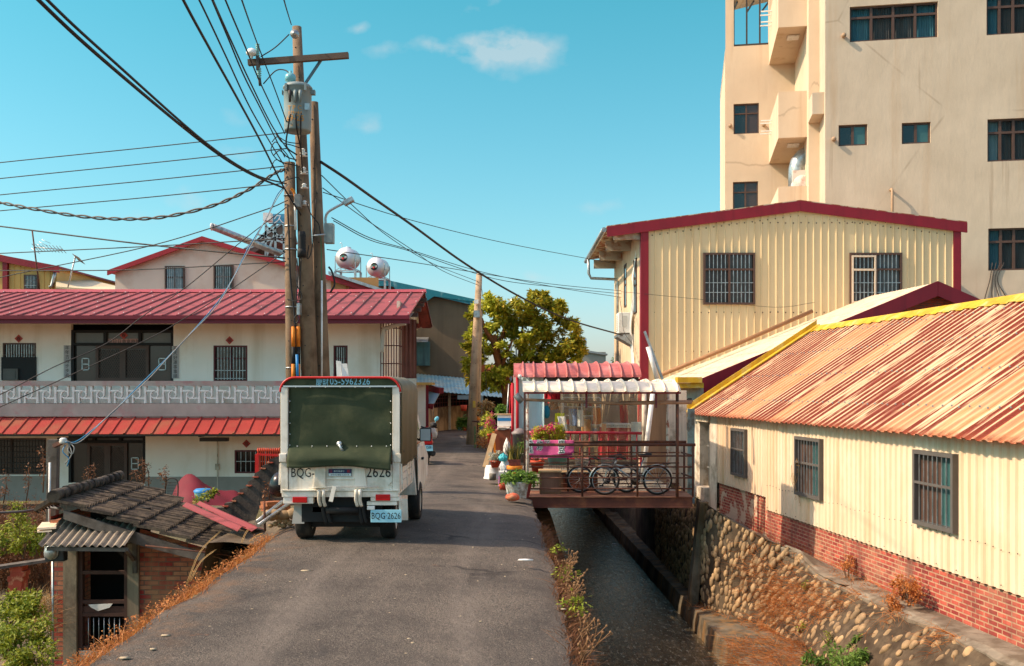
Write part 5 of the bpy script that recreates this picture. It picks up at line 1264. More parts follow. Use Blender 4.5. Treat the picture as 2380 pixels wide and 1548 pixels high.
# boxes, guards and fittings on the poles
for nm, x0, y0, x1, y1, d, m_, P_ in (('control_box',755,520,776,566,D0+.1,M_TRANSF,PR), ('splice_closure',692,538,711,598,D0-.25,M_BLACK,PM), ('small_box',686,453,700,483,D0-.2,M_GREY,PL), ('junction_box',692,705,699,733,D0-.2,M_GALV,PL)):
    mb = MB(); a, b = W(x0,y1,d), W(x1,y0,d)
    if nm == 'splice_closure':
        c_ = (a+b)/2; rr = (b.x-a.x)/2; mb.lathe([(0,0),(rr*1.1,0),(rr*1.1,.12),(rr,.14)]+[(rr*(1 if k % 2 else .93), .14+.03*k) for k in range(10)]+[(rr*.8,b.z-a.z),(0,b.z-a.z)], 18, Matrix.Translation((c_.x,d,a.z)))
    else: mb.box((a.x,d-.1,a.z),(b.x,d+.1,b.z))
    mb.build(nm, m_, P_, bevel=0 if nm == 'splice_closure' else .01)
for x0, x1, d in ((677.5,686,D0-.16),(689,698,D0-.1)):
    for (ya, yb), m_, nm in (((759,806),M_ORANGE,'cable_guard'),((806,846),M_BLACK,'cable_guard'),((846,890),M_ORANGE,'cable_guard')):
        mb = MB(); mb.tube([W((x0+x1)/2,yb,d), W((x0+x1)/2,ya,d)], (x1-x0)/2*d/F, 10); mb.build(nm, m_, PL)
wbar([(692,880,D0-.2),(690,824,D0-.2)], 'blue_tag', M_BLUE, PL, .03)
wbar([(686,470,D0-.17),(687,534,D0-.17)], 'white_conduit', M_PLASW, PL, .028); wbar([(677,438,D0-.2),(684,448,D0-.2),(687,470,D0-.2)], 'yellow_sleeve', M_ORANGE, PL, .03)
wbar([(748,880,D0+.15),(748,652,D0+.15)], 'white_conduit', M_PLASW, PR, .02); wbar([(748,652,D0+.15),(746,560,D0+.15),(742,548,D0+.15)], 'green_wire', mat('green_wire', (60,130,90)), PR, .008)
wbar([(756,545,D0-.1),(726,548,D0-.12)], 'steel_strap', M_GALV, PR, .02)
for y, P_, x, rr in ((455,PL,674,.115),(526,PL,675,.115),(580,PL,676,.12),(855,PL,679,.128),(714,PL,678,.125)):
    mb = MB(); p = W(x, y, D0); mb.lathe([(rr,-.012),(rr+.006,-.012),(rr+.006,.012),(rr,.012)], 20, Matrix.Translation(p)); mb.build('steel_band', M_GALV, P_)
for x, y in ((705,357),(706,398),(707,431),(708,471),(704,350),(706,393)):
    mb = MB(); p = W(x, y, D0-.13); mb.lathe([(0,.08),(.02,.08),(.045,.06),(.045,.045),(.025,.035),(.045,.02),(.045,0),(0,-.01)], 12, Matrix.Translation(p-Vector((0,0,.04)))); mb.box((p.x-.07,p.y+.02,p.z-.05),(p.x+.07,p.y+.06,p.z-.03)); mb.build('spool_insulator', M_PLASW, PM)
SLm = thing('street_lamp', 'small grey street lamp on a curved arm above the control box', 'street lamp', W(757,520,D0+.2))
wbar([(757,520,D0+.2),(757,505,D0+.2),(763,493,D0+.2),(780,482,D0+.2),(800,472,D0+.2)], 'arm', M_GALV, SLm, .025, 8)
mb = MB(); a, b = W(799,474,D0+.2), W(821,462,D0+.2); mb.bar(a, b, .16, .10); mb.build('lamp_head', M_GALV, SLm, bevel=.015)
for pts, rr in (([(668,475,D0-.2),(672,560,D0-.2),(675,650,D0-.18),(683,720,D0-.2),(686,760,D0-.2)],.018), ([(690,600,D0-.3),(692,640,D0-.3),(688,690,D0-.3),(690,705,D0-.3)],.014), ([(700,600,D0-.3),(697,660,D0-.25),(692,700,D0-.25)],.012), ([(667,695,D0-.25),(688,700,D0-.3),(702,690,D0-.3),(690,660,D0-.3),(688,630,D0-.3)],.01),([(735,460,D0-.1),(730,540,D0-.1),(722,590,D0-.15),(714,600,D0-.2),(718,570,D0-.2)],.01),([(675,265,D0-.8),(669,300,D0-.7),(666,340,D0-.5),(690,360,D0-.3)],.016),([(687,262,D0-.8),(690,300,D0-.7),(700,350,D0-.3)],.016),([(699,262,D0-.8),(699,330,D0-.6),(703,400,D0-.25)],.016),([(612,195,D0-.3),(640,165,D0-.35),(662,163,D0-.4),(674,172,D0-.5)],.012),([(606,132,D0-.3),(640,110,D0-.3),(672,80,D0-.2)],.012),([(665,405,D0-.2),(672,370,D0-.3),(655,345,D0-.4),(640,330,D0-.4),(630,350,D0-.4),(650,375,D0-.3),(690,385,D0-.2)],.010),([(640,310,D0-.3),(655,330,D0-.35),(680,338,D0-.3),(700,345,D0-.2)],.010),([(635,362,D0-.3),(650,350,D0-.35),(668,365,D0-.3),(690,372,D0-.2)],.012),([(628,395,D0-.3),(640,372,D0-.3),(660,378,D0-.2)],.009),([(632,330,D0-.3),(645,318,D0-.3),(668,330,D0-.3),(698,334,D0-.2)],.010),([(700,420,D0-.2),(690,412,D0-.25),(668,418,D0-.3),(652,425,D0-.3)],.01),([(712,470,D0-.2),(724,500,D0-.15),(740,520,D0),(745,545,D0)],.010),([(768,680,D0+.2),(778,660,D0+.2),(772,632,D0+.2),(764,620,D0+.2)],.02),([(684,740,D0-.3),(690,732,D0-.3),(694,742,D0-.3),(688,752,D0-.3),(682,745,D0-.3)],.012)):
    mb = MB(); mb.tube(curve([W(*p) for p in pts], 6), rr, 5); mb.build('drop_wire', M_CABLE, PM)
PRp = mb = MB(); 
NW = thing('rolled_notice', 'folded white papers wedged beside the right pole above the truck canopy', 'papers', W(795,885,D0-.4))
mb = MB(); mb.prism([W(783,885,D0-.4), W(795,885,D0-.4), W(792,840,D0-.4), W(781,838,D0-.4)], (0,.05,0)); mb.prism([W(796,885,D0-.45), W(812,885,D0-.4), W(806,845,D0-.4), W(793,845,D0-.4)], (0,.04,0)); mb.build('sheet', M_PLASW, NW)
# ---------------------------------------------------------------- canvas-covered truck
TF = frame((-2.12, 12.3, 0), 0)
TK = thing('small_truck', 'small white truck with a dark green canvas cover parked at the road edge', 'truck', (-2.12, 12.9, 0))
tX = lambda zx: ((1000+zx*.517)*.581-791.5)/188
tZ = lambda zy: (1262.5-(842.6+zy*.3005))/188
def fit(mb, txt, x0, x1, h, z, y=-.002):
    vs, fs, w_, h_ = glyphs(txt); s = h/h_; mb.text(txt, s, basis(((x0+x1)/2, y, z), (1,0,0), (0,0,1), (0,-1,0)), squash=(x1-x0)/(w_*s))
def prof_canopy(o=0.0, n=8):
    pts = [(-.735-o,.93)]
    for k in range(n+1): g = math.pi-k*math.pi/2/n; pts.append((-.735+.17+(.17+o)*math.cos(g), 1.87+(.17+o)*math.sin(g)))
    for k in range(n+1): g = math.pi/2-k*math.pi/2/n; pts.append((.735-.17+(.17+o)*math.cos(g), 1.87+(.17+o)*math.sin(g)))
    return pts+[(.735+o,.93)]
pc = prof_canopy(.014); L_ = 1.98
mb = MB(TF); vs = []; NY = 16
for j in range(NY+1):
    y = .012+L_*j/NY
    for i, (x, z) in enumerate(pc):
        s = .012*math.sin(j*1.1+i*.5)+.012*noise.noise(Vector((x*3, y*3, z*3)))
        vs.append((x+(s if abs(x) > .7 else 0), y, z+(s if abs(x) < .7 else 0)))
m = len(pc); mb.add(vs, [(j*m+i, (j+1)*m+i, (j+1)*m+i+1, j*m+i+1) for j in range(NY) for i in range(m-1)], True); mb.build('canopy_cover', M_CANVAS2, TK, solid=.008)
mb = MB(TF); top = [(x, 0, z) for x, z in pc if z > 1.86]; z0 = tZ(185)
mb.prism([(p[0]*.99, 0, p[2]-.004) for p in top][::1]+[(.715,0,z0),(-.715,0,z0)], (0,.012,0)); bd = mb.build('name_band', M_CANVAS, TK)
mb = MB(TF); Mt_ = lambda u, z, y=-.002: basis((u, y, z), (1,0,0), (0,0,1), (0,-1,0))
fit(mb, '慶財', tX(512), tX(610), .115, tZ(150)); fit(mb, '05-5962326', tX(620), tX(930), .088, tZ(145)); mb.build('lettering', M_INKB, bd)
mb = MB(TF); mb.tube([(x, -.012, z) for x, z in prof_canopy(.006) if z > 1.83], .014, 8); mb.build('red_piping', M_REDP, TK)
mb = MB(TF); mb.bar((-.70,-.025,z0),(.70,-.025,z0), .018); mb.build('curtain_rod', M_STEEL, TK)
# rear curtain
mb = MB(TF); NXc, NZc = 44, 40; vs = []; zt, zb = z0-.005, tZ(808)
for j in range(NZc+1):
    z = zt+(zb-zt)*j/NZc
    for i in range(NXc+1):
        f = i/NXc; x = -.635+1.27*f
        y = .012-.012*math.sin(f*math.pi)*math.sin(j/NZc*math.pi)+.007*noise.noise(Vector((x*3+z*3, z*2, 0)))+.022*noise.noise(Vector((x*1.5-z*3.2, z*1.2, 4)))+.010*math.sin((x*.9+z*1.6)*9)*(.5+.5*math.sin(x*4))
        zf_ = tZ(655)
        if z < zf_:
            q = (zf_-z)/(zf_-zb)
            y -= .13*math.sin(min(q*1.25, 1)*math.pi*.62)+.05*q*noise.noise(Vector((x*2.6, 1.7, q*1.2)))
            z2 = z+.02*q*math.sin(x*5+1)-.018*q*math.sin(x*2.2)
        else: z2 = z
        vs.append((x, y, z2))
m = NXc+1; mb.add(vs, [(j*m+i, (j+1)*m+i, (j+1)*m+i+1, j*m+i+1) for j in range(NZc) for i in range(NXc)], True); cv = mb.build('rear_curtain', M_CANVAS, TK, solid=.006)
mb = MB(TF)
for k in range(7): 
    x = -.55+1.1*k/6; mb.lathe([(0,.008),(.006,.006),(.008,0)], 8, Mt_(x, tZ(192), -.004)); mb.lathe([(0,.008),(.006,.006),(.008,0)], 8, Mt_(x+.02, tZ(648), -.004))
for k in range(5):
    for s in (-1, 1): mb.lathe([(0,.008),(.006,.006),(.008,0)], 8, Mt_(s*.622, tZ(300+85*k), -.004))
mb.build('snap_button', M_STEEL, cv)
mb = MB(TF); mb.lathe([(.0,.05),(.028,.045),(.034,.02),(.03,0)], 14, Mt_(tX(695), tZ(628), 0)); mb.tube([(tX(697),-.05,tZ(632)),(tX(708),-.06,tZ(655)),(tX(722),-.05,tZ(682))], [.014,.014,.018], 8); mb.build('handle', M_STEEL, cv)
# frame posts and tailgate
for s in (-1, 1):
    mb = MB(TF); mb.box((min(s*.645,s*.735),-.018,.62),(max(s*.645,s*.735),.05,z0-.01)); mb.box((min(s*.66,s*.75),-.035,tZ(770)),(max(s*.66,s*.75),.0,tZ(705))); mb.build('rear_post', M_WHITEP, TK, bevel=.006)
mb = MB(TF); zt, zb = tZ(790), tZ(985)
mb.box((-.64,.0,zb),(.64,.03,zt)); 
for a, b in ((-.30,-.18),(.18,.30)): mb.prism([(a,-.03,zt),(b,-.03,zt),(b+.03 if b > 0 else b,-.03,zb+.02),(a-.03 if a < 0 else a,-.03,zb+.02)][::-1], (0,.03,0))
mb.box((-.175,-.015,tZ(905)),(.175,0,tZ(895))); mb.box((-.72,-.04,tZ(992)),(.72,.03,tZ(983))); tg = mb.build('tailgate', M_WHITEP, TK, bevel=.004)
mb = MB(TF); zc = (tZ(820)+tZ(895))/2
fit(mb, 'BQG-', tX(322), tX(500), .135, tZ(858)); fit(mb, '2626', tX(902), tX(1090), .135, tZ(846)); mb.build('lettering', M_INK, tg)
mb = MB(TF); x0, x1 = tX(610), tX(788); mb.box((x0,-.016,tZ(878)),(x1,-.002,tZ(824))); lp = mb.build('dealer_plate', mat('navy_plate', (30,44,84), .5), tg)
mb = MB(TF); mb.box((x0+.003,-.018,tZ(877)),(x1-.003,-.0165,tZ(857))); mb.text('新竹貨運行', .026, Mt_((x0+x1)/2-.01, tZ(840), -.017)); mb.build('white_strip', M_INKW, lp)
mb = MB(TF); mb.text('日', .045, Mt_(x0+.03, tZ(840), -.018)); mb.text('新', .045, Mt_(x1-.035, tZ(840), -.018)); mb.build('red_lettering', M_INKR, lp)
mb = MB(TF); mb.text('台中市五權路 4-2434 號', .022, Mt_((x0+x1)/2, tZ(867), -.0185)); mb.build('lettering', M_INK, lp)
mb = MB(TF); mb.tube([(tX(468),-.06,tZ(972)),(tX(662),-.06,tZ(955)),(tX(1000),-.055,tZ(955))], .007, 6); mb.tube([(tX(1075),-.008,tZ(948)),(tX(1132),-.008,tZ(880)),(tX(1132),-.008,tZ(948)),(tX(1075),-.008,tZ(948))], .004, 5); mb.bar((tX(662),-.07,tZ(952)),(tX(636),-.09,tZ(1070)), .05, .012); mb.build('lock_rod', M_WHITEP, tg)
mb = MB(TF); mb.box((-.72,-.02,tZ(1040)),(.72,.12,tZ(994))); mb.box((tX(260),-.01,tZ(1092)),(tX(492),.2,tZ(1041))); mb.box((tX(935),-.01,tZ(1072)),(tX(1160),.2,tZ(1041))); mb.box((tX(905),.0,tZ(1105)),(tX(1140),.1,tZ(1075))); mb.build('rear_sill', M_WHITEP, TK, bevel=.005)
for a, b, c, d in ((335,447,1083,1038),(975,1088,1067,1018)):
    mb = MB(TF); mb.box((tX(a),-.035,tZ(c)),(tX(b),-.005,tZ(d))); mb.build('tail_light', M_LAMPR, TK, bevel=.006)
mb = MB(TF); mb.box((tX(910),-.04,tZ(1137)),(tX(968),-.0,tZ(1108))); mb.build('reverse_light', M_PLASW, TK, bevel=.005)
mb = MB(TF); mb.box((tX(937),-.03,tZ(1235)),(tX(1175),-.018,tZ(1137))); pl_ = mb.build('number_plate', M_PLATE, TK, bevel=.004)
mb = MB(TF); fit(mb, 'BQG·2626', tX(945), tX(1168), .092, (tZ(1135)+tZ(1240))/2, -.0312); mb.build('lettering', M_INK, pl_)
for a, b, c, d in ((312,408,1255,1092),(1145,1218,1228,1062)):
    mb = MB(TF); mb.prism([(tX(a),.1,tZ(c)),(tX(b),.1,tZ(c)),(tX(b)-.01,.12,tZ(d)),(tX(a)+.03,.12,tZ(d))], (0,.008,0)); mb.build('mudflap', mat('grey_flap', (170,166,158), .7, .08, 4) if a < 500 else M_WHITEP, TK)
for x in (540, 575, 825, 855):
    mb = MB(TF); mb.tube(curve([(tX(x),-.05,tZ(985)),(tX(x+5),-.07,tZ(1010)),(tX(x),-.04,tZ(1060)),(tX(x+8),.0,tZ(1110))],4), .022, 8); mb.build('lift_link', M_WHITEP, TK)
mb = MB(TF)
for x in (560, 590, 840, 870): mb.tube(curve([(tX(x),.02,tZ(1090)),(tX(x+10),.03,tZ(1170)),(tX(x+30),.05,tZ(1250))],4), .026, 8)
mb.tube([(tX(590),.03,tZ(1145)),(tX(840),.03,tZ(1145))], .045, 12); mb.tube([(tX(400),.25,tZ(1190)),(tX(490),.25,tZ(1190))], .06, 10); mb.tube([(tX(470),.15,tZ(1200)),(tX(470),.6,tZ(1180))], .045, 10)
mb.box((-.5,.1,.25),(.5,1.9,.56)); mb.box((-.45,.3,.16),(.45,.6,.3)); mb.build('underframe', M_BLACK, TK)
mb = MB(TF); mb.box((tX(475),.1,tZ(1165)),(tX(550),.2,tZ(1125))); mb.build('red_reflector', M_LAMPR, TK)
def wheel(x, y, r, w_):
    Mw_ = basis((x, y, r), (0,1,0), (0,0,1), (1,0,0))
    mb = MB(TF); pr = [(r*.62,-w_/2),(r*.9,-w_/2),(r,-w_/2+.02),(r,w_/2-.02),(r*.9,w_/2),(r*.62,w_/2)]
    mb.lathe(pr, 30, Mw_); o = mb.build('wheel', M_TYRE, TK)
    mb = MB(TF); mb.lathe([(0,-.02),(r*.2,-.02),(r*.3,.0),(r*.55,.02),(r*.62,w_/2-.01),(r*.62,-w_/2+.01),(0,-w_/2+.02)], 20, Mw_ if x > 0 else Mw_ @ Matrix.Rotation(math.pi, 4, 'X')); mb.build('rim', M_WHITEP, o)
wheel(-.52, .46, .27, .19); wheel(.55, .46, .27, .19); wheel(-.66, 2.3, .28, .17); wheel(.70, 2.3, .28, .17)
mb = MB(TF)
for s in (-1, 1):
    x = s*.714
    for k in range(4): z = .64+k*.095; mb.box((min(x,x-s*.03),.03,z),(max(x,x-s*.03),1.9,z+.085))
    for y in (.4,1.0,1.6): mb.box((min(x,x+s*.012),y,.62),(max(x,x+s*.012),y+.05,1.02))
mb.box((-.7,.03,.58),(.7,1.92,.63)); mb.build('side_gate', M_WHITEP, TK)
for s in (-1, 1):
    mb = MB(TF); mb.bar((s*.75,.02,.98),(s*.76,.02,.72), .02); mb.bar((s*.745,.02,.98),(s*.70,.02,1.0), .02); mb.build('gate_latch', M_WHITEP, TK)
# cab
mb = MB(TF); sec = [(2.0,.38),(2.62,.38),(3.42,.34),(3.52,.55),(3.5,.85),(3.3,1.02),(2.9,1.78),(2.75,1.84),(2.02,1.86)]
def cabx(z): return .74+.06*math.sin(min(1,max(0,(z-.35)/.75))*math.pi)-(.13*max(0,(z-1.0)/.85)**1.3 if z > 1.0 else 0)
vs = []
for x in (-1,-.985,.985,1): vs += [(x*cabx(z), y, z) for y, z in sec]
m = len(sec); fs = [(a*m+i, a*m+(i+1)%m, (a+1)*m+(i+1)%m, (a+1)*m+i) for a in range(3) for i in range(m)]+[tuple(range(m))[::-1], tuple(range(3*m,4*m))]
mb.add(vs, fs); cab = mb.build('cab', M_WHITEP, TK, bevel=.03)
for s in (-1, 1):
    mb = MB(TF); pts = [(2.08,.42),(2.85,.42),(3.0,.95),(2.86,1.06),(2.08,1.06)]; mb.prism([(s*(cabx(z)+.004), y, z) for y, z in pts][::s], (s*.012,0,0)); dr = mb.build('door', M_WHITEP, TK, bevel=.006)
    mb = MB(TF); pts = [(2.1,1.10),(2.92,1.10),(2.68,1.72),(2.1,1.74)]; mb.add([(s*(cabx(z)+.01), y, z) for y, z in pts], [(0,1,2,3)]); mb.build('window', M_GLASSD, dr)
    mb = MB(TF); mb.box((min(s*.80,s*.83),2.15,.88),(max(s*.80,s*.83),2.30,.91)); mb.build('handle', M_BLACK, dr)
    mb = MB(TF); x = s*.84; mb.box((x-.085,2.42,1.13),(x+.085,2.47,1.33)); mr_ = mb.build('mirror', M_BLACK, TK, bevel=.015)
    mb = MB(TF); mb.quad((x-.072,2.415,1.145),(x+.072,2.415,1.145),(x+.072,2.415,1.315),(x-.072,2.415,1.315)); mb.build('mirror_glass', M_STEEL, mr_)
    mb = MB(TF); mb.tube([(s*.70,2.6,1.1),(s*.78,2.5,1.2)], .014, 6); mb.build('mirror_arm', M_BLACK, mr_)
    mb = MB(TF); mb.box((min(s*.45,s*.72),3.48,.62),(max(s*.45,s*.72),3.53,.78)); mb.build('headlight', M_GLASSD, TK)
mb = MB(TF); mb.quad((-.66,3.29,1.07),(.66,3.29,1.07),(.58,2.93,1.75),(-.58,2.93,1.75)); mb.build('windscreen', M_GLASSD, TK)
mb = MB(TF); 
mb.tube(curve([(.757,.06,.96),(.757,.6,.94),(.757,1.2,.95),(.757,1.9,.96)],5), .004, 5)
mb.box((.735,.28,1.10),(.755,.34,1.13)); mb.build('tie_rope', mat('rope', (90,84,70), .9), TK)
mb = MB(TF); mb.box((.72,.02,.26),(.745,.30,.52)); mb.build('mud_panel', M_WHITEP, TK)

# ---------------------------------------------------------------- scooter beyond the truck
ps = G(993, 1080, -.2); SF = frame((ps.x, ps.y, -.2), R(6))
SC = thing('motor_scooter', 'red motor scooter parked behind the truck, seen from the rear', 'scooter', (ps.x, ps.y, -.2), R(6))
for y in (0, 1.2):
    Mw_ = basis((0,y,.24),(0,1,0),(0,0,1),(1,0,0)); mb = MB(SF); mb.lathe([(.14,-.05),(.2,-.055),(.24,-.03),(.24,.03),(.2,.055),(.14,.05)], 22, Mw_); o = mb.build('wheel', M_TYRE, SC); mb = MB(SF); mb.lathe([(0,-.03),(.14,-.03),(.14,.03),(0,.03)], 14, Mw_); mb.build('rim', M_GREY, o)
mb = MB(SF)
def loft(mb, secs, n=14):
    vs = []
    for (y, z, a, b) in secs:
        for k in range(n): g = 2*math.pi*k/n; vs.append((a*math.cos(g), y, z+b*math.sin(g)))
    return mb.add(vs, [(i*n+k, i*n+(k+1)%n, (i+1)*n+(k+1)%n, (i+1)*n+k) for i in range(len(secs)-1) for k in range(n)]+[tuple(range(n)), tuple(range((len(secs)-1)*n, len(secs)*n))[::-1]], True)
loft(mb, [(-.28,.66,.03,.02),(-.26,.66,.12,.07),(-.05,.62,.17,.12),(.3,.56,.17,.15),(.5,.45,.13,.12)]); loft(mb, [(.75,.3,.12,.06),(.95,.45,.16,.2),(1.08,.75,.17,.2),(1.0,.95,.12,.08)]); mb.build('body', M_REDP, SC)
mb = MB(SF); mb.box((-.15,.4,.22),(.15,.98,.3)); mb.box((-.13,-.2,.28),(.13,.5,.46)); mb.tube([(.14,.3,.25),(.17,-.05,.3),(.17,-.3,.34)], [.04,.06,.06], 10); mb.build('engine', M_BLACK, SC)
mb = MB(SF); loft(mb, [(-.22,.76,.05,.02),(-.1,.77,.13,.05),(.25,.74,.14,.05),(.5,.7,.09,.03)]); mb.build('saddle', M_BLACK, SC)
mb = MB(SF); mb.prism([(-.15,-.30,.40),(.15,-.30,.40),(.15,-.28,.56),(-.15,-.28,.56)], (0,.012,0)); sp = mb.build('number_plate', M_PLATE, SC)
mb = MB(SF); mb.text('J-3209', .115, basis((0,-.292,.48),(1,0,0),(0,.02,.16),(0,-1,.1)), .012, squash=.68); mb.build('lettering', M_INK, sp)
mb = MB(SF); mb.box((-.12,-.3,.60),(.12,-.25,.67)); mb.build('tail_light', M_LAMPR, SC)
mb = MB(SF); mb.box((-.08,-.16,.2),(.08,-.13,.42)); mb.build('mudguard', M_BLACK, SC)
mb = MB(SF); mb.tube(curve([(-.3,.85,1.0),(-.15,.95,1.02),(0,1.0,.98),(.15,.95,1.02),(.3,.85,1.0)],4), .022, 8); mb.build('handlebar', M_BLACK, SC)
for s in (-1, 1):
    mb = MB(SF); mb.tube([(s*.2,.95,1.0),(s*.27,.92,1.2)], .01, 5); mb.lathe([(0,.01),(.06,.01),(.07,0),(0,-.005)], 14, basis((s*.29,.9,1.25),(1,0,.3),(0,0,1),(0,-1,0))); mb.build('mirror', mat('mirror_teal', (120,196,214), .15), SC)
mb = MB(SF); mb.rock((.2,.9,1.07),(.10,.13,.09),3,2); mb.build('helmet', M_BLACK, None); hm = bpy.data.objects['helmet']; tag(hm, 'black helmet hanging on the handlebar of the red scooter', 'helmet')

# ---------------------------------------------------------------- footbridge over the canal
BZ = -.26; BY0, BY1 = 20.0, 21.1
bX = lambda x, d=BY0: (x-CX)*d/F
bZ = lambda y, d=BY0: H+(CY-y)*d/F
BR = thing('footbridge', 'rusty steel footbridge with pipe railings crossing the canal, bicycles parked on it', 'footbridge', (2, 20.5, BZ))
mb = MB(); mb.box((bX(1221),BY0,BZ-.012),(bX(1613),BY1+.15,BZ)); mb.build('deck', mat('rust_deck', (124,78,58), .9, .2, 3, c2=(150,110,84), cov=.4, s2=2, bump=.5, bs=50), BR)
for y in (BY0+.02, BY1): mb = MB(); mb.box((bX(1222),y,bZ(1178)),(bX(1610),y+.09,BZ-.014)); mb.box((bX(1222),y-.03,bZ(1178)-.02),(bX(1610),y+.12,bZ(1178))); mb.build('beam', mat('rust_beam', (84,48,38), .85, .2, 3, c2=(120,74,50), cov=.35, s2=2.5), BR)
mb = MB()
for y in (1060, 1085.5, 1111, 1136): mb.tube([(bX(1221),BY0+.03,bZ(y)),(bX(1613),BY0+.03,bZ(y))], .016, 7)
for y in (1060, 1085.5, 1111, 1136): mb.tube([(bX(1221),BY1,bZ(y)),(bX(1600),BY1,bZ(y))], .014, 7); 
mb.build('rail', M_RUST, BR)
for yy, z in ((BY0+.03, bZ(1034)), (BY1, bZ(1034))): mb = MB(); mb.tube([(bX(1221),yy,z),(bX(1617),yy,z)], .030, 10); mb.build('top_rail', M_RUST, BR)
for x in (1353.6, 1482, 1611): mb = MB(); mb.tube([(bX(x),BY0+.03,BZ),(bX(x),BY0+.03,bZ(1034))], .022, 8); mb.build('upright', M_RUST, BR)
for x in (1320,1467.6,1590): mb = MB(); mb.tube([(bX(x,BY1),BY1,BZ),(bX(x,BY1),BY1,bZ(1034))], .022, 8); mb.build('upright', M_RUST, BR)
mb = MB(); mb.bar((bX(1613),BY0+.03,bZ(1060)),(bX(1606),BY1,bZ(1060)), .03); mb.bar((bX(1613),BY0+.03,bZ(1111)),(bX(1606),BY1,bZ(1111)), .03); mb.build('end_rail', M_RUST, BR)
for i in range(14):
    pass
WC = thing('white_canopy', 'off-white ribbed metal canopy on peeling pipe posts over the footbridge', 'canopy', (1.8, 20.4, BZ))
def csheet(mb, u0, u1, prof, pitch, rib):
    us = []; k = 0
    while u0+k*pitch < u1-1e-6:
        for fr, h in rib:
            u = u0+(k+fr)*pitch
            if u < u1: us.append((u, h))
        k += 1
    us.append((u1, 0)); n = len(prof); vs = []
    for u, h in us:
        for j, (y, z) in enumerate(prof):
            a, b = prof[max(0,j-1)], prof[min(n-1,j+1)]; t_ = Vector((0, b[0]-a[0], b[1]-a[1])).normalized(); nn = Vector((0, -t_.z, t_.y))
            vs.append((u, y+nn.y*h, z+nn.z*h))
    mb.add(vs, [(i*n+j, (i+1)*n+j, (i+1)*n+j+1, i*n+j+1) for i in range(len(us)-1) for j in range(n-1)], False)
arc = lambda y0, z0, w_, h_, n=9: [(y0+w_*(1-math.cos(R(90)*k/n)), z0+h_*math.sin(R(90)*k/n)) for k in range(n+1)]
CRIB = [(0,0),(.80,0),(.84,.03),(.90,.05),(.96,.03)]
mb = MB(); csheet(mb, bX(1215,19.7), bX(1582,19.7), arc(19.7, bZ(911,19.7), 1.0, .22)+[(21.5, bZ(911,19.7)+.19)], .258, CRIB); mb.build('roof_sheet', M_WHITESH, WC, solid=.008)
mb = MB(); mb.bar((bX(1219,19.9),19.78,bZ(911)-.02),(bX(1578),19.78,bZ(911)-.02), .035); mb.build('edge_rail', M_MAROON, WC)
for x, y in ((1226,BY0-.02),(1574,BY0-.02),(1221,BY0+.4),(1552,BY1+.02)):
    mb = MB(); mb.tube([(bX(x,y),y,BZ),(bX(x,y),y,bZ(905)+.02)], .034, 10); mb.build('post', M_RUSTW if x < 1570 and x > 1222 else M_RUST, WC)
mb = MB(); mb.tube([W(1222,929,19.95), W(1320,933,19.95), W(1440,938,19.95), W(1608,936,19.95)], .030, 10); mb.tube([W(1440,935,20.05), W(1610,932,20.3)], .022, 8); mb.build('cross_pipe', mat('bamboo_pipe', (160,124,96), .7, .1, 4, c2=(112,78,58), cov=.35, s2=3), WC)
mb = MB(); mb.tube([W(1198,917,19.9), W(1214,934,19.9)], .065, 14); mb.build('metal_can', M_GREY, WC)
for x in (1363, 1525): mb = MB(); mb.bar(W(x,908,19.9), W(x,948,19.9), .04, .006); mb.build('hanging_strap', mat('strap_maroon', (110,50,58), .8), WC)

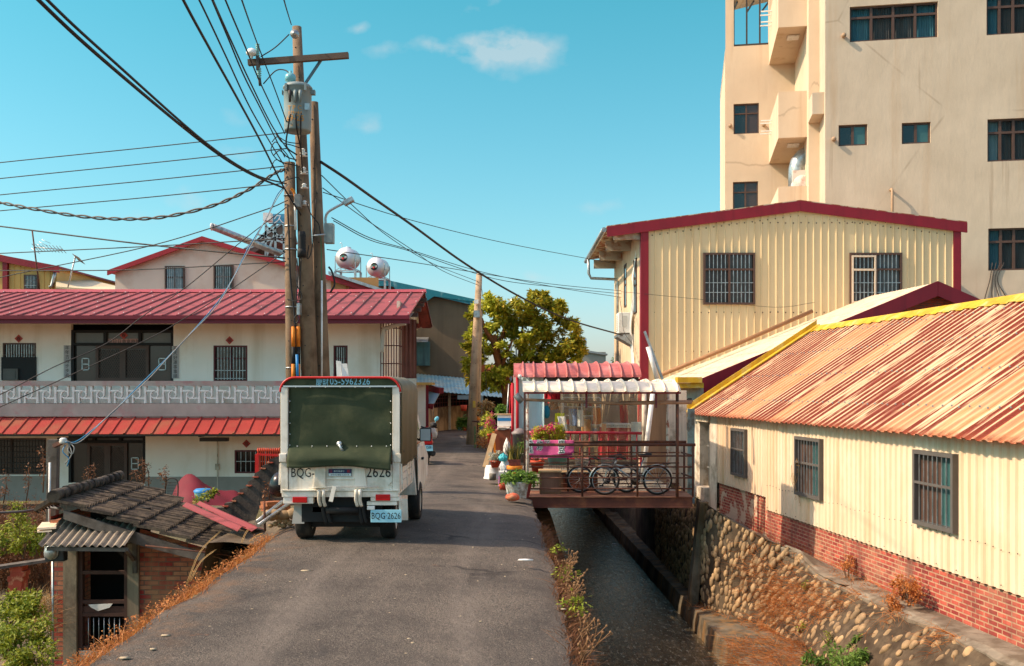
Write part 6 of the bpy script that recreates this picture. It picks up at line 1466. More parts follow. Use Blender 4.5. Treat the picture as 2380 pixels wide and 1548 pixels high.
# bicycles
def bicycle(label, ox, oy, wb, r, fcol, mudg, basket=True, d=0, rz=math.pi):
    BF = frame((ox, oy, BZ), rz); T = thing('bicycle', label, 'bicycle', (ox, oy, BZ), rz, 'bicycles on the footbridge')
    for s, x in (('f', wb), ('r', 0)):
        Mw_ = basis((x,0,r),(1,0,0),(0,0,1),(0,-1,0))
        mb = MB(BF); n = 36; pr = [(r-.022+.022*math.cos(2*math.pi*k/8), .020*math.sin(2*math.pi*k/8)) for k in range(9)]
        mb.lathe(pr, n, Mw_); o = mb.build('wheel', M_TYRE, T)
        mb = MB(BF); mb.lathe([(r-.055,-.012),(r-.04,-.014),(r-.04,.014),(r-.055,.012),(r-.055,-.012)], n, Mw_); mb.lathe([(0,.03),(.02,.03),(.02,-.03),(0,-.03)], 10, Mw_)
        for k in range(18):
            g = 2*math.pi*k/18; g2 = g+.5*(1 if k % 2 else -1); mb.tube([Mw_ @ Vector((.02*math.cos(g2),.02*math.sin(g2),.015*(1 if k % 2 else -1))), Mw_ @ Vector(((r-.05)*math.cos(g),(r-.05)*math.sin(g),0))], .0025, 4, caps=False)
        mb.build('rim', M_GALV, o)
    bb = Vector((wb*.42,0,r*.92)); st = Vector((wb*.27,0,r*2.35)); hd = Vector((wb*.78,0,r*2.35)); hb = Vector((wb*.82,0,r*1.95))
    mb = MB(BF)
    for a, b, q in ((bb,st,.016),(bb,hb,.02),(st.lerp(bb,.45),hb+Vector((-.005,0,.03)),.015),(hd,hb,.02)): mb.tube([a,b], q, 8)
    for s in (-.04,.04): mb.tube([Vector((0,s,r)), bb+Vector((0,s*.5,0))], .010, 6); mb.tube([Vector((0,s,r)), st.lerp(bb,.25)+Vector((0,s*.4,0))], .009, 6); mb.tube(curve([hb, hb+Vector((.03,s,-.06)), Vector((wb-.04,s,r+.18)), Vector((wb,s,r))],4), .013, 6)
    mb.build('frame', fcol, T)
    mb = MB(BF); mb.tube(curve([hd+Vector((-.16,-.27,.04)), hd+Vector((-.02,-.22,.08)), hd+Vector((.02,0,.04)), hd+Vector((-.02,.22,.08)), hd+Vector((-.16,.27,.04))],5), .012, 8); mb.tube([hd, hd+Vector((.02,0,.05))], .014, 8)
    for s in (-1, 1): mb.tube([hd+Vector((-.17,s*.27,.04)), hd+Vector((-.06,s*.24,.07))], .019, 8)
    mb.build('handlebar', M_DARKM, T)
    mb = MB(BF); sp_ = st+Vector((-.02,0,.09)); loft2 = [(-.14,.105,.035),(-.1,.11,.045),(0,.08,.04),(.1,.035,.03),(.14,.02,.02)]
    vs = []; n = 12
    for x, a, b in loft2:
        for k in range(n): g = 2*math.pi*k/n; vs.append(sp_+Vector((x, a*math.cos(g), b*math.sin(g)+.02*(-x/.14 if x < 0 else 0))))
    mb.add(vs, [(i*n+k, i*n+(k+1)%n, (i+1)*n+(k+1)%n, (i+1)*n+k) for i in range(4) for k in range(n)]+[tuple(range(n)), tuple(range(4*n,5*n))[::-1]], True); mb.tube([st, sp_], .013, 8); mb.build('saddle', M_BLACK, T)
    mb = MB(BF)
    for x, a0, a1 in ((0, R(20), R(190)), (wb, R(-15), R(130))):
        mb = MB(BF); vs = []; n = 18
        for k in range(n+1):
            g = a0+(a1-a0)*k/n
            for s, q in ((-.03,.008),(-.018,.024),(.018,.024),(.03,.008)): vs.append((x-(r+q)*math.cos(g) if x == 0 else x+(r+q)*math.cos(g), s, r+(r+q)*math.sin(g)))
        mb.add(vs, [(4*k+j, 4*k+j+1, 4*k+j+5, 4*k+j+4) for k in range(n) for j in range(3)], True)
        mb.build('mudguard', mudg, T)
    mb = MB(BF); Mc_ = basis(bb+Vector((0,-.06,0)),(1,0,0),(0,0,1),(0,-1,0)); mb.lathe([(0,.01),(.03,.01),(.03,.0),(.08,.0),(.085,-.006),(0,-.006)], 18, Mc_)
    mb.tube([bb+Vector((0,-.08,0)), bb+Vector((.1,-.085,-.12))], .011, 6); mb.tube([bb+Vector((0,.08,0)), bb+Vector((-.1,.085,.12))], .011, 6); mb.box(tuple(bb+Vector((.06,-.17,-.135))), tuple(bb+Vector((.15,-.09,-.11)))); mb.box(tuple(bb+Vector((-.15,.09,.11))), tuple(bb+Vector((-.06,.17,.135))))
    mb.prism([bb+Vector((0,-.055,.075)), Vector((-.02,-.055,r+.04)), Vector((-.02,-.055,r+.03)), bb+Vector((0,-.055,.065))], (0,.006,0)); mb.tube([Vector((.02,.06,r*.95)), Vector((-.12,.10,.02))], .009, 6); mb.build('crank_and_chain', M_DARKM, T)
    mb = MB(BF)
    for s in (-.06,.06): mb.tube([st.lerp(bb,.3)+Vector((-.03,s*.4,0)), Vector((-.26,s,r*2.12))], .006, 5); mb.tube([Vector((-.2,s,r*2.12)), Vector((0,s*.8,r))], .006, 5)
    for k in range(5): x = -.24+.07*k; mb.tube([Vector((x,-.06,r*2.12)), Vector((x,.06,r*2.12))], .004, 4)
    mb.build('rear_rack', M_DARKM, T)
    if basket:
        mb = MB(BF); c = hd+Vector((.17,0,.0)); ring = lambda z, a, b: [c+Vector((a*math.cos(2*math.pi*k/20), b*math.sin(2*math.pi*k/20), z)) for k in range(21)]
        rs = [ring(-.24+.055*k, .10+.010*k, .12+.012*k) for k in range(6)]
        for q in rs: mb.tube(q, .003 if q is not rs[-1] else .006, 4, caps=False)
        for k in range(20): mb.tube([rs[0][k], rs[-1][k]], .0022, 4, caps=False)
        mb.build('basket', M_GREY, T)
    return T
bicycle('silver bicycle with a front basket, nearer the front railing of the footbridge', bX(1528,20.35), 20.35, 122*20.35/F, .305, M_GALV, mat('mudguard_silver', (196,196,190), .35, .05, 3, metal=.4))
bicycle('dark red bicycle with a wire basket standing behind the silver bicycle', bX(1456,20.8), 20.8, 108*20.8/F, .285, mat('dark_red_frame', (92,40,44), .5, .1, 3), M_BLACK)

# ---------------------------------------------------------------- stall behind the bridge
ST = thing('roadside_stall', 'open stall with a dusty red ribbed roof, red railing and red posts behind the footbridge', 'stall', (1.6, 24, BZ))
s_ = lambda x, y, d: W(x, y, d)
mb = MB(); csheet(mb, s_(1194,0,23.4).x, s_(1491,0,23.4).x, arc(23.4, bZ(877,23.4), 1.3, .36)+[(27, bZ(877,23.4)+.30)], .257, CRIB); mb.build('roof', M_PINKROOF, ST, solid=.008)
mb = MB(); mb.box((.05,21.5,-.44),(3.55,30,-.29)); mb.build('floor', M_CONC, ST)
mb = MB(); mb.box((.2,28.6,-.3),(3.6,28.75,2.4)); mb.build('back_wall', mat('stall_back', (96,84,74), .9, .3, 1.5), ST)
for x, y0, y1, d in ((1191.5,890,1008,23.6),(1202.5,871,1003,23.5),(1485,880,1010,23.5)): mb = MB(); mb.tube([s_(x,y1+45,d), s_(x,y0,d)], .035, 10); mb.build('red_post', M_REDCL, ST)
mb = MB(); mb.box(tuple(s_(1193,1012,23.75)), tuple(s_(1199,871,23.9))); mb.build('white_edge_board', M_PLASW, ST)
mb = MB(); rr_ = 22.3; mb.tube([s_(1225,1005,rr_), s_(1492,1007,rr_)], .033, 10)
for k in range(12): x = 1238+k*22; mb.tube([s_(x,1006,rr_), s_(x,1066,rr_)], .017, 7)
mb.tube([s_(1225,1066,rr_), s_(1492,1066,rr_)], .02, 8); mb.build('railing', mat('railing_red', (168,34,52), .5, .1, 4, c2=(190,110,110), cov=.25, s2=6), ST)
mb = MB(); mb.box((s_(1262,0,24).x,23.45,bZ(886,23.5)),(s_(1478,0,24).x,23.55,bZ(876,23.5))); mb.build('rolled_blind', mat('blind_dark', (60,48,40), .9, .2, 5), ST)
def drape(name, label, cat, x0, x1, y0, y1, d, m_, amp=.05, fr=9, parent=None, seed=0, group=None, slant=0, nx=40, nz=14, ragged=0):
    mb = MB(); vs = []
    for j in range(nz+1):
        for i in range(nx+1):
            f, g = i/nx, j/nz; x = x0+(x1-x0)*f+slant*g; y = y0+(y1-y0)*g+ragged*g*noise.noise(Vector((f*5, seed, 2)))
            dd = d+amp*(.35+.65*g)*math.sin(f*fr+seed+1.3*noise.noise(Vector((f*3,g*2,seed))))+amp*.5*noise.noise(Vector((f*8, g*3, seed+5)))
            vs.append(W(x, y, dd))
    mb.add(vs, [(j*(nx+1)+i, (j+1)*(nx+1)+i, (j+1)*(nx+1)+i+1, j*(nx+1)+i+1) for j in range(nz) for i in range(nx)], True)
    o = mb.build(name, m_, parent, solid=.006)
    if not parent: tag(o, label, cat, group)
    return o
drape('tarpaulin', 'pale blue tarpaulin hanging like a curtain at the left end of the stall', 'tarpaulin', 1205, 1265, 871, 1003, 23.8, M_TARP, .06, 9, seed=1)
drape('red_cloth', 'red cloth hanging under the stall roof beside the pale blue tarpaulin', 'cloth', 1265, 1302, 872, 934, 24.2, M_REDCL, .08, 7, seed=2, ragged=22)
drape('patterned_cloth', 'faded beige cloth bunched below the hanging red cloth', 'cloth', 1276, 1302, 930, 952, 24.0, mat('beige_cloth', (176,150,120), .9, .15, 9, c2=(176,104,40), cov=.4, s2=14), .08, 6, seed=4, ragged=10)
mb = MB(); mb.rock(W(1270,958,23.9), (.09,.08,.17), 4, 2); tag(mb.build('hanging_hat', mat('hat_teal', (20,120,146), .8, .1, 4)), 'teal rounded hat hanging beside the edge of the pale tarpaulin', 'hat')
drape('yellow_garment', 'bright yellow garment hanging inside the stall behind the flowers', 'garment', 1290, 1312, 960, 1030, 24.0, M_YELCL, .05, 6, seed=5, slant=-2)
drape('white_cloth', 'white cloth with a pink stripe hanging over the bright yellow garment', 'cloth', 1296, 1314, 968, 1008, 23.8, M_PLASW, .04, 6, seed=6, slant=6)
drape('pink_cloth', 'small pink cloth hanging left of the white cloth in the stall', 'cloth', 1287, 1299, 982, 1006, 23.75, M_MAGENTA, .03, 5, seed=7, slant=10)
for nm, lb, x0, x1, y0, y1, d_, m_ in (('blue_shirt','blue shirt hanging behind the clear plastic in the stall',1322,1340,950,990,25.2,mat('cloth_blue', (70,110,160), .8)),('orange_shirt','orange shirt hanging behind the clear plastic in the stall',1378,1396,948,986,25.4,mat('cloth_orange', (206,120,60), .8)),('white_shirt','white shirt hanging in the stall left of the red counter',1341,1355,952,992,25.0,M_PLASW),('red_apron','red apron hanging at the right side of the stall interior',1440,1458,940,984,25.6,M_REDCL)):
    drape(nm, lb, 'garment', x0, x1, y0, y1, d_, m_, .04, 5, seed=x0*.1, slant=2)
# see-through plastic curtain gathered in folds
PCt = drape('plastic_curtain', 'clear plastic curtain with gathered folds hanging across the stall front', 'plastic curtain', 1303, 1491, 905, 1072, 22.9, M_FILM, .10, 46, seed=3, nx=150, nz=16)
mb = MB(); rg = random.Random(5)
for k in range(11):
    x = rg.choice((1345,1352,1372,1380,1405,1412,1420,1428,1436,1450,1470,1480,1318))+rg.uniform(-7,7); y1 = rg.uniform(925, 1010)
    a = W(x, 906, 22.85); b = W(x+rg.uniform(-10,10), y1, 22.85); w_ = rg.uniform(.005,.014)
    mb.add([a+Vector((-w_*1.6,0,0)), a+Vector((w_*1.6,0,0)), a.lerp(b,.5)+Vector((w_,-.05,0)), b, a.lerp(b,.5)+Vector((-w_,-.05,0))], [(0,1,2,3,4)])
mb.build('gathered_fold', mat('fold_tan', (200,172,130), .35, .15, 5), PCt, solid=.004)
SH = thing('shelf_rack', 'dark shelf rack packed with small goods at the back of the stall', 'shelf', W(1350,1010,27.8))
mb = MB(); a, b = W(1308,1030,27.8), W(1394,925,27.8)
for k in range(6): z = a.z+(b.z-a.z)*k/5; mb.box((a.x,27.6,z),(b.x,28.2,z+.02))
for x in (a.x, (a.x+b.x)/2, b.x): mb.box((x-.02,27.58,a.z),(x+.02,27.62,b.z))
mb.build('frame', M_GALV, SH); rg = random.Random(8)
goods = [mat('goods_%s' % n, c, .7) for n, c in (('rust', (150,80,50)), ('blue', (60,90,130)), ('cream', (190,176,150)), ('olive', (110,100,60)), ('red', (150,40,40)))]
for gi, gm in enumerate(goods):
    mb = MB()
    for k in range(10):
        l = rg.randrange(5); x = rg.uniform(a.x+.05, b.x-.15); z = a.z+(b.z-a.z)*l/5+.022; mb.box((x,27.65,z),(x+rg.uniform(.05,.13),27.85,z+rg.uniform(.08,.17)))
    mb.build('goods', gm, SH)
CB = tag(MB().box((W(1353,1003,25.5).x,25.5,W(0,1003,25.5).z),(W(1373,0,25.5).x,25.8,W(0,975,25.5).z)).build('cardboard_box', mat('cardboard', (186,134,72), .85, .1, 4), bevel=.01), 'tan cardboard box on the ledge inside the stall, behind the plastic', 'box')
CT = thing('counter', 'stall counter with a dark red cloth and a white lettered strip on top', 'counter', W(1432,1055,25))
mb = MB(); a, b = W(1399,1062,25), W(1467,994,25); mb.box((a.x,25,a.z),(b.x,25.7,b.z)); mb.build('cloth', M_REDCL, CT)
mb = MB(); c_ = W(1467,985,25); mb.box((a.x,24.96,b.z+.003),(b.x,25.7,c_.z)); ws = mb.build('white_strip', M_PLASW, CT)
mb = MB(); mb.text('歡迎光臨本店各式花卉盆栽', .055, basis(((a.x+b.x)/2,24.958,(b.z+c_.z)/2),(1,0,0),(0,0,1),(0,-1,0)), .002); mb.build('lettering', M_INK, ws)
drape('poster_flap', 'white and orange paper flap at the left end of the red counter', 'poster', 1398, 1409, 984, 1010, 24.8, mat('poster_orange', (226,176,130), .7, .1, 3, c2=(220,120,60), cov=.4, s2=5), .03, 4, seed=9)
for nm, lb, x0, y0, x1, y1, d, m_, t_ in (('leaning_board', 'pale blue board leaning at the right end of the stall', 1467, 981, 1491, 1062, 23.0, mat('board_blue', (178,200,204), .6, .05, 2, c2=(150,170,176), cov=.3, s2=3), .03), ('concrete_pillar', 'brown rendered pillar at the right side of the stall, behind the bicycles', 1505, 905, 1549, 1160, 24.0, mat('pillar_brown', (150,118,90), .9, .1, 1.2, streak=(112,88,68), scov=.4), .5), ('white_door', 'weathered white door panel between the pillar and the peeling post', 1553, 908, 1596, 1150, 25.5, M_PLASTER, .1)):
    mb = MB(); p, q = W(x0,y1,d), W(x1,y0,d); mb.box((p.x,d,p.z),(q.x,d+t_,q.z)); tag(mb.build(nm, m_, bevel=.008), lb, nm.split('_')[-1])
for nm, lb, a, b, r, m_ in (('drain_pipe', 'thick beige drainpipe standing upright beside the pale blue board', (1497,1065,23.2), (1497,905,23.2), .055, M_PLASTER), ('leaning_pipe', 'white plastic pipe leaning diagonally in front of the brown pillar', (1495,1100,22.8), (1517,914,22.8), .055, M_PLASW), ('old_post', 'peeling blue-green timber post by the right end of the footbridge railing', (1606,1170,21.6), (1606,950,21.6), .075, mat('peeled_teal', (128,150,148), .85, .15, 3, c2=(96,84,72), cov=.45, s2=4))):
    mb = MB()
    if nm == 'old_post': mb.bar(W(*a), W(*b), .14, .12)
    else: mb.tube([W(*a), W(*b)], r, 12)
    tag(mb.build(nm, m_), lb, nm.split('_')[-1])
mb = MB(); mb.bar(W(1540,882,23.4), W(1498,770,23.4), .10, .05); tag(mb.build('steel_channel', M_GALV), 'galvanised steel channel leaning up from the canopy against the maroon corner post', 'steel bar')
mb = MB(); mb.tube([W(1528,882,23.35), W(1506,806,23.35)], .055, 10); tag(mb.build('pale_pipe', M_PLASW), 'pale pipe tied along the lower half of the galvanised steel channel', 'pipe')
mb = MB(); a = W(1208,874,23.3); mb.tube([a+Vector((0,.1,0)), a+Vector((0,-.05,-.01))], .05, 12); mb.lathe([(0,.002),(.035,.002),(.035,0)], 12, basis(a+Vector((0,-.052,-.01)),(1,0,0),(0,0,1),(0,-1,0))); tag(mb.build('security_camera', M_PLASW), 'small white security camera under the left corner of the red stall roof', 'camera')
# wooden things on the deck
def crate(nm, lb, x0, x1, y0, y1, d, dep, m_):
    T = thing(nm, lb, 'cabinet', W((x0+x1)/2, y1, d)); p, q = W(x0,y1,d), W(x1,y0,d)
    mb = MB(); mb.box((p.x,d,p.z),(q.x,d+dep,q.z-.03)); mb.build('body', m_, T, bevel=.006)
    mb = MB(); mb.box((p.x-.02,d-.03,q.z-.03),(q.x+.02,d+dep+.02,q.z)); mb.build('top', M_WOODL, T)
    mb = MB(); mb.box((p.x-.01,d-.015,p.z),(p.x+.04,d,q.z-.035)); mb.box((q.x-.04,d-.015,p.z),(q.x+.01,d,q.z-.035)); mb.box((p.x+.04,d-.012,p.z+.02),(q.x-.04,d,p.z+.06)); mb.build('batten', M_WOOD, T)
crate('wooden_cabinet', 'grey-brown plank cabinet on the footbridge, left of the bicycles', 1255, 1303, 1094, 1150, 20.55, .45, mat('plank_brown', (122,92,76), .85, .15, 2, streak=(90,64,50), scov=.5, ss=9))
crate('wooden_cabinet', 'orange-brown wooden cabinet behind the front wheel of the dark red bicycle', 1305, 1388, 1097, 1149, 21.25, .45, M_BROWNB)
mb = MB(); 
for a, b in (((1336,1039),(1392,1037)),((1339,1040),(1339,1100)),((1384,1040),(1388,1100)),((1340,1062),(1386,1060))): mb.bar(W(*a,21.9), W(*b,21.9), .06, .03)
tag(mb.build('wooden_rack', M_WOODL), 'pale bare wood rack standing behind the bicycle handlebars', 'rack')
mb = MB(); a, b = W(1270,1080,21.9), W(1324,1054,21.9); mb.lathe([(0,0),(.2,0),(.25,.25),(.27,.26)], 24, Matrix.Translation(((a.x+b.x)/2,22,a.z))); tag(mb.build('teal_tub', M_CERAM), 'teal tub behind the pink banner on the footbridge', 'tub')
mb = MB()
for k in range(9):
    f = k/8; mb.tube(curve([W(1276+46*f,1091,21.4), W(1278+42*f,1076,21.4), W(1290+24*f,1073,21.5)],4), .005, 4)
for y in (1076,1082,1090): mb.tube([W(1276,y,21.4), W(1323,y,21.4)], .006, 4)
tag(mb.build('wire_basket', M_DARKM), 'dark wire basket lying on the plank cabinet', 'basket')
# pink banner draped over the railing
BN = thing('banner', 'pink cloth banner with black brush lettering draped over the rear railing', 'banner', W(1280,1058,BY1-.06))
def bpos(f, g, off=0):
    x = 1228+106*f; y = 1023+(35-3*f+3*math.sin(f*4))*g
    return W(x, y, BY1-.045-.05*g-.02*math.sin(f*9+g)-.012*noise.noise(Vector((f*7,g*4,1)))-off)
mb = MB(); nx, nz = 40, 12
mb.add([bpos(i/nx, j/nz) for j in range(nz+1) for i in range(nx+1)], [(j*(nx+1)+i, (j+1)*(nx+1)+i, (j+1)*(nx+1)+i+1, j*(nx+1)+i+1) for j in range(nz) for i in range(nx)], True)
bn = mb.build('cloth', M_MAGENTA, BN, solid=.008)
def btext(ch, f0, f1, g0, g1, m_, off, sc_=1.0):
    vs, fs, w_, h_ = glyphs(ch); mb = MB(); P = []
    for x, y in vs:
        u, v = .5+(x/w_-.5)*sc_, .5+(y/h_-.5)*sc_
        P.append(bpos(f0+(f1-f0)*u, g1+(g0-g1)*v, off))
    mb.add(P, fs); return mb
for ch, f0, f1, g0, g1 in (('歡', .02,.10,.0,.85),('妳', .19,.31,.0,.62),('了', .36,.47,.05,.35),('豐', .66,.79,.0,.88)):
    mb = MB(); rgq = 1.14
    for dx, dy in ((-.012,0),(.012,0),(0,.05),(0,-.05),(.01,.04),(-.01,.04),(.01,-.04),(-.01,-.04)):
        q = btext(ch, f0+dx, f1+dx, g0+dy, g1+dy, M_INKW, .012); mb.add(q.v, q.f)
    o = mb.build('lettering_outline', M_INKW, bn)
    btext(ch, f0, f1, g0, g1, M_INK, .017).build('lettering', M_INK, bn)
drape('banner_underlayer', '', '', 1235, 1330, 1052, 1064, BY1-.03, mat('magenta_dark', (176,70,130), .8, .08, 4), .02, 9, parent=BN, seed=8)

# ---------------------------------------------------------------- old brick hut below the road
hk = F/14.5
hx = lambda x: (x-CX)/hk
hz = lambda y: H-(y-CY)/hk
HT = thing('brick_hut', 'old brick hut with mossy tiled roof and grey awning, sunk beside the road', 'hut', (hx(230), 14.5, -2.2))
NF = frame((0, 14.5, 0), 0)
xe = -3.95
def vz(x): return .16+(x-hx(141))*(-.73/2.44)
mb = MB(NF)
def topquad(a, b, z0):
    mb.quad((a,0,z0),(b,0,z0),(b,0,vz(b)+.06),(a,0,vz(a)+.06))
topquad(hx(325), xe, -2.3); mb.prism([(hx(118),-.02,-2.3),(hx(150),-.02,-2.3),(hx(150),-.02,.0),(hx(118),-.02,.0)], (0,.25,0)); mb.quad((hx(118),0,-2.3),(hx(118),0,.05),(hx(118),3.1,.05),(hx(118),3.1,-2.3)); mb.quad((xe,0,-2.3),(xe,3.1,-2.3),(xe,3.1,-.6),(xe,0,-.6))
mb.build('wall', M_BRICKO, HT)
mb = MB(NF); mb.quad((hx(150),.1,hz(1265)),(hx(325),.1,hz(1265)),(hx(325),.1,vz(hx(325))-.08),(hx(150),.1,vz(hx(150))-.08)); mb.build('plaster_panel', M_PLASTER, HT); mb = MB(NF); mb.box((hx(183),.0,-2.3),(hx(297),.12,hz(1512))); mb.build('threshold', M_PLASTER, HT)
for a, b in ((150,181),(299,325)): mb = MB(NF); mb.box((hx(a),-.05,-2.3),(hx(b),.2,hz(1262))); mb.build('pier', mat('hut_pier', (140,126,106), .9, .15, 2, c2=(104,92,76), cov=.4, s2=2.5, streak=(84,72,58), scov=.35, bump=.4, bs=30), HT)
mb = MB(NF); mb.box((hx(170),.6,-2.3),(hx(310),.7,.1)); mb.build('shade_backing', M_DARK, HT)  # black sheet behind the door in place of the hut's inside shade
mb = MB(NF); f = .06; a, b, c, d = hx(182), hx(298), hz(1512), hz(1264)
mb.box((a,.0,c),(a+f,.08,d)); mb.box((b-f,0,c),(b,.08,d)); 
for y in (1335, 1403, 1433, 1510): mb.box((a+f,.005,hz(y)),(b-f,.06,hz(y)+.05))
mb.box((a+f,.02,hz(1433)),(b-f,.05,hz(1410))); dr_ = mb.build('door', mat('door_wood', (78,54,46), .85, .2, 5), HT)
mb = MB(NF)
for k in range(1, 8): x = a+f+(b-a-2*f)*k/8; mb.tube([(x,.03,hz(1508)),(x,.03,hz(1437))], .007, 6)
mb.build('bars', M_GALV, dr_)
mb = MB(NF); mb.prism([(hx(205),-.005,hz(1405)),(hx(262),-.005,hz(1403)),(hx(255),-.005,hz(1412)),(hx(228),-.005,hz(1420)),(hx(212),-.005,hz(1412))], (0,.01,0)); mb.build('torn_paper', M_PLASW, dr_)
# tiles
mb = MB(); rg = random.Random(11); A0, B0 = Vector((-6.44,13.95,.27)), Vector((-3.85,13.95,-.50)); dn = B0-A0; dl = dn.length; dn.normalize()
rows = 7; dy = .128
yb_ = Vector((-.12, 1, 0)).normalized(); nn_ = dn.cross(yb_); nn_ = nn_ if nn_.z > 0 else -nn_
def tilepatch(o, L, w_, j, thick=.04):
    vs = []; n = 7
    for k in range(n+1):
        u = w_*k/n; hgt = .028*math.cos(2*math.pi*k/n)
        for v, e in ((0,0),(L,.0)):
            vs.append(o+yb_*u+dn*v+nn_*(hgt+e+.05*v/L))
    lo = [p-nn_*thick for p in vs]; m = 2*(n+1)
    fs = [(2*k,2*k+1,2*k+3,2*k+2) for k in range(n)]+[(2*k+1, m+2*k+1, m+2*k+3, 2*k+3) for k in range(n)]+[(0,m,m+1,1),(2*n+1,m+2*n+1,m+2*n,2*n)]
    mb.add(vs+lo, fs)
for r_ in range(rows):
    nt = 26-int(1.35*r_ if r_ > 1 else 0)
    for k in range(nt):
        if rg.random() < .012: continue
        o = A0+dn*(dl*r_/rows)+yb_*(k*dy+rg.uniform(-.012,.012))+nn_*(.055+rg.uniform(-.008,.012))
        o = o-nn_*0.0
        tilepatch(o+nn_*.03*(0), dl/rows*1.16, dy*.99, 0)
    # tilt: raise lower end by laying each row over the one beneath
mb.build('tile_roof', M_TILE, HT)
mb = MB(); 
for k in range(12):
    o = A0+yb_*(k*.29)+Vector((0,0,.12)); mb.tube([o+Vector((rg.uniform(-.02,.02),0,rg.uniform(-.02,.02))), o+yb_*.31+Vector((0,0,rg.uniform(0,.03)))], [.09,.075], 10)
yb0_, dn0, nn0 = yb_, dn, nn_
dn = Vector((-.45,0,-.42)).normalized(); nn_ = Vector((-.42,0,.45)).normalized()
for r_ in range(1):
    for k in range(26): tilepatch(A0+Vector((-.02,0,.03))+dn*(.30*r_)+yb_*(k*dy)+nn_*(.03+rg.uniform(-.01,.03)), .24, dy*.98, 0)
mb.build('ridge_tiles', M_TILE, HT)
dn, nn_ = dn0, nn0
mb = MB(); mb.prism([Vector((-6.30,13.98,.20)), Vector((-3.95,13.98,-.52)), Vector((-3.95,13.98,-.62)), Vector((-5.2,13.98,-.30)), Vector((-6.30,13.98,.08))], (0,.06,0)); mb.build('barge_board', M_WOODG, HT)
mb = MB(); a, b, c, d = W(145,1205,14.42), W(318,1232,14.42), W(290,1270,13.55), W(89,1268,13.55)
Mf = basis(d, c-d, a-d); sheet(mb, Mf, 0, (c-d).length, 0, (a-d).length, .105, [(k/6, .020*math.cos(2*math.pi*k/6)) for k in range(6)], 3); fa = mb.build('awning', M_FIBRE, HT, solid=.008)
mb = MB(); mb.bar(d+Vector((.1,.05,-.05)), c+Vector((0,.05,-.05)), .05); mb.bar(c+Vector((0,.05,-.05)), Vector((hx(314),14.45,hz(1300))), .045); mb.bar(Vector((hx(318),14.44,hz(1245))), Vector((hx(318),14.44,hz(1330))), .06); mb.build('awning_bracket', M_WOODG, fa)
mb = MB(); a = W(128,1285,13.9); mb.box((a.x-.14,13.88,a.z-.12),(a.x+.13,14.02,a.z+.10)); mt_ = mb.build('electric_meter', mat('meter_black', (44,50,54), .4), HT, bevel=.015)
mb = MB(); mb.lathe([(0,.075),(.05,.07),(.085,.05),(.09,0)], 20, basis((a.x-.04,13.88,a.z+.01),(1,0,0),(0,0,1),(0,-1,0))); mb.lathe([(.09,.02),(.10,.02),(.10,0)], 20, basis((a.x-.04,13.88,a.z+.01),(1,0,0),(0,0,1),(0,-1,0))); mb.build('dial_glass', M_GALV, mt_)
mb = MB(); mb.tube([W(123,1300,14.3), W(123,1560,14.3)], .018, 8); mb.tube(curve([W(106,1270,14.0), W(104,1290,14.0), W(110,1302,14.0)],4), .012, 6); mb.build('conduit', M_GALV, HT)
mb = MB(); mb.box((hx(128)-.0,-.1,hz(1265)+.35),(hx(152),.0,hz(1190)+.06)) ; mb.build('brick_stub', M_BRICKO, HT)
mb = MB(); p = W(86,1230,14.2); mb.prism([W(86,1232,13.9), W(130,1229,13.9), W(136,1218,14.6), W(98,1218,14.6)], (0,0,.03)); mb.prism([W(86,1238,13.9), W(120,1236,13.9), W(126,1228,14.4), W(92,1228,14.4)], (0,0,.02)); tag(mb.build('foam_board', mat('foam_board', (230,206,178), .8, .06, 4)), 'pale broken board sticking out from the left side of the hut awning', 'board')
RS = thing('roof_sheet', 'bright red metal sheets lying loose across the mossy tile roof', 'metal sheet', W(515,1230,14.6))
mb = MB()
for (a, b, c, d) in (((424,1192,14.9),(442,1186,15.3),(572,1243,13.9),(552,1252,13.5)), ((457,1187,15.6),(470,1183,15.9),(613,1247,14.3),(585,1252,13.9))):
    A, B, D, E = W(*a), W(*b), W(*c), W(*d); up_ = Vector((0,0,.10)); 
    A, B, D, E = A+up_, B+up_, D+up_, E+up_; ml = A.lerp(B,.45)+Vector((0,0,.035)); mr2 = E.lerp(D,.45)+Vector((0,0,.035)); ml2 = A.lerp(B,.55)+Vector((0,0,.035)); mr3 = E.lerp(D,.55)+Vector((0,0,.035))
    mb.add([A, ml, ml2, B, D, mr3, mr2, E], [(0,1,6,7),(1,2,5,6),(2,3,4,5)])
mb.build('sheet', M_REDROOF, RS, solid=.008)
mb = MB(); mb.tube([W(338,1268,13.9), W(420,1277,13.8), W(536,1291,13.6)], .012, 6); tag(mb.build('rusty_rod', M_RUST), 'thin rusty rod lying along the brick front of the hut', 'rod')
WP = thing('service_post', 'grey wooden post with a white insulator rising behind the left side of the hut', 'post', W(121,1240,15.6))
mb = MB(); mb.bar(W(121,1250,15.6), W(125,1022,15.6), .15, .12); mb.build('shaft', M_WOODG, WP)
mb = MB(); mb.tube([W(114,1250,15.5), W(116,1075,15.5)], .018, 6); mb.build('conduit', M_PLASW, WP)
mb = MB(); mb.bar(W(126,1036,15.5), W(148,1026,15.4), .06); mb.build('bracket', M_RUST, WP)
mb = MB(); p = W(147,1028,15.35); mb.lathe([(0,.07),(.03,.07),(.055,.05),(.05,.03),(.06,.01),(.05,-.02),(0,-.02)], 16, Matrix.Translation(p)); mb.build('insulator', M_PLASW, WP)
BP = thing('brick_stack', 'stack of loose red bricks carrying a grey plank at the left edge', 'brick stack', W(45,1400,18.5))
mb = MB(); rg = random.Random(4)
for k in range(5):
    p = W(44,1366-k*11.5,18.5); mb.box((p.x-.14+rg.uniform(-.03,.03),18.4,p.z-.05),(p.x+.12+rg.uniform(-.04,.04),18.65,p.z+.042))
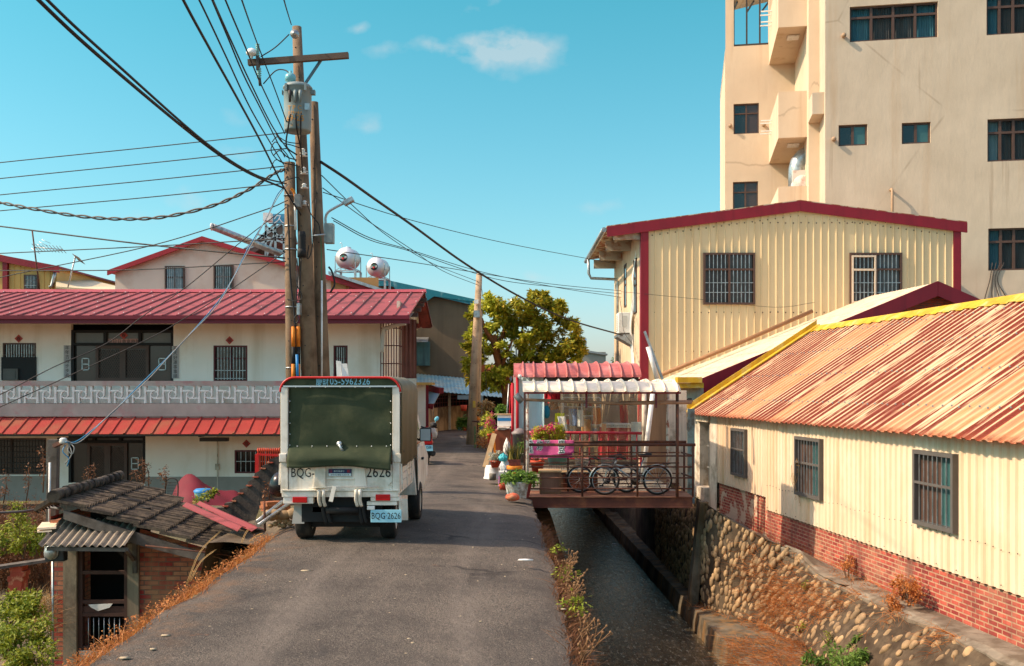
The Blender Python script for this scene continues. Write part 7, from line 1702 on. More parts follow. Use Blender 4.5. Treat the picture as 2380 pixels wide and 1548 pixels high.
mb.box((W(34,0,18.5).x,18.4,-2.3),(W(56,0,18.5).x,18.65,W(0,1373,18.5).z)); mb.build('bricks', mat('loose_brick', (170,76,54), .9, .15, 6, c2=(196,150,110), cov=.3, s2=7, island=.5), BP)
mb = MB(); mb.bar(W(-30,1322,18.4), W(118,1300,18.6), .3, .05); tag(mb.build('plank', M_WOODG), 'long grey plank resting on the brick stack at the left edge', 'plank')
# wall, fence, tarp by the house
DW = thing('garden_wall', 'blackened plaster wall with a stepped broken brick top beside the truck', 'wall', W(580,1190,18))
st_ = [(480,1196),(500,1190),(500,1182),(520,1180),(522,1170),(540,1168),(540,1158),(556,1150),(557,1138),(575,1132),(576,1120),(590,1112),(592,1100),(607,1092),(609,1082),(624,1078),(626,1068),(648,1060),(700,1056),(700,1330),(480,1330)]
mb = MB(); mb.prism([W(x,y,18) for x, y in st_][::-1], (0,.22,0)); mb.build('wall_face', M_BLACKW, DW)
mb = MB()
for (xa, ya), (xb, yb2_) in zip(st_[1:18:2], st_[2:19:2]):
    a, b = W(min(xa,xb)-4,ya-1.5,17.96), W(max(xa,xb)+8,ya-4,17.96); mb.box((a.x,17.96,a.z),(b.x,18.24,b.z))
mb.build('coping_bricks', mat('loose_brick', (0,0,0)), DW)
FN = thing('spiked_fence', 'orange-red spiked metal fence above the stepped black wall', 'fence', W(625,1085,24))
for k in range(12):
    x = 600+k*4.9; mb = MB(); mb.tube([W(x,1092,24), W(x,1050,24), W(x,1046,24), W(x,1040,24)], [.014,.014,.035,.003], 7); mb.build('picket', mat('fence_red', (206,76,48), .6, .1, 4), FN)
mb = MB(); mb.bar(W(597,1056,24), W(660,1059,24), .05); mb.bar(W(598,1056,24), W(598,1100,24), .09); mb.build('rail', M_REDP, FN)
mb = MB(); vs = []; nx, ny = 26, 14
for j in range(ny+1):
    for i in range(nx+1):
        f, g = i/nx, j/ny; p = W(393+172*f, 1168, 27+2.0*g); hgt = 1.5*math.sin(math.pi*min(1,max(0,f)))**.3*math.sin(math.pi*min(1, g*.62+.02))**.6*(.75+.25*math.sin(f*5+1)+.12*noise.noise(Vector((f*4,g*3,2))))
        vs.append((p.x, p.y, -1.95+max(0,hgt)+.3*f))
mb.add(vs, [(j*(nx+1)+i, j*(nx+1)+i+1, (j+1)*(nx+1)+i+1, (j+1)*(nx+1)+i) for j in range(ny) for i in range(nx)], True)
tag(mb.build('tarpaulin', M_REDTARP), 'dark red tarpaulin covering a heap in the yard of the white house', 'tarpaulin')
BK = thing('blue_bucket', 'pale blue bucket with a dark blue lid by the red tarpaulin', 'bucket', W(471,1160,24))
mb = MB(); p = W(472,1162,24); mb.lathe([(0,0),(.17,0),(.21,.20)], 20, Matrix.Translation(p)); mb.build('pail', mat('bucket_blue', (120,180,196), .5), BK); mb = MB(); mb.lathe([(.22,.19),(.22,.23),(.17,.27),(0,.28)], 20, Matrix.Translation(p)); mb.build('lid', M_BLUE, BK)
CH = thing('wire_chair', 'dark metal mesh chair beside the red tarpaulin', 'chair', W(400,1160,26))
mb = MB(); a, b = W(384,1150,26), W(412,1118,26); mb.tube(curve([Vector((a.x,26,a.z-.3)), Vector((a.x+.03,26,b.z)), Vector((b.x,26,b.z)), Vector((b.x,26,a.z-.3))],6), .02, 6); mb.build('back_frame', M_DARKM, CH); mb = MB()
for k in range(9): z = a.z+(b.z-a.z)*k/9; mb.bar((a.x+.05,26,z),(b.x-.02,26,z), .012)
mb.bar((a.x,26,a.z-.05),(a.x,25.5,a.z-.05), .03); mb.bar((b.x,26,a.z-.05),(b.x,25.5,a.z-.05), .03); mb.build('mesh', M_DARKM, CH)
# heap of builder's leftovers beside the truck
for i, (a, b) in enumerate((((597,1213,13.2),(656,1166,14.1)),((600,1222,13.0),(672,1170,14.0)))):
    mb = MB(); mb.tube([W(*a), W(*b)], .026, 12); tag(mb.build('steel_pipe', M_GALV), ('upper of two grey steel pipes slanting out beside the truck', 'lower of two grey steel pipes slanting out beside the truck')[i], 'pipe', 'two slanting steel pipes')
mb = MB(); mb.tube([W(616,1235,13.3), W(614,1165,13.4)], .018, 6); tag(mb.build('rusty_stake', M_RUST), 'upright rusty stake at the road edge holding the steel pipes', 'stake')
mb = MB(); rg = random.Random(2)
for k in range(7): p, q = W(612+rg.uniform(-2,2),1187-k*3.1,14.3), W(668,1183-k*3.0,14.6); mb.bar(p, q, .16, .022)
tag(mb.build('plank_pile', mat('plank_mix', (176,110,72), .85, .15, 4, island=.5)), 'flat pile of short reddish planks behind the steel pipes', 'planks')
rk = [(634,1196,.15,.075),(660,1197,.12,.07),(625,1194,.08,.06),(680,1194,.10,.08),(632,1203,.06,.05),(650,1208,.05,.05),(664,1210,.06,.05),(640,1218,.04,.035),(650,1221,.035,.03),(659,1222,.045,.035),(629,1222,.04,.03),(674,1216,.05,.04),(620,1206,.04,.04)]
for i, (x, y, r_, h2) in enumerate(rk):
    mb = MB(); mb.rock(W(x, y, 13.7), (r_, r_*.8, h2), i+30, 2); o = mb.build('boulder' if r_ > .07 else 'stone', M_STONE)
    tag(o, ('largest long brown boulder under the plank pile', 'round brown boulder under the plank pile, right of the largest', 'small boulder left of the largest under the planks', 'pale boulder half hidden by the truck wheel')[i] if i < 4 else 'fist-sized river stone in the rubble beside the truck', 'stone', 'stones in the rubble beside the truck')
mb = MB(); mb.rock(W(652,1128,14.6), (.17,.16,.19), 9, 2); tag(mb.build('black_bag', mat('bin_bag', (24,24,26), .25, .1, 5)), 'shiny black plastic bag beside the rear left of the truck', 'bag')
mb = MB(); mb.prism([W(632,1114,14.6), W(656,1114,14.6), W(656,1088,14.9), W(648,1096,14.8)], (0,.3,.03)); tag(mb.build('white_sack', M_PLASW), 'white folded sack on top of the black plastic bag', 'sack')
vs = []; mb = MB()
for j in range(12):
    for i in range(12):
        X = -4.15+1.2*i/11; Y = 13.2+4.6*j/11; vs.append((X, Y, -.14+zr(Y)+.06*noise.noise(Vector((X*2,Y*2,3)))-(.5 if i == 0 else 0)))
mb.add(vs, [(j*12+i, j*12+i+1, (j+1)*12+i+1, (j+1)*12+i) for j in range(11) for i in range(11)], True); tag(mb.build('earth_bank', M_RUBBLE), kind='structure')

vs = []; mb = MB()
for j in range(14):
    for i in range(14):
        f, g = i/13, j/13; X = -11+5.6*f; Y = 21+8.5*g; k = math.sin(math.pi*f)**.5*math.sin(math.pi*g)**.5
        vs.append((X, Y, -2.2+1.05*k+.06*noise.noise(Vector((X,Y,2)))))
mb.add(vs, [(j*14+i, j*14+i+1, (j+1)*14+i+1, (j+1)*14+i) for j in range(13) for i in range(13)], True); tag(mb.build('terrain', M_SOIL), kind='structure')
# ---------------------------------------------------------------- overhead cables
def cable(label, pts, r=.012, m_=None, name='power_cable', group='overhead cables at the pole cluster', n=6):
    mb = MB(); mb.tube(curve([W(*p) for p in pts], 7), r, n); return tag(mb.build(name, m_ or M_CABLE), label, 'cable', group)
cable('lower of two thick black cables sweeping to the top left', [(-160,-260,7.5),(89.5,0,9.5),(257,154,11),(473,333,14.5),(574,400,17),(659,437,D0-.15)], .020)
cable('upper of two thick black cables sweeping to the top left', [(-140,-260,7.5),(110,0,9.5),(263,142,11),(480,333,14.5),(591,405,17),(665,427,D0-.15)], .016)
cable('steep thick cable running from the top edge down across the left pole', [(370,-120,9.2),(426,0,10),(490,118,11.5),(554,233,13.5),(608,333,16),(660,436,18.8),(700,500,D0-.25)], .016)
st6 = [((395,-130,9.5),(463,0,10.5),(527,135,12.5),(581,250,14.8),(632,338,17.5),(659,382,D0-.2)), ((440,-130,9.5),(493,0,10.5),(530,88,12),(567,176,13.5),(608,257,15.5),(662,365,D0-.2)), ((442,-130,9.6),(495,0,10.6),(542,105,12.2),(584,196,14),(635,297,17),(688,375,D0-.2)), ((475,-130,9.8),(524,0,11),(571,111,13),(608,199,15),(662,311,D0-.4)), ((520,-130,10),(562,0,11.5),(598,101,D0-3),(642,216,D0-1.5),(672,300,D0-.4)), ((625,-140,9),(660,0,13),(677,57,D0-.2))]
for i, p in enumerate(st6): cable(('leftmost steep thin line from the top edge to the left pole', 'left one of the close pair of steep lines to the poles', 'right one of the close pair of steep lines to the poles', 'steep line passing just left of the crossarm insulator', 'steep line meeting the teal arrester on the crossarm', 'short line from the top edge to the tip of the middle pole')[i], p, .011)
for i, p in enumerate([((-300,412,22),(0,378,21),(340,343,20.2),(665,308,D0-.3)), ((-300,447,22),(0,415,21),(340,380,20.2),(668,345,D0-.3)), ((-300,485,22),(0,453,21),(340,420,20.2),(662,386,D0-.2)), ((-300,521,22),(0,490,21),(340,459,20.2),(662,426,D0-.2))]): cable(('topmost', 'second from top', 'third from top', 'lowest')[i]+' of four thin parallel lines running left from the poles', p, .010)
tw = [W(*p) for p in ((-60,463,20.5),(0,471,20.3),(81,486,20.1),(189,503,20),(290,509,19.9),(388,503,19.8),(500,476,19.7),(581,439,19.6),(640,402,19.5),(668,392,19.4))]
tw = curve(tw, 16); mb = MB()
for s in (0, math.pi): mb.tube([p+Vector((0,.02*math.cos(i*.55+s),.024*math.sin(i*.55+s))) for i, p in enumerate(tw)], .017, 6)
tag(mb.build('power_cable', mat('cable_grey', (92,84,78), .6)), 'twisted two-strand cable sagging across the sky at the left', 'cable', 'overhead cables at the pole cluster')
for lb, p, r in (('black line descending gently right in front of the pink gabled house', ((-60,520,24),(0,526,23),(328,567,21),(662,600,D0-.2)), .016), ('thin line rising slightly right across the pink gable top', ((-60,592,24),(0,589,23),(357,572,21),(662,554,D0-.2)), .011), ('thin line climbing right from the ochre house to the poles', ((-60,668,26),(0,645,25),(343,573,22),(597,494,20),(668,466,D0-.2)), .011), ('nearly level thin line in front of the pink house windows', ((-60,630,24),(0,629,23),(308,627,21),(664,608,D0-.2)), .011), ('upper slack service line slanting down left over the white house', ((-80,945,18),(0,917,18.2),(123,854,18.5),(246,799,18.8),(337,731,19),(433,667,19.2),(565,558,19.4),(668,480,D0-.2)), .009), ('lower slack service line slanting down left over the white house', ((-80,982,18),(0,946,18.2),(164,872,18.5),(346,787,18.8),(419,746,19),(527,679,19.2),(664,585,D0-.2)), .009)): cable(lb, p, r)
bl = [(668,430,19.3),(645,452,19.2),(618,509,19),(578,575,18.6),(540,650,18.1),(500,710,17.7),(420,800,17),(340,880,16.4),(260,960,15.9),(185,1022,15.4),(152,1028,15.3)]
cable('blue insulated line running from the poles down to the wooden post', bl, .010, mat('cable_blue', (40,120,160), .5))
cable('pale grey line twined with the blue one down to the wooden post', [(x+2, y+(4 if i % 2 else -3), d-.03) for i, (x, y, d) in enumerate(bl)], .008, mat('cable_pale', (140,140,136), .6))
for i, p in enumerate([((160,1028,15.35),(172,1040,15.3),(168,1055,15.3),(158,1046,15.3),(164,1030,15.35)), ((158,1030,15.35),(166,1048,15.3),(164,1062,15.3),(150,1078,15.3)), ((152,1034,15.35),(146,1050,15.3),(160,1066,15.3),(156,1084,15.3))]): cable('loose curled wire end dangling from the insulator on the wooden post', p, .009, mat('cable_blue' if i == 2 else 'cable_pale', (0,0,0)), 'wire_end', 'loose wire ends on the wooden post', 5)
cable('grey sagging cable tied across the weeds to the hut corner', [(-40,1197,14.5),(0,1192,14.8),(60,1188,15),(112,1180,15.4),(140,1182,14.6)], .020, mat('cable_grey', (0,0,0)), 'service_cable')
R8 = 'cables crossing the street on the right of the poles'
cable('thick black cable sagging from the right pole to the air conditioner', [(745,376,D0+.3),(800,412,20.5),(870,462,22),(960,525,24.5),(1080,612,27.5),(1200,685,30.5),(1320,742,33.5),(1446,779,36.8)], .030, group=R8)
for lb, p in (('steep thin line from the right pole to the far pole top', ((748,408,D0+.3),(820,478,23),(900,548,27),(1000,610,32),(1112,655,fb.y))), ('second thin line from the right pole to the far pole top', ((750,437,D0+.3),(850,510,24),(957,580,29),(1030,630,33),(1112,663,fb.y))), ('long thin line from the right pole to the yellow house eave', ((751,447,D0+.3),(957,512,24),(1180,566,29.5),(1415,610,36.5))), ('upper slack line from the lamp box to the yellow house wall', ((771,506,D0+.2),(860,553,22),(957,582,25),(1120,632,29.5),(1300,669,33),(1444,691,37))), ('lower slack line from the lamp box to the yellow house wall', ((775,513,D0+.2),(860,558,22),(957,585,25),(1150,648,30),(1300,668,33),(1444,683,37.5))), ('line passing just above the two stainless tanks', ((760,580,D0+.3),(957,609,24.5),(1110,634,30),(1280,660,33),(1444,676,37)))): cable(lb, p, .010, group=R8)
cable('thin line crossing the yellow corrugated wall below its left window', [(1444,678,37),(1507,684,35),(1640,697,34.9),(1800,714,34.9),(1893,703,34.8)], .007, group=R8)
cable('slack wire looping down the face of the far pole', [(1118,664,37),(1122,690,37),(1121,760,36.5),(1127,850,36),(1135,950,35.5)], .008, group=R8)
cable('thin line dropping from the slack cables to the air conditioner', [(1440,691,37),(1446,730,36.9),(1450,770,36.6),(1470,800,36)], .009, group=R8)

# ---------------------------------------------------------------- tree and far things
TRE = thing('tree', 'broad yellow-green tree with orange-brown limbs behind the stall', 'tree', W(1178,925,42))
def TP(x, y, dd=0): return W(x, y, 42+dd)
mb = MB()
for pts, r0, r1 in (([(1182,940,0),(1176,895,0),(1165,860,0),(1152,812,-.3),(1148,780,-.3)],.26,.13),([(1160,845,0),(1120,872,-.4),(1098,862,-.6)],.14,.06),([(1150,800,-.3),(1128,768,-.5),(1120,740,-.5)],.11,.05),([(1152,812,-.3),(1170,775,.2),(1176,740,.3)],.12,.05),([(1178,915,0),(1215,862,.5),(1245,845,.8),(1260,800,.8)],.17,.06),([(1215,862,.5),(1208,820,.3),(1215,760,.3)],.11,.05),([(1165,860,0),(1178,820,-.6),(1192,790,-.8)],.09,.04)):
    cc = curve([TP(*p) for p in pts], 5); mb.tube(cc, [r0+(r1-r0)*i/(len(cc)-1) for i in range(len(cc))], 9)
mb.build('trunk', M_BARK, TRE)
rg = random.Random(21)
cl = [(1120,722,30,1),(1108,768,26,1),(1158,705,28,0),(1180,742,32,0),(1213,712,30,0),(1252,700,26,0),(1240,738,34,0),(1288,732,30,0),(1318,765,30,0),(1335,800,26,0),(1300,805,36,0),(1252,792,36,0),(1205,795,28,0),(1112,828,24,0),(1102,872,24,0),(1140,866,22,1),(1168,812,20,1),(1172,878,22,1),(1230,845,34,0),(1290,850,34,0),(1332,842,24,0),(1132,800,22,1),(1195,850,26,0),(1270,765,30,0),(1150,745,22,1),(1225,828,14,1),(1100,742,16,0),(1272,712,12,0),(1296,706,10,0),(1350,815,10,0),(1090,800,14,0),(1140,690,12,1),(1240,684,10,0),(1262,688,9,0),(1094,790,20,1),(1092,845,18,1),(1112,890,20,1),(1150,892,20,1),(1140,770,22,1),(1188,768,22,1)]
mbs = [MB(), MB()]
for x, y, r, g in cl:
    rr = r*42/F
    for q in range(max(4, int(r/3.2))):
        o = Vector((rg.uniform(-1,1), rg.uniform(-1,1), rg.uniform(-1,1)))*.72
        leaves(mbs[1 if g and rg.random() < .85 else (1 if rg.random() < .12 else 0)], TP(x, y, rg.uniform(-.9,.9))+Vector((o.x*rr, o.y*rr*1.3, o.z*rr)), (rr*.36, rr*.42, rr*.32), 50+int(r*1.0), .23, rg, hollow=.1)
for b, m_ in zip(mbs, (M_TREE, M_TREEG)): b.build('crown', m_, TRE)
FT = thing('tree', 'small far tree in the gap beside the yellow corrugated house', 'tree', W(1436,850,70))
mb = MB(); rg = random.Random(4)
for x, y in ((1430,838),(1438,826),(1444,836),(1436,844)): leaves(mb, W(x,y,70), (.25,.25,.25), 60, .2, rg)
mb.build('crown', M_GARD, FT); mb = MB(); mb.tube([W(1437,905,70), W(1437,835,70)], [.08,.04], 6); mb.build('trunk', M_BARKG, FT)
FB = thing('far_building', 'distant grey building with rooftop tanks seen beyond the tree', 'building', W(1385,860,90))
mb = MB(); a, b = W(1352,900,90), W(1408,818,90); mb.box((a.x,90,0),(b.x,95,b.z)); mb.build('wall', mat('far_grey', (150,146,136), .9, .1, .6), FB)
mb = MB(); mb.prism([W(1348,816,89.8), W(1412,826,89.8), W(1412,822,89.8), W(1348,811,89.8)], (0,5,0)); mb.build('roof', M_GALV, FB)
for x in (1345, 1357): mb = MB(); p = W(x,803,91); mb.lathe([(0,0),(.25,0),(.25,.62),(.1,.7),(0,.7)], 14, Matrix.Translation(p)); mb.box((p.x-.25,90.8,0),(p.x-.2,91.2,p.z)); mb.box((p.x+.2,90.8,0),(p.x+.25,91.2,p.z)); mb.build('tank', M_STEEL, FB)
FK = thing('far_tank', 'stainless tank rising just above the crown of the broad tree', 'water tank', W(1194,760,60))
mb = MB(); p = W(1194,712,60); mb.lathe([(0,0),(.30,0),(.31,.35),(.2,.46),(.06,.5),(0,.5)], 18, Matrix.Translation(p)); mb.build('tank_body', M_STEEL, FK); mb = MB(); mb.bar(W(1188,900,60), W(1188,712,60), .1); mb.bar(W(1200,900,60), W(1200,712,60), .1); mb.build('stand', M_GALV, FK)

# ---------------------------------------------------------------- weeds and plants
def weeds(name, label, regions, m_, seed, kind='stuff', heads=None, **kw):
    rg = random.Random(seed); mb = MB()
    for f in regions: f(mb, rg)
    o = mb.build(name, m_)
    if kind: o['kind'] = kind
    if label: tag(o, label, kw.get('cat', 'weeds'))
    return o
def fringe(mb, rg):
    for k in range(2900):
        Y = 6.3+6.6*rg.random()**1.1; X = xl(Y)+.10*noise.noise(Vector((0,Y*1.1,3)))+rg.gauss(-.07,.07); z = -.02 if X > xl(Y) else -.02-1.3*(xl(Y)-X)
        l = rg.uniform(.04,.14)*(1.7 if rg.random() < .04 else 1); blade(mb, (X,Y,z), (rg.gauss(0,.6), rg.gauss(0,.6), 1), l, .0035, .5, rg)
    for k in range(700):
        Y = 6.3+6.6*rg.random(); X = xl(Y)+rg.gauss(-.06,.05); leaves(mb, (X,Y,-.0), (.05,.05,.04), 2, .03, rg, hollow=.0)
weeds('dry_grass_verge', None, [fringe], M_DRY, 1)
def straw1(mb, rg):
    for x, y, dx, dy, l in ((432,1360,60,-120,1),(440,1352,44,-70,1),(560,1262,10,-36,1),(580,1258,26,-20,1)):
        for q in range(2): a = G(x+q*3, y, -.05); mb.tube(curve([a, a+Vector((dx*.4/230,.1,-dy*.6/230)), a+Vector((dx*1.0/200,.15,-dy/230))],4), [.0035]*8+[.0015], 4)
weeds('dry_stalk', None, [straw1], M_STRAW, 2)
def rfringe(mb, rg):
    for k in range(2600):
        Y = 6.8+8.5*rg.random(); X = xr(Y)+rg.gauss(.07,.07); blade(mb, (X,Y,-.16-max(0,(X-xr(Y))*1.2)), (rg.gauss(.3,.6), rg.gauss(0,.5), .8), rg.uniform(.04,.2), .004, .7, rg)
def rstems(mb, rg):
    for k in range(30):
        Y = rg.choice((7.4,8.2,9.3,9.6,10.3,10.8))+rg.uniform(-.3,.3); p = Vector((xr(Y)+rg.uniform(.02,.14), Y, -.12)); d = Vector((rg.uniform(.1,.7), rg.uniform(-.3,.3), rg.uniform(.4,.9))); l = rg.uniform(.12,.32)
        cc = curve([p, p+d*l*.5+Vector((0,0,.03)), p+d*l+Vector((rg.uniform(-.04,.04),0,.05))],4); mb.tube(cc, [.0032]*(len(cc)-1)+[.002], 4)
        mb.rock(cc[-1], (.013,.013,.016), k, 1)
        for q in range(3): c0 = cc[3+q]; e = c0+Vector((rg.uniform(-.08,.1), rg.uniform(-.08,.08), rg.uniform(.03,.12))); mb.tube([c0, e], .003, 3); mb.rock(e, (.010,.010,.012), k+q, 1)
weeds('dry_weeds', None, [rfringe], M_DRYB, 3); weeds('seed_stalks', None, [rstems], leafmat('stalk_tan', [(128,92,62),(168,128,88)]), 4)
def gtuft(pts):
    def f(mb, rg):
        for x, y, z, r, n, s in pts: leaves(mb, (x,y,z), (r,r,r*.7), n, s, rg, flat=.6, hollow=.1)
    return f
weeds('weed_tuft', None, [gtuft([(xr(10.6)+.12,10.6,-.06,.13,90,.05),(xr(9.3)+.1,9.1,-.06,.16,110,.05),(xr(12.2)+.1,12.3,-.06,.1,60,.045)])], M_GREEN, 5)
# left field
def dryfield(mb, rg):
    for k in range(1500):
        x = rg.uniform(-60,128); d = rg.uniform(19.6,26); X = (x-CX)*d/F; h_ = rg.uniform(.5,1.25)*(1.25 if rg.random() < .1 else 1)
        p = Vector((X,d,-2.15)); t_ = p+Vector((rg.gauss(0,.14), rg.gauss(0,.14), h_)); mb.tube([p, p.lerp(t_,.5)+Vector((rg.gauss(0,.04),0,0)), t_], [.006,.005,.002], 3, caps=False)
        for q in range(6): c0 = p.lerp(t_, rg.uniform(.35,1)); leaves(mb, c0, (.07,.07,.07), 3, .06, rg, hollow=.1)
weeds('dry_weeds', None, [dryfield], M_DRYB, 6)
def tallstem(mb, rg):
    for x, y0, y1, d in ((100,1125,1042,20),(8,1150,1098,20),(60,1150,1085,21),(330,1145,1062,19),(318,1140,1090,19),(345,1120,1080,19),(205,1130,1085,21),(213,1120,1075,21),(385,1120,1086,18),(620,1165,1120,15)):
        a, b = W(x,y0+20,d), W(x+rg.uniform(-6,8),y1,d); mb.tube([a, a.lerp(b,.5)+Vector((.03,0,0)), b], [.012,.009,.004], 4)
        for q in range(26): c0 = a.lerp(b, rg.uniform(.3,1)); leaves(mb, c0, (.09,.05,.07), 3, .06, rg, hollow=.1)
weeds('tall_dry_stem', None, [tallstem], M_DRYB, 7)
def bush(label, name, cs, m_, seed, n, s, group=None):
    T = thing(name, label, 'bush', (cs[0][0], cs[0][1], cs[0][2]-cs[0][3]), 0, group); rg = random.Random(seed); mb = MB(); st = MB()
    for x, y, z, r in cs:
        for q in range(7):
            o = Vector((rg.uniform(-1,1), rg.uniform(-1,1), rg.uniform(-.8,1)))*r*.62; leaves(mb, Vector((x,y,z))+o, (r*.45,r*.45,r*.38), n//7, s, rg, flat=.5, hollow=.1)
        for q in range(5): st.tube([Vector((x+rg.uniform(-.2,.2)*r,y,z-r)), Vector((x,y,z))+Vector((rg.uniform(-1,1), rg.uniform(-1,1), rg.uniform(0,.9)))*r*.8], [.012,.004], 4)
    mb.build('foliage', m_, T); st.build('stem', M_BARKG, T); return T
P_ = lambda x, y, d, r: (W(x,y,d).x, d, W(x,y,d).z, r)
bush('green weed bush behind the plank at the left edge, below the dry weeds', 'bush', [P_(25,1238,20,.34),(P_(70,1235,20,.34)),P_(98,1250,19.6,.28),P_(5,1262,19.4,.28),P_(50,1265,19.2,.26),P_(85,1270,19.2,.22)], M_GREEN, 12, 380, .085)
bush('slim green shrub rising out of the dry weeds at the far left', 'shrub', [P_(42,1180,19,.16),P_(42,1205,19,.2),P_(40,1228,19,.22)], M_GREEN, 13, 150, .08)
bush('bright rounded green bush below the brick stack at the left edge', 'bush', [P_(45,1398,13.4,.22),P_(65,1410,13.2,.22),P_(22,1425,13.2,.20),P_(75,1395,13.6,.14),P_(55,1430,13,.2)], M_GREEN, 14, 520, .07)
bush('large leafy green bush filling the lower left corner', 'bush', [P_(20,1480,12.2,.28),P_(60,1490,12.2,.28),P_(95,1470,12.4,.22),P_(30,1525,11.8,.28),P_(85,1530,11.8,.26),P_(5,1450,12.6,.22),P_(-30,1500,12.2,.3)], M_GREEN, 15, 520, .07)
def strawL(mb, rg):
    for k in range(420): x = rg.uniform(70,122); y = rg.uniform(1372,1450); p = W(x, y+20, 14.3); blade(mb, p, (rg.gauss(0,.7), rg.gauss(0,.4), .9), rg.uniform(.12,.35), .004, .6, rg)
    for k in range(500): x = rg.uniform(-10,118); d = rg.uniform(12,15); X = (x-CX)*d/F; blade(mb, (X,d,-2.14), (rg.gauss(0,.5), rg.gauss(0,.5), .8), rg.uniform(.06,.2), .004, .6, rg)
weeds('straw_grass', None, [strawL], M_STRAW, 16)
bush('small yellow-green shrub growing at the blue bucket by the black wall', 'shrub', [P_(482,1150,17.6,.13),P_(465,1162,17.4,.14),P_(495,1146,17.7,.09)], M_GREEN, 17, 90, .07)
# canal-side growth
def onslope(Y, k): return slope(Y, k)
def tangle(mb, rg):
    for Y, k, n, sp in ((17.6,.5,300,.4),(18.3,.55,420,.4),(18.9,.5,380,.4),(19.5,.6,300,.3),(17.0,.85,140,.3),(18.6,.15,300,.5),(15.6,.98,90,.3),(14.2,1.0,90,.3)):
        for q in range(n):
            y2 = Y+rg.gauss(0,sp*.6); kk = min(1,max(0,k+rg.gauss(0,.22))); p = onslope(y2, kk)+Vector((-.03,0,.03)); blade(mb, p, (rg.gauss(-.5,.5), rg.gauss(0,.8), rg.gauss(.1,.6)), rg.uniform(.12,.42), .004, .8, rg, 4)
    for q in range(900):
        x = rg.uniform(1690,1890); y = rg.uniform(1488,1560); p = G(x, y, -2.58); blade(mb, p+Vector((0,0,.03)), (rg.gauss(-.8,.6), rg.gauss(-.4,.6), .5), rg.uniform(.15,.4), .004, .7, rg, 4)
    for q in range(500):
        Y = rg.uniform(14.5,21); p = Vector((xfoot(Y)-rg.uniform(-.05,.35), Y, -2.58)); blade(mb, p, (rg.gauss(0,.8), rg.gauss(0,.8), .5), rg.uniform(.08,.25), .004, .7, rg)
    for q in range(500):
        Y = rg.uniform(16,22.5); p = Vector((xwall(Y)-rg.uniform(.0,.5), Y, -1.5+lerp(Y,[(19,0),(24,.3)]))); blade(mb, p, (rg.gauss(0,.7), rg.gauss(0,.7), .7), rg.uniform(.06,.22), .004, .7, rg)
weeds('dry_tangle', None, [tangle], M_DRY, 18)
pv = Vector((xwall(15.9)-.22, 15.9, -1.5))
bush('bushy rust-brown dried shrub against the red brick base', 'dried shrub', [(pv.x,pv.y,pv.z+.28,.24),(pv.x-.1,pv.y-.3,pv.z+.2,.2),(pv.x+.02,pv.y+.3,pv.z+.15,.18),(pv.x-.3,pv.y-.1,pv.z+.02,.2)], M_DRY, 19, 420, .055)
pv = Vector((xwall(18.2)-.15, 18.3, -1.45)); bush('small reddish dried shrub on the coping, left of the larger one', 'dried shrub', [(pv.x,pv.y,pv.z+.2,.16),(pv.x-.1,pv.y-.3,pv.z+.1,.16)], M_DRY, 20, 220, .05)
gp = G(1930,1545,-2.4); bush('fresh green leafy plant at the foot of the cobbled wall', 'bush', [(gp.x,gp.y,gp.z+.1,.28),(gp.x+.35,gp.y-.1,gp.z+.1,.24),(gp.x-.3,gp.y+.0,gp.z,.22),(gp.x+.1,gp.y-.6,gp.z+.1,.3),(gp.x+.5,gp.y+.3,gp.z+.25,.16)], M_GARD, 22, 460, .075)
for i, (Y, k) in enumerate(((18.4,.75),(17.6,.2),(22,1.0),(16.6,.25))): q = slope(Y, k); bush(('green tuft high on the cobbled slope near the bridge', 'green tuft low on the cobbled slope', 'green tuft on the bank by the plastered bay', 'small green tuft at the ledge')[i], 'weed', [(q.x-.04,q.y,q.z+.06,.12)], M_GREEN, 30+i, 90, .045)
def vine(mb, rg):
    for k in range(9):
        u, z = onplane(LB, 1857+rg.uniform(-9,1), rg.uniform(1040,1150), -.05); p = LB @ Vector((u,-.05,z)); cc = [p]
        for j in range(8): cc.append(cc[-1]+Vector((rg.gauss(0,.02)-.004, rg.gauss(0,.08), rg.gauss(.0,.09))))
        mb.tube(curve(cc,3), .004, 3)
weeds('dry_vine', 'thin dry vine clinging round the middle barred window', [vine], M_STRAW, 23, kind=None, cat='vine')

# ---------------------------------------------------------------- pots and clutter at the left end of the bridge
def pot(label, x, y, d, w_px, h_px, m_, plant, seed=1, group=None, name='potted_plant', rim=True):
    p = W(x, y, d); r = w_px*.5*d/F; h_ = h_px*d/F; T = thing(name, label, 'potted plant' if plant else 'pot', p, 0, group)
    mb = MB(); mb.lathe([(0,0),(r*.72,0),(r*.93,h_*.82),(r*1.0,h_*.82),(r*1.0,h_),(r*.9,h_),(r*.88,h_*.9),(0,h_*.88)] if rim else [(0,0),(r*.8,0),(r,h_),(r*.92,h_),(0,h_*.9)], 26, Matrix.Translation(p)); mb.build('pot', m_, T)
    rg = random.Random(seed); top = p+Vector((0,0,h_*.9))
    if plant: plant(T, top, r, rg)
    return T
def pl_silver(T, t_, r, rg):
    mb = MB()
    for q in range(22): leaves(mb, t_+Vector((rg.uniform(-1,1)*r*.9, rg.uniform(-1,1)*r*.9, rg.uniform(.1,1.5)*r)), (r*.35,)*3, 26, .055, rg, flat=.4, hollow=.1)
    mb.build('foliage', M_SILVER, T)
def pl_snake(T, t_, r, rg):
    mb = MB()
    for q in range(46): blade(mb, t_+Vector((rg.uniform(-1,1)*r*.85, rg.uniform(-1,1)*r*.5, 0)), (rg.gauss(0,.22), rg.gauss(0,.15), 1), rg.uniform(.22,.36), .019, .12, rg, 4)
    mb.build('foliage', M_SNAKE, T)
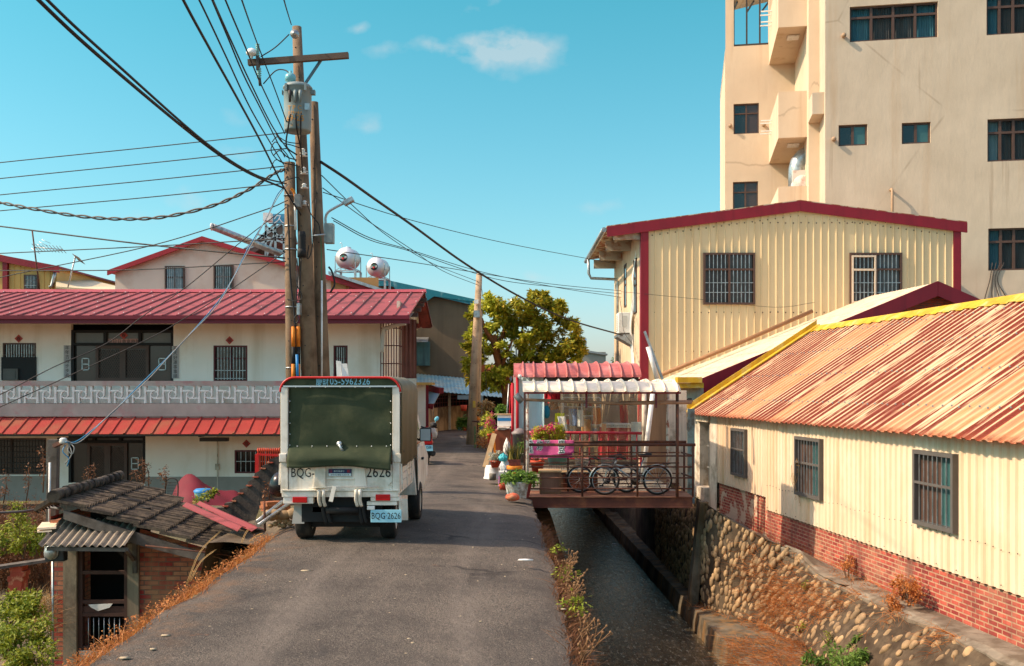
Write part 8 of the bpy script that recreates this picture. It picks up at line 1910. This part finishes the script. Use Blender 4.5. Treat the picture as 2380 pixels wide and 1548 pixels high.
def pl_green(h_, n, s, m_=None, fl=None):
    def f(T, t_, r, rg):
        mb = MB()
        for q in range(n): leaves(mb, t_+Vector((rg.uniform(-1,1)*r*1.15, rg.uniform(-1,1)*r*1.0, rg.uniform(.0,1)*h_)), (r*.3,r*.3,h_*.25), 16, s, rg, flat=.8, hollow=.1)
        mb.build('foliage', m_ or M_GARD, T)
        if fl:
            mb = MB()
            for q in range(fl): leaves(mb, t_+Vector((rg.uniform(-1,1)*r*1.2, rg.uniform(-1,.5)*r, rg.uniform(.3,1.1)*h_)), (.06,.06,.06), 26, .05, rg, hollow=.1)
            mb.build('flowers', M_PINKF, T)
    return f
OP = thing('potted_plant', 'leafy green plant in an octagonal white and dark red planter at the bridge end', 'potted plant', W(1205,1156,18.3))
p = W(1205,1156,18.3); r = .262; h_ = .30
for nm, ks, m_ in (('planter', (0,1,2,4,5,6,7), mat('flaking_white', (206,212,208), .7, .08, 4, c2=(120,112,100), cov=.42, s2=7)), ('dark_red_side', (3,), mat('flaking_maroon', (104,30,36), .7, .1, 4, c2=(190,180,170), cov=.2, s2=8))):
    mb = MB()
    for k in ks:
        g0, g1 = R(45*k-157.5+0), R(45*k-112.5); g0 = R(-157.5-22+45*k); g1 = g0+R(45)
        c0, c1 = Vector((math.cos(g0), math.sin(g0), 0)), Vector((math.cos(g1), math.sin(g1), 0)); z1 = Vector((0,0,h_))
        mb.quad(p+c0*r*.74, p+c1*r*.74, p+c1*r+z1, p+c0*r+z1); mb.quad(p+c0*r+z1, p+c1*r+z1, p+c1*r*.86+z1, p+c0*r*.86+z1); mb.quad(p+c0*r*.86+z1, p+c1*r*.86+z1, p+c1*r*.84+z1*.7, p+c0*r*.84+z1*.7)
    mb.build(nm, m_, OP)
mb = MB(); mb.lathe([(0,h_*.8),(r*.85,h_*.8)], 8, Matrix.Translation(p)); mb.build('soil', M_SOIL, OP)
pl_green(.17, 60, .085)(OP, p+Vector((0,0,h_*.92)), r, random.Random(3))
mb = MB(); mb.rock(W(1192,1158,17.6)+Vector((0,0,.02)), (.125,.11,.075), 12, 2); tag(mb.build('stone', mat('red_stone', (206,92,62), .8, .15, 6, c2=(196,150,112), cov=.35, s2=7)), 'orange-red painted lump of stone in front of the octagonal planter', 'stone')
OB = thing('potted_plant', 'snake plant in a brown box on top of an orange pot with a black band', 'potted plant', W(1196,1136,19.5))
p = W(1196,1138,19.5); k5 = 19.5/F
mb = MB(); mb.lathe([(0,0),(15*k5,0),(17*k5,46*k5),(18.5*k5,50*k5),(18.5*k5,56*k5),(16*k5,56*k5),(0,54*k5)], 28, Matrix.Translation(p)); b_ = mb.build('pot', M_ORANGE, OB)
mb = MB(); mb.lathe([(17.35*k5,42*k5),(17.75*k5,42*k5),(18.1*k5,48*k5),(17.6*k5,48*k5)], 28, Matrix.Translation(p)); mb.build('black_band', M_BLACK, b_)
mb = MB(); a = p+Vector((0,0,56.5*k5)); mb.box((a.x-13*k5,a.y-.09,a.z),(a.x+14*k5,a.y+.12,a.z+14*k5)); mb.build('planter_box', mat('speckled_brown', (118,56,44), .85, .2, 20, c2=(80,40,36), cov=.5, s2=30), OB)
pl_snake(OB, a+Vector((0,0,13*k5)), .13, random.Random(5))
WT = thing('upturned_tub', 'large upturned white plastic tub carrying a red flower pot', 'tub', W(1143,1112,22.6)); p = W(1143,1112,22.6); k6 = 22.6/F
mb = MB(); mb.lathe([(19*k6,0),(19*k6,3*k6),(17*k6,4*k6),(16*k6,22*k6),(13.5*k6,28*k6),(13*k6,30*k6),(0,30*k6)], 28, Matrix.Translation(p)); mb.build('tub', M_PLASW, WT)
pot('silver-leaved plant in a red pot standing on the upturned white tub', 1152, 1086, 22.45, 27, 16, M_TERRA, pl_silver, 4)
mb = MB(); p = W(1145,1116,21.9); mb.lathe([(0,0),(.075,0),(.08,.14),(.07,.15),(0,.145)], 20, Matrix.Translation(p)); tag(mb.build('concrete_pot', M_CONC), 'small grey concrete cylinder in front of the upturned white tub', 'pot')
pot('small shallow red bowl between the tub and the octagonal planter', 1169, 1138, 20.6, 19, 15, M_TERRA, None, name='flower_bowl', rim=False)
BL = thing('plant_stand', 'low dark box with a striped top beside the orange pot', 'stand', W(1170,1127,21.2)); a, b = W(1159,1127,21.2), W(1180,1096,21.2)
mb = MB(); mb.box((a.x,21.15,a.z),(b.x,21.5,b.z-.08)); mb.build('box', M_WOODG, BL); mb = MB()
for k in range(6): x = a.x+(b.x-a.x)*k/6; mb.box((x,21.12,b.z-.08),(x+.018,21.5,b.z+.0))
mb.box((a.x,21.14,b.z-.078),(b.x,21.5,b.z-.01)); mb.build('striped_top', M_PLASW, BL)
mb = MB(); mb.quad(W(1157,1130,21.1), W(1161,1130,21.1), W(1161,1098,21.15), W(1160,1098,21.15)); tag(mb.build('pink_strip', mat('pink_plastic', (226,150,190), .5), solid=.01), 'narrow pink strip leaning beside the low dark box', 'strip')
def bagmesh(label, nm, x, y, d, rx, rz2, m_, seed, fold=.2):
    mb = MB(); bm = bmesh.new(); bmesh.ops.create_icosphere(bm, subdivisions=4, radius=1); q = Vector((seed*2.1, seed, 0)); vs = []
    for v in bm.verts:
        k = 1+fold*noise.noise(v.co*2.2+q)+fold*.5*abs(noise.noise(v.co*5+q)); t_ = max(0, v.co.z); vs.append(W(x,y,d)+Vector((v.co.x*rx*k*(1-.45*t_), v.co.y*rx*.8*k*(1-.45*t_), v.co.z*rz2*k)))
    mb.add(vs, [tuple(v.index for v in f.verts) for f in bm.faces], True); bm.free(); return tag(mb.build(nm, m_), label, 'bag')
bagmesh('white plastic shopping bag slumped beside the orange pot', 'plastic_bag', 1173, 1082, 21.7, .11, .16, mat('bag_white', (226,226,226), .35, .03, 3), 3)
bagmesh('crumpled teal plastic bag on top of the white shopping bag', 'plastic_bag', 1170, 1063, 21.6, .10, .09, M_TEAL, 5, .3)
bagmesh('clear white bag hanging against the brown cabinet', 'plastic_bag', 1178, 1040, 22.2, .075, .19, mat('bag_clear', (226,216,206), .3, .05, 3), 7, .35)
PK = thing('plank', 'pale plank leaning against the brown cabinet by the lane', 'plank', W(1126,1086,23)); mb = MB(); mb.bar(W(1127,1086,23), W(1149,1008,23.4), .115, .03, up=(0,-1,.2)); mb.build('board', M_WOODL, PK)
CBN = thing('cabinet', 'orange-brown cabinet board cluttered on top, beside the white plastic stall edge', 'cabinet', W(1168,1070,23.6)); a, b = W(1150,1080,23.6), W(1187,1000,23.6)
mb = MB(); mb.box((a.x,23.6,a.z),(b.x,24.1,b.z)); mb.build('body', M_BROWNB, CBN, bevel=.006); mb = MB(); mb.bar(W(1152,1078,23.55), W(1147,1003,23.55), .05); mb.build('orange_edge', M_ORANGE, CBN)
mb = MB(); rg = random.Random(3)
for k in range(9): x = rg.uniform(a.x-.03,b.x-.1); mb.box((x,23.5+rg.uniform(0,.3),b.z+.003+k*.008),(x+rg.uniform(.08,.2),23.75+rg.uniform(0,.2),b.z+.02+k*.009))
tag(mb.build('paper_clutter', mat('papers', (220,206,190), .8, .08, 5, island=.25)), 'loose papers and cloths piled on the brown cabinet', 'papers')
SB = thing('foam_box', 'white foam box with a blue stripe on the brown cabinet', 'box', W(1172,990,23.8)); a, b = W(1156,991,23.8), W(1189,965,23.8)
mb = MB(); mb.box((a.x,23.8,a.z),(b.x,24.1,b.z)); bx_ = mb.build('box', M_PLASW, SB, bevel=.008); mb = MB(); mb.box((a.x+.002,23.795,a.z+.13),(b.x-.002,23.8,a.z+.20)); mb.build('blue_stripe', M_BLUE, bx_); mb = MB(); mb.box((a.x-.08,23.78,b.z+.003),(b.x,24.12,b.z+.03)); mb.build('lid', M_WOODL, SB)
pot('glossy small plant behind the white foam box', 1166, 978, 25, 16, 12, M_TERRA, pl_green(.24, 34, .10), 7)
for i, (x, y0, y1) in enumerate(((1179,985,892),(1184,985,895))): mb = MB(); mb.tube([W(x-3+i,1000,24.6), W(x+4,y1,24.6)], .018, 6); tag(mb.build('leaning_pole', M_GALV if i == 0 else M_REDCL), ('grey pole leaning behind the foam box beside the stall', 'dark red pole leaning behind the foam box beside the stall')[i], 'pole')
BI = thing('metal_bin', 'dull grey metal bin with a conical lid behind the peeling canopy post', 'bin', W(1207,1058,22.4)); p = W(1207,1062,22.4); k7 = 22.4/F
mb = MB(); mb.lathe([(0,0),(15*k7,0),(16*k7,52*k7),(17*k7,52*k7),(17*k7,54*k7),(0,54*k7)], 24, Matrix.Translation(p)); mb.build('body', mat('bin_grey', (128,116,112), .5, .1, 3), BI); mb = MB(); mb.lathe([(18*k7,54*k7),(18*k7,57*k7),(6*k7,66*k7),(0,67*k7)], 24, Matrix.Translation(p)); mb.build('lid', mat('bin_grey', (0,0,0)), BI)
pot('bare-branched little tree in a red pot on the footbridge deck', 1249, 1100, 21.6, 33, 30, M_TERRA, lambda T, t_, r, rg: (lambda mb: ([mb.tube(curve([t_, t_+Vector((rg.uniform(-.1,.1),0,.1)), t_+Vector((rg.uniform(-.18,.18),rg.uniform(-.1,.1),rg.uniform(.16,.26)))],4), [.014]*8+[.005], 5) for q in range(5)], mb.tube([t_-Vector((0,0,.05)), t_+Vector((0,0,.02))], .03, 8), mb.build('stem', M_BARKG, T), pl_green(.14, 10, .06, M_SILVER)(T, t_+Vector((0,0,.1)), r*.8, rg)))(MB()), 9)
pot('pink bougainvillea with yellow-green leaves behind the pink banner', 1262, 1060, 21.7, 40, 36, M_TERRA, pl_green(.30, 90, .07, M_TREEG, 34), 10)
pot('second yellow-green bush behind the right end of the pink banner', 1296, 1058, 21.9, 26, 34, M_TERRA, pl_green(.36, 50, .07, M_TREEG, 2), 11)
pot('magenta bougainvillea at the lane edge beside the foam box', 1140, 1030, 27, 16, 22, M_TERRA, pl_green(.55, 30, .06, M_TREEG, 12), 12)
pot('spindly plant in a grey pot behind the canopy posts', 1215, 1075, 21.9, 18, 22, M_CONC, pl_green(.35, 16, .07), 14)
TBL = thing('wheel_table', 'rusty round wheel-topped stand on green timber legs at the far pole', 'stand', G(1110,1041,-.2)); p = G(1110,1041,-.2); kk = p.y/F
mb = MB(); mb.lathe([(0,60*kk),(13*kk,60*kk),(13*kk,63*kk),(0,63.5*kk)], 20, Matrix.Translation(p)); mb.lathe([(2*kk,0),(1.6*kk,60*kk)], 8, Matrix.Translation(p)); mb.build('wheel_top', M_RUST, TBL)
for s in (-6, 5): mb = MB(); mb.bar(p+Vector((s*kk,0,0)), p+Vector((s*kk,0,50*kk)), .07); mb.build('leg', mat('green_timber', (104,112,70), .85, .15, 5), TBL)
bush('pale dried palm fronds heaped beside the far pole', 'dried palm', [P_(1128,945,36,.25),P_(1132,975,36,.35),P_(1126,1010,35.5,.3)], M_STRAW, 41, 260, .16)
bush('low yellowing plant in a broken white tub near the far pole', 'bush', [P_(1122,1024,34.5,.28),P_(1134,1030,34,.25)], M_DRY, 42, 260, .08)
bush('green and yellow shrub between the far pole and the brown cabinet', 'shrub', [P_(1130,1000,32,.24),P_(1128,978,32.2,.26)], M_TREEG, 43, 200, .09)
for i, (x, y, w_, h_, m_) in enumerate(((1068,1000,10,7,M_CERAM),(1080,1001,9,9,M_TERRA),(1090,998,8,8,M_PLASW))): pot(('plant in a blue-grey bowl at the foot of the concrete panel wall', 'bushy plant in a red pot at the foot of the concrete panel wall', 'plant in a pale pot next to the far pole base')[i], x, y, 46, w_, h_, m_, pl_green(.45, 26, .12), 50+i)
mb = MB(); mb.prism([W(1000,1008,43), W(1018,1006,42.5), W(1012,980,44), W(998,982,44)], (0,.06,0)); mb.prism([W(1004,1009,42), W(1016,1009,42), W(1012,992,43), W(1004,993,43)], (0,.05,0)); tag(mb.build('cardboard_sheets', mat('cardboard_pale', (206,176,136), .85, .08, 3)), 'flattened cardboard leaning on the wall at the lane bend', 'cardboard')
mb = MB(); p = W(1078,955,48); mb.lathe([(0,0),(.12,0),(.16,.28),(0,.27)], 14, Matrix.Translation(p)); tag(mb.build('wall_pot', M_TERRA), 'red pot hung on the concrete panel wall', 'pot')
bagmesh('small white bag on the ground by the flattened cardboard', 'plastic_bag', 1004, 1006, 42, .22, .28, mat('bag_white', (0,0,0)), 9)
# litter in the canal
for i, (x, y, s) in enumerate(((1475,1292,.06),(1430,1265,.08),(1462,1230,.05),(1560,1420,.03),(1350,1232,.05))): mb = MB(); p = G(x, y, -3.0); mb.rock(p, (s*1.6,s,s*.4), i, 1); tag(mb.build('litter', mat('litter_grey', (150,160,160), .6)), 'scrap of pale litter lying in the canal water', 'litter', 'litter scraps in the canal')
mb = MB(); p = G(1472,1290,-3.0); mb.tube([p, p+Vector((0,0,.42))], .012, 6); tag(mb.build('bamboo_stick', M_STRAW), 'thin stick standing upright in the canal by the ledge', 'stick')
mb = MB(); p = G(1222,1303,0); mb.rock(p+Vector((0,0,.01)), (.10,.035,.012), 3, 1); tag(mb.build('flat_litter', M_PLASW), 'flattened clear wrapper lying on the right edge of the road', 'litter')
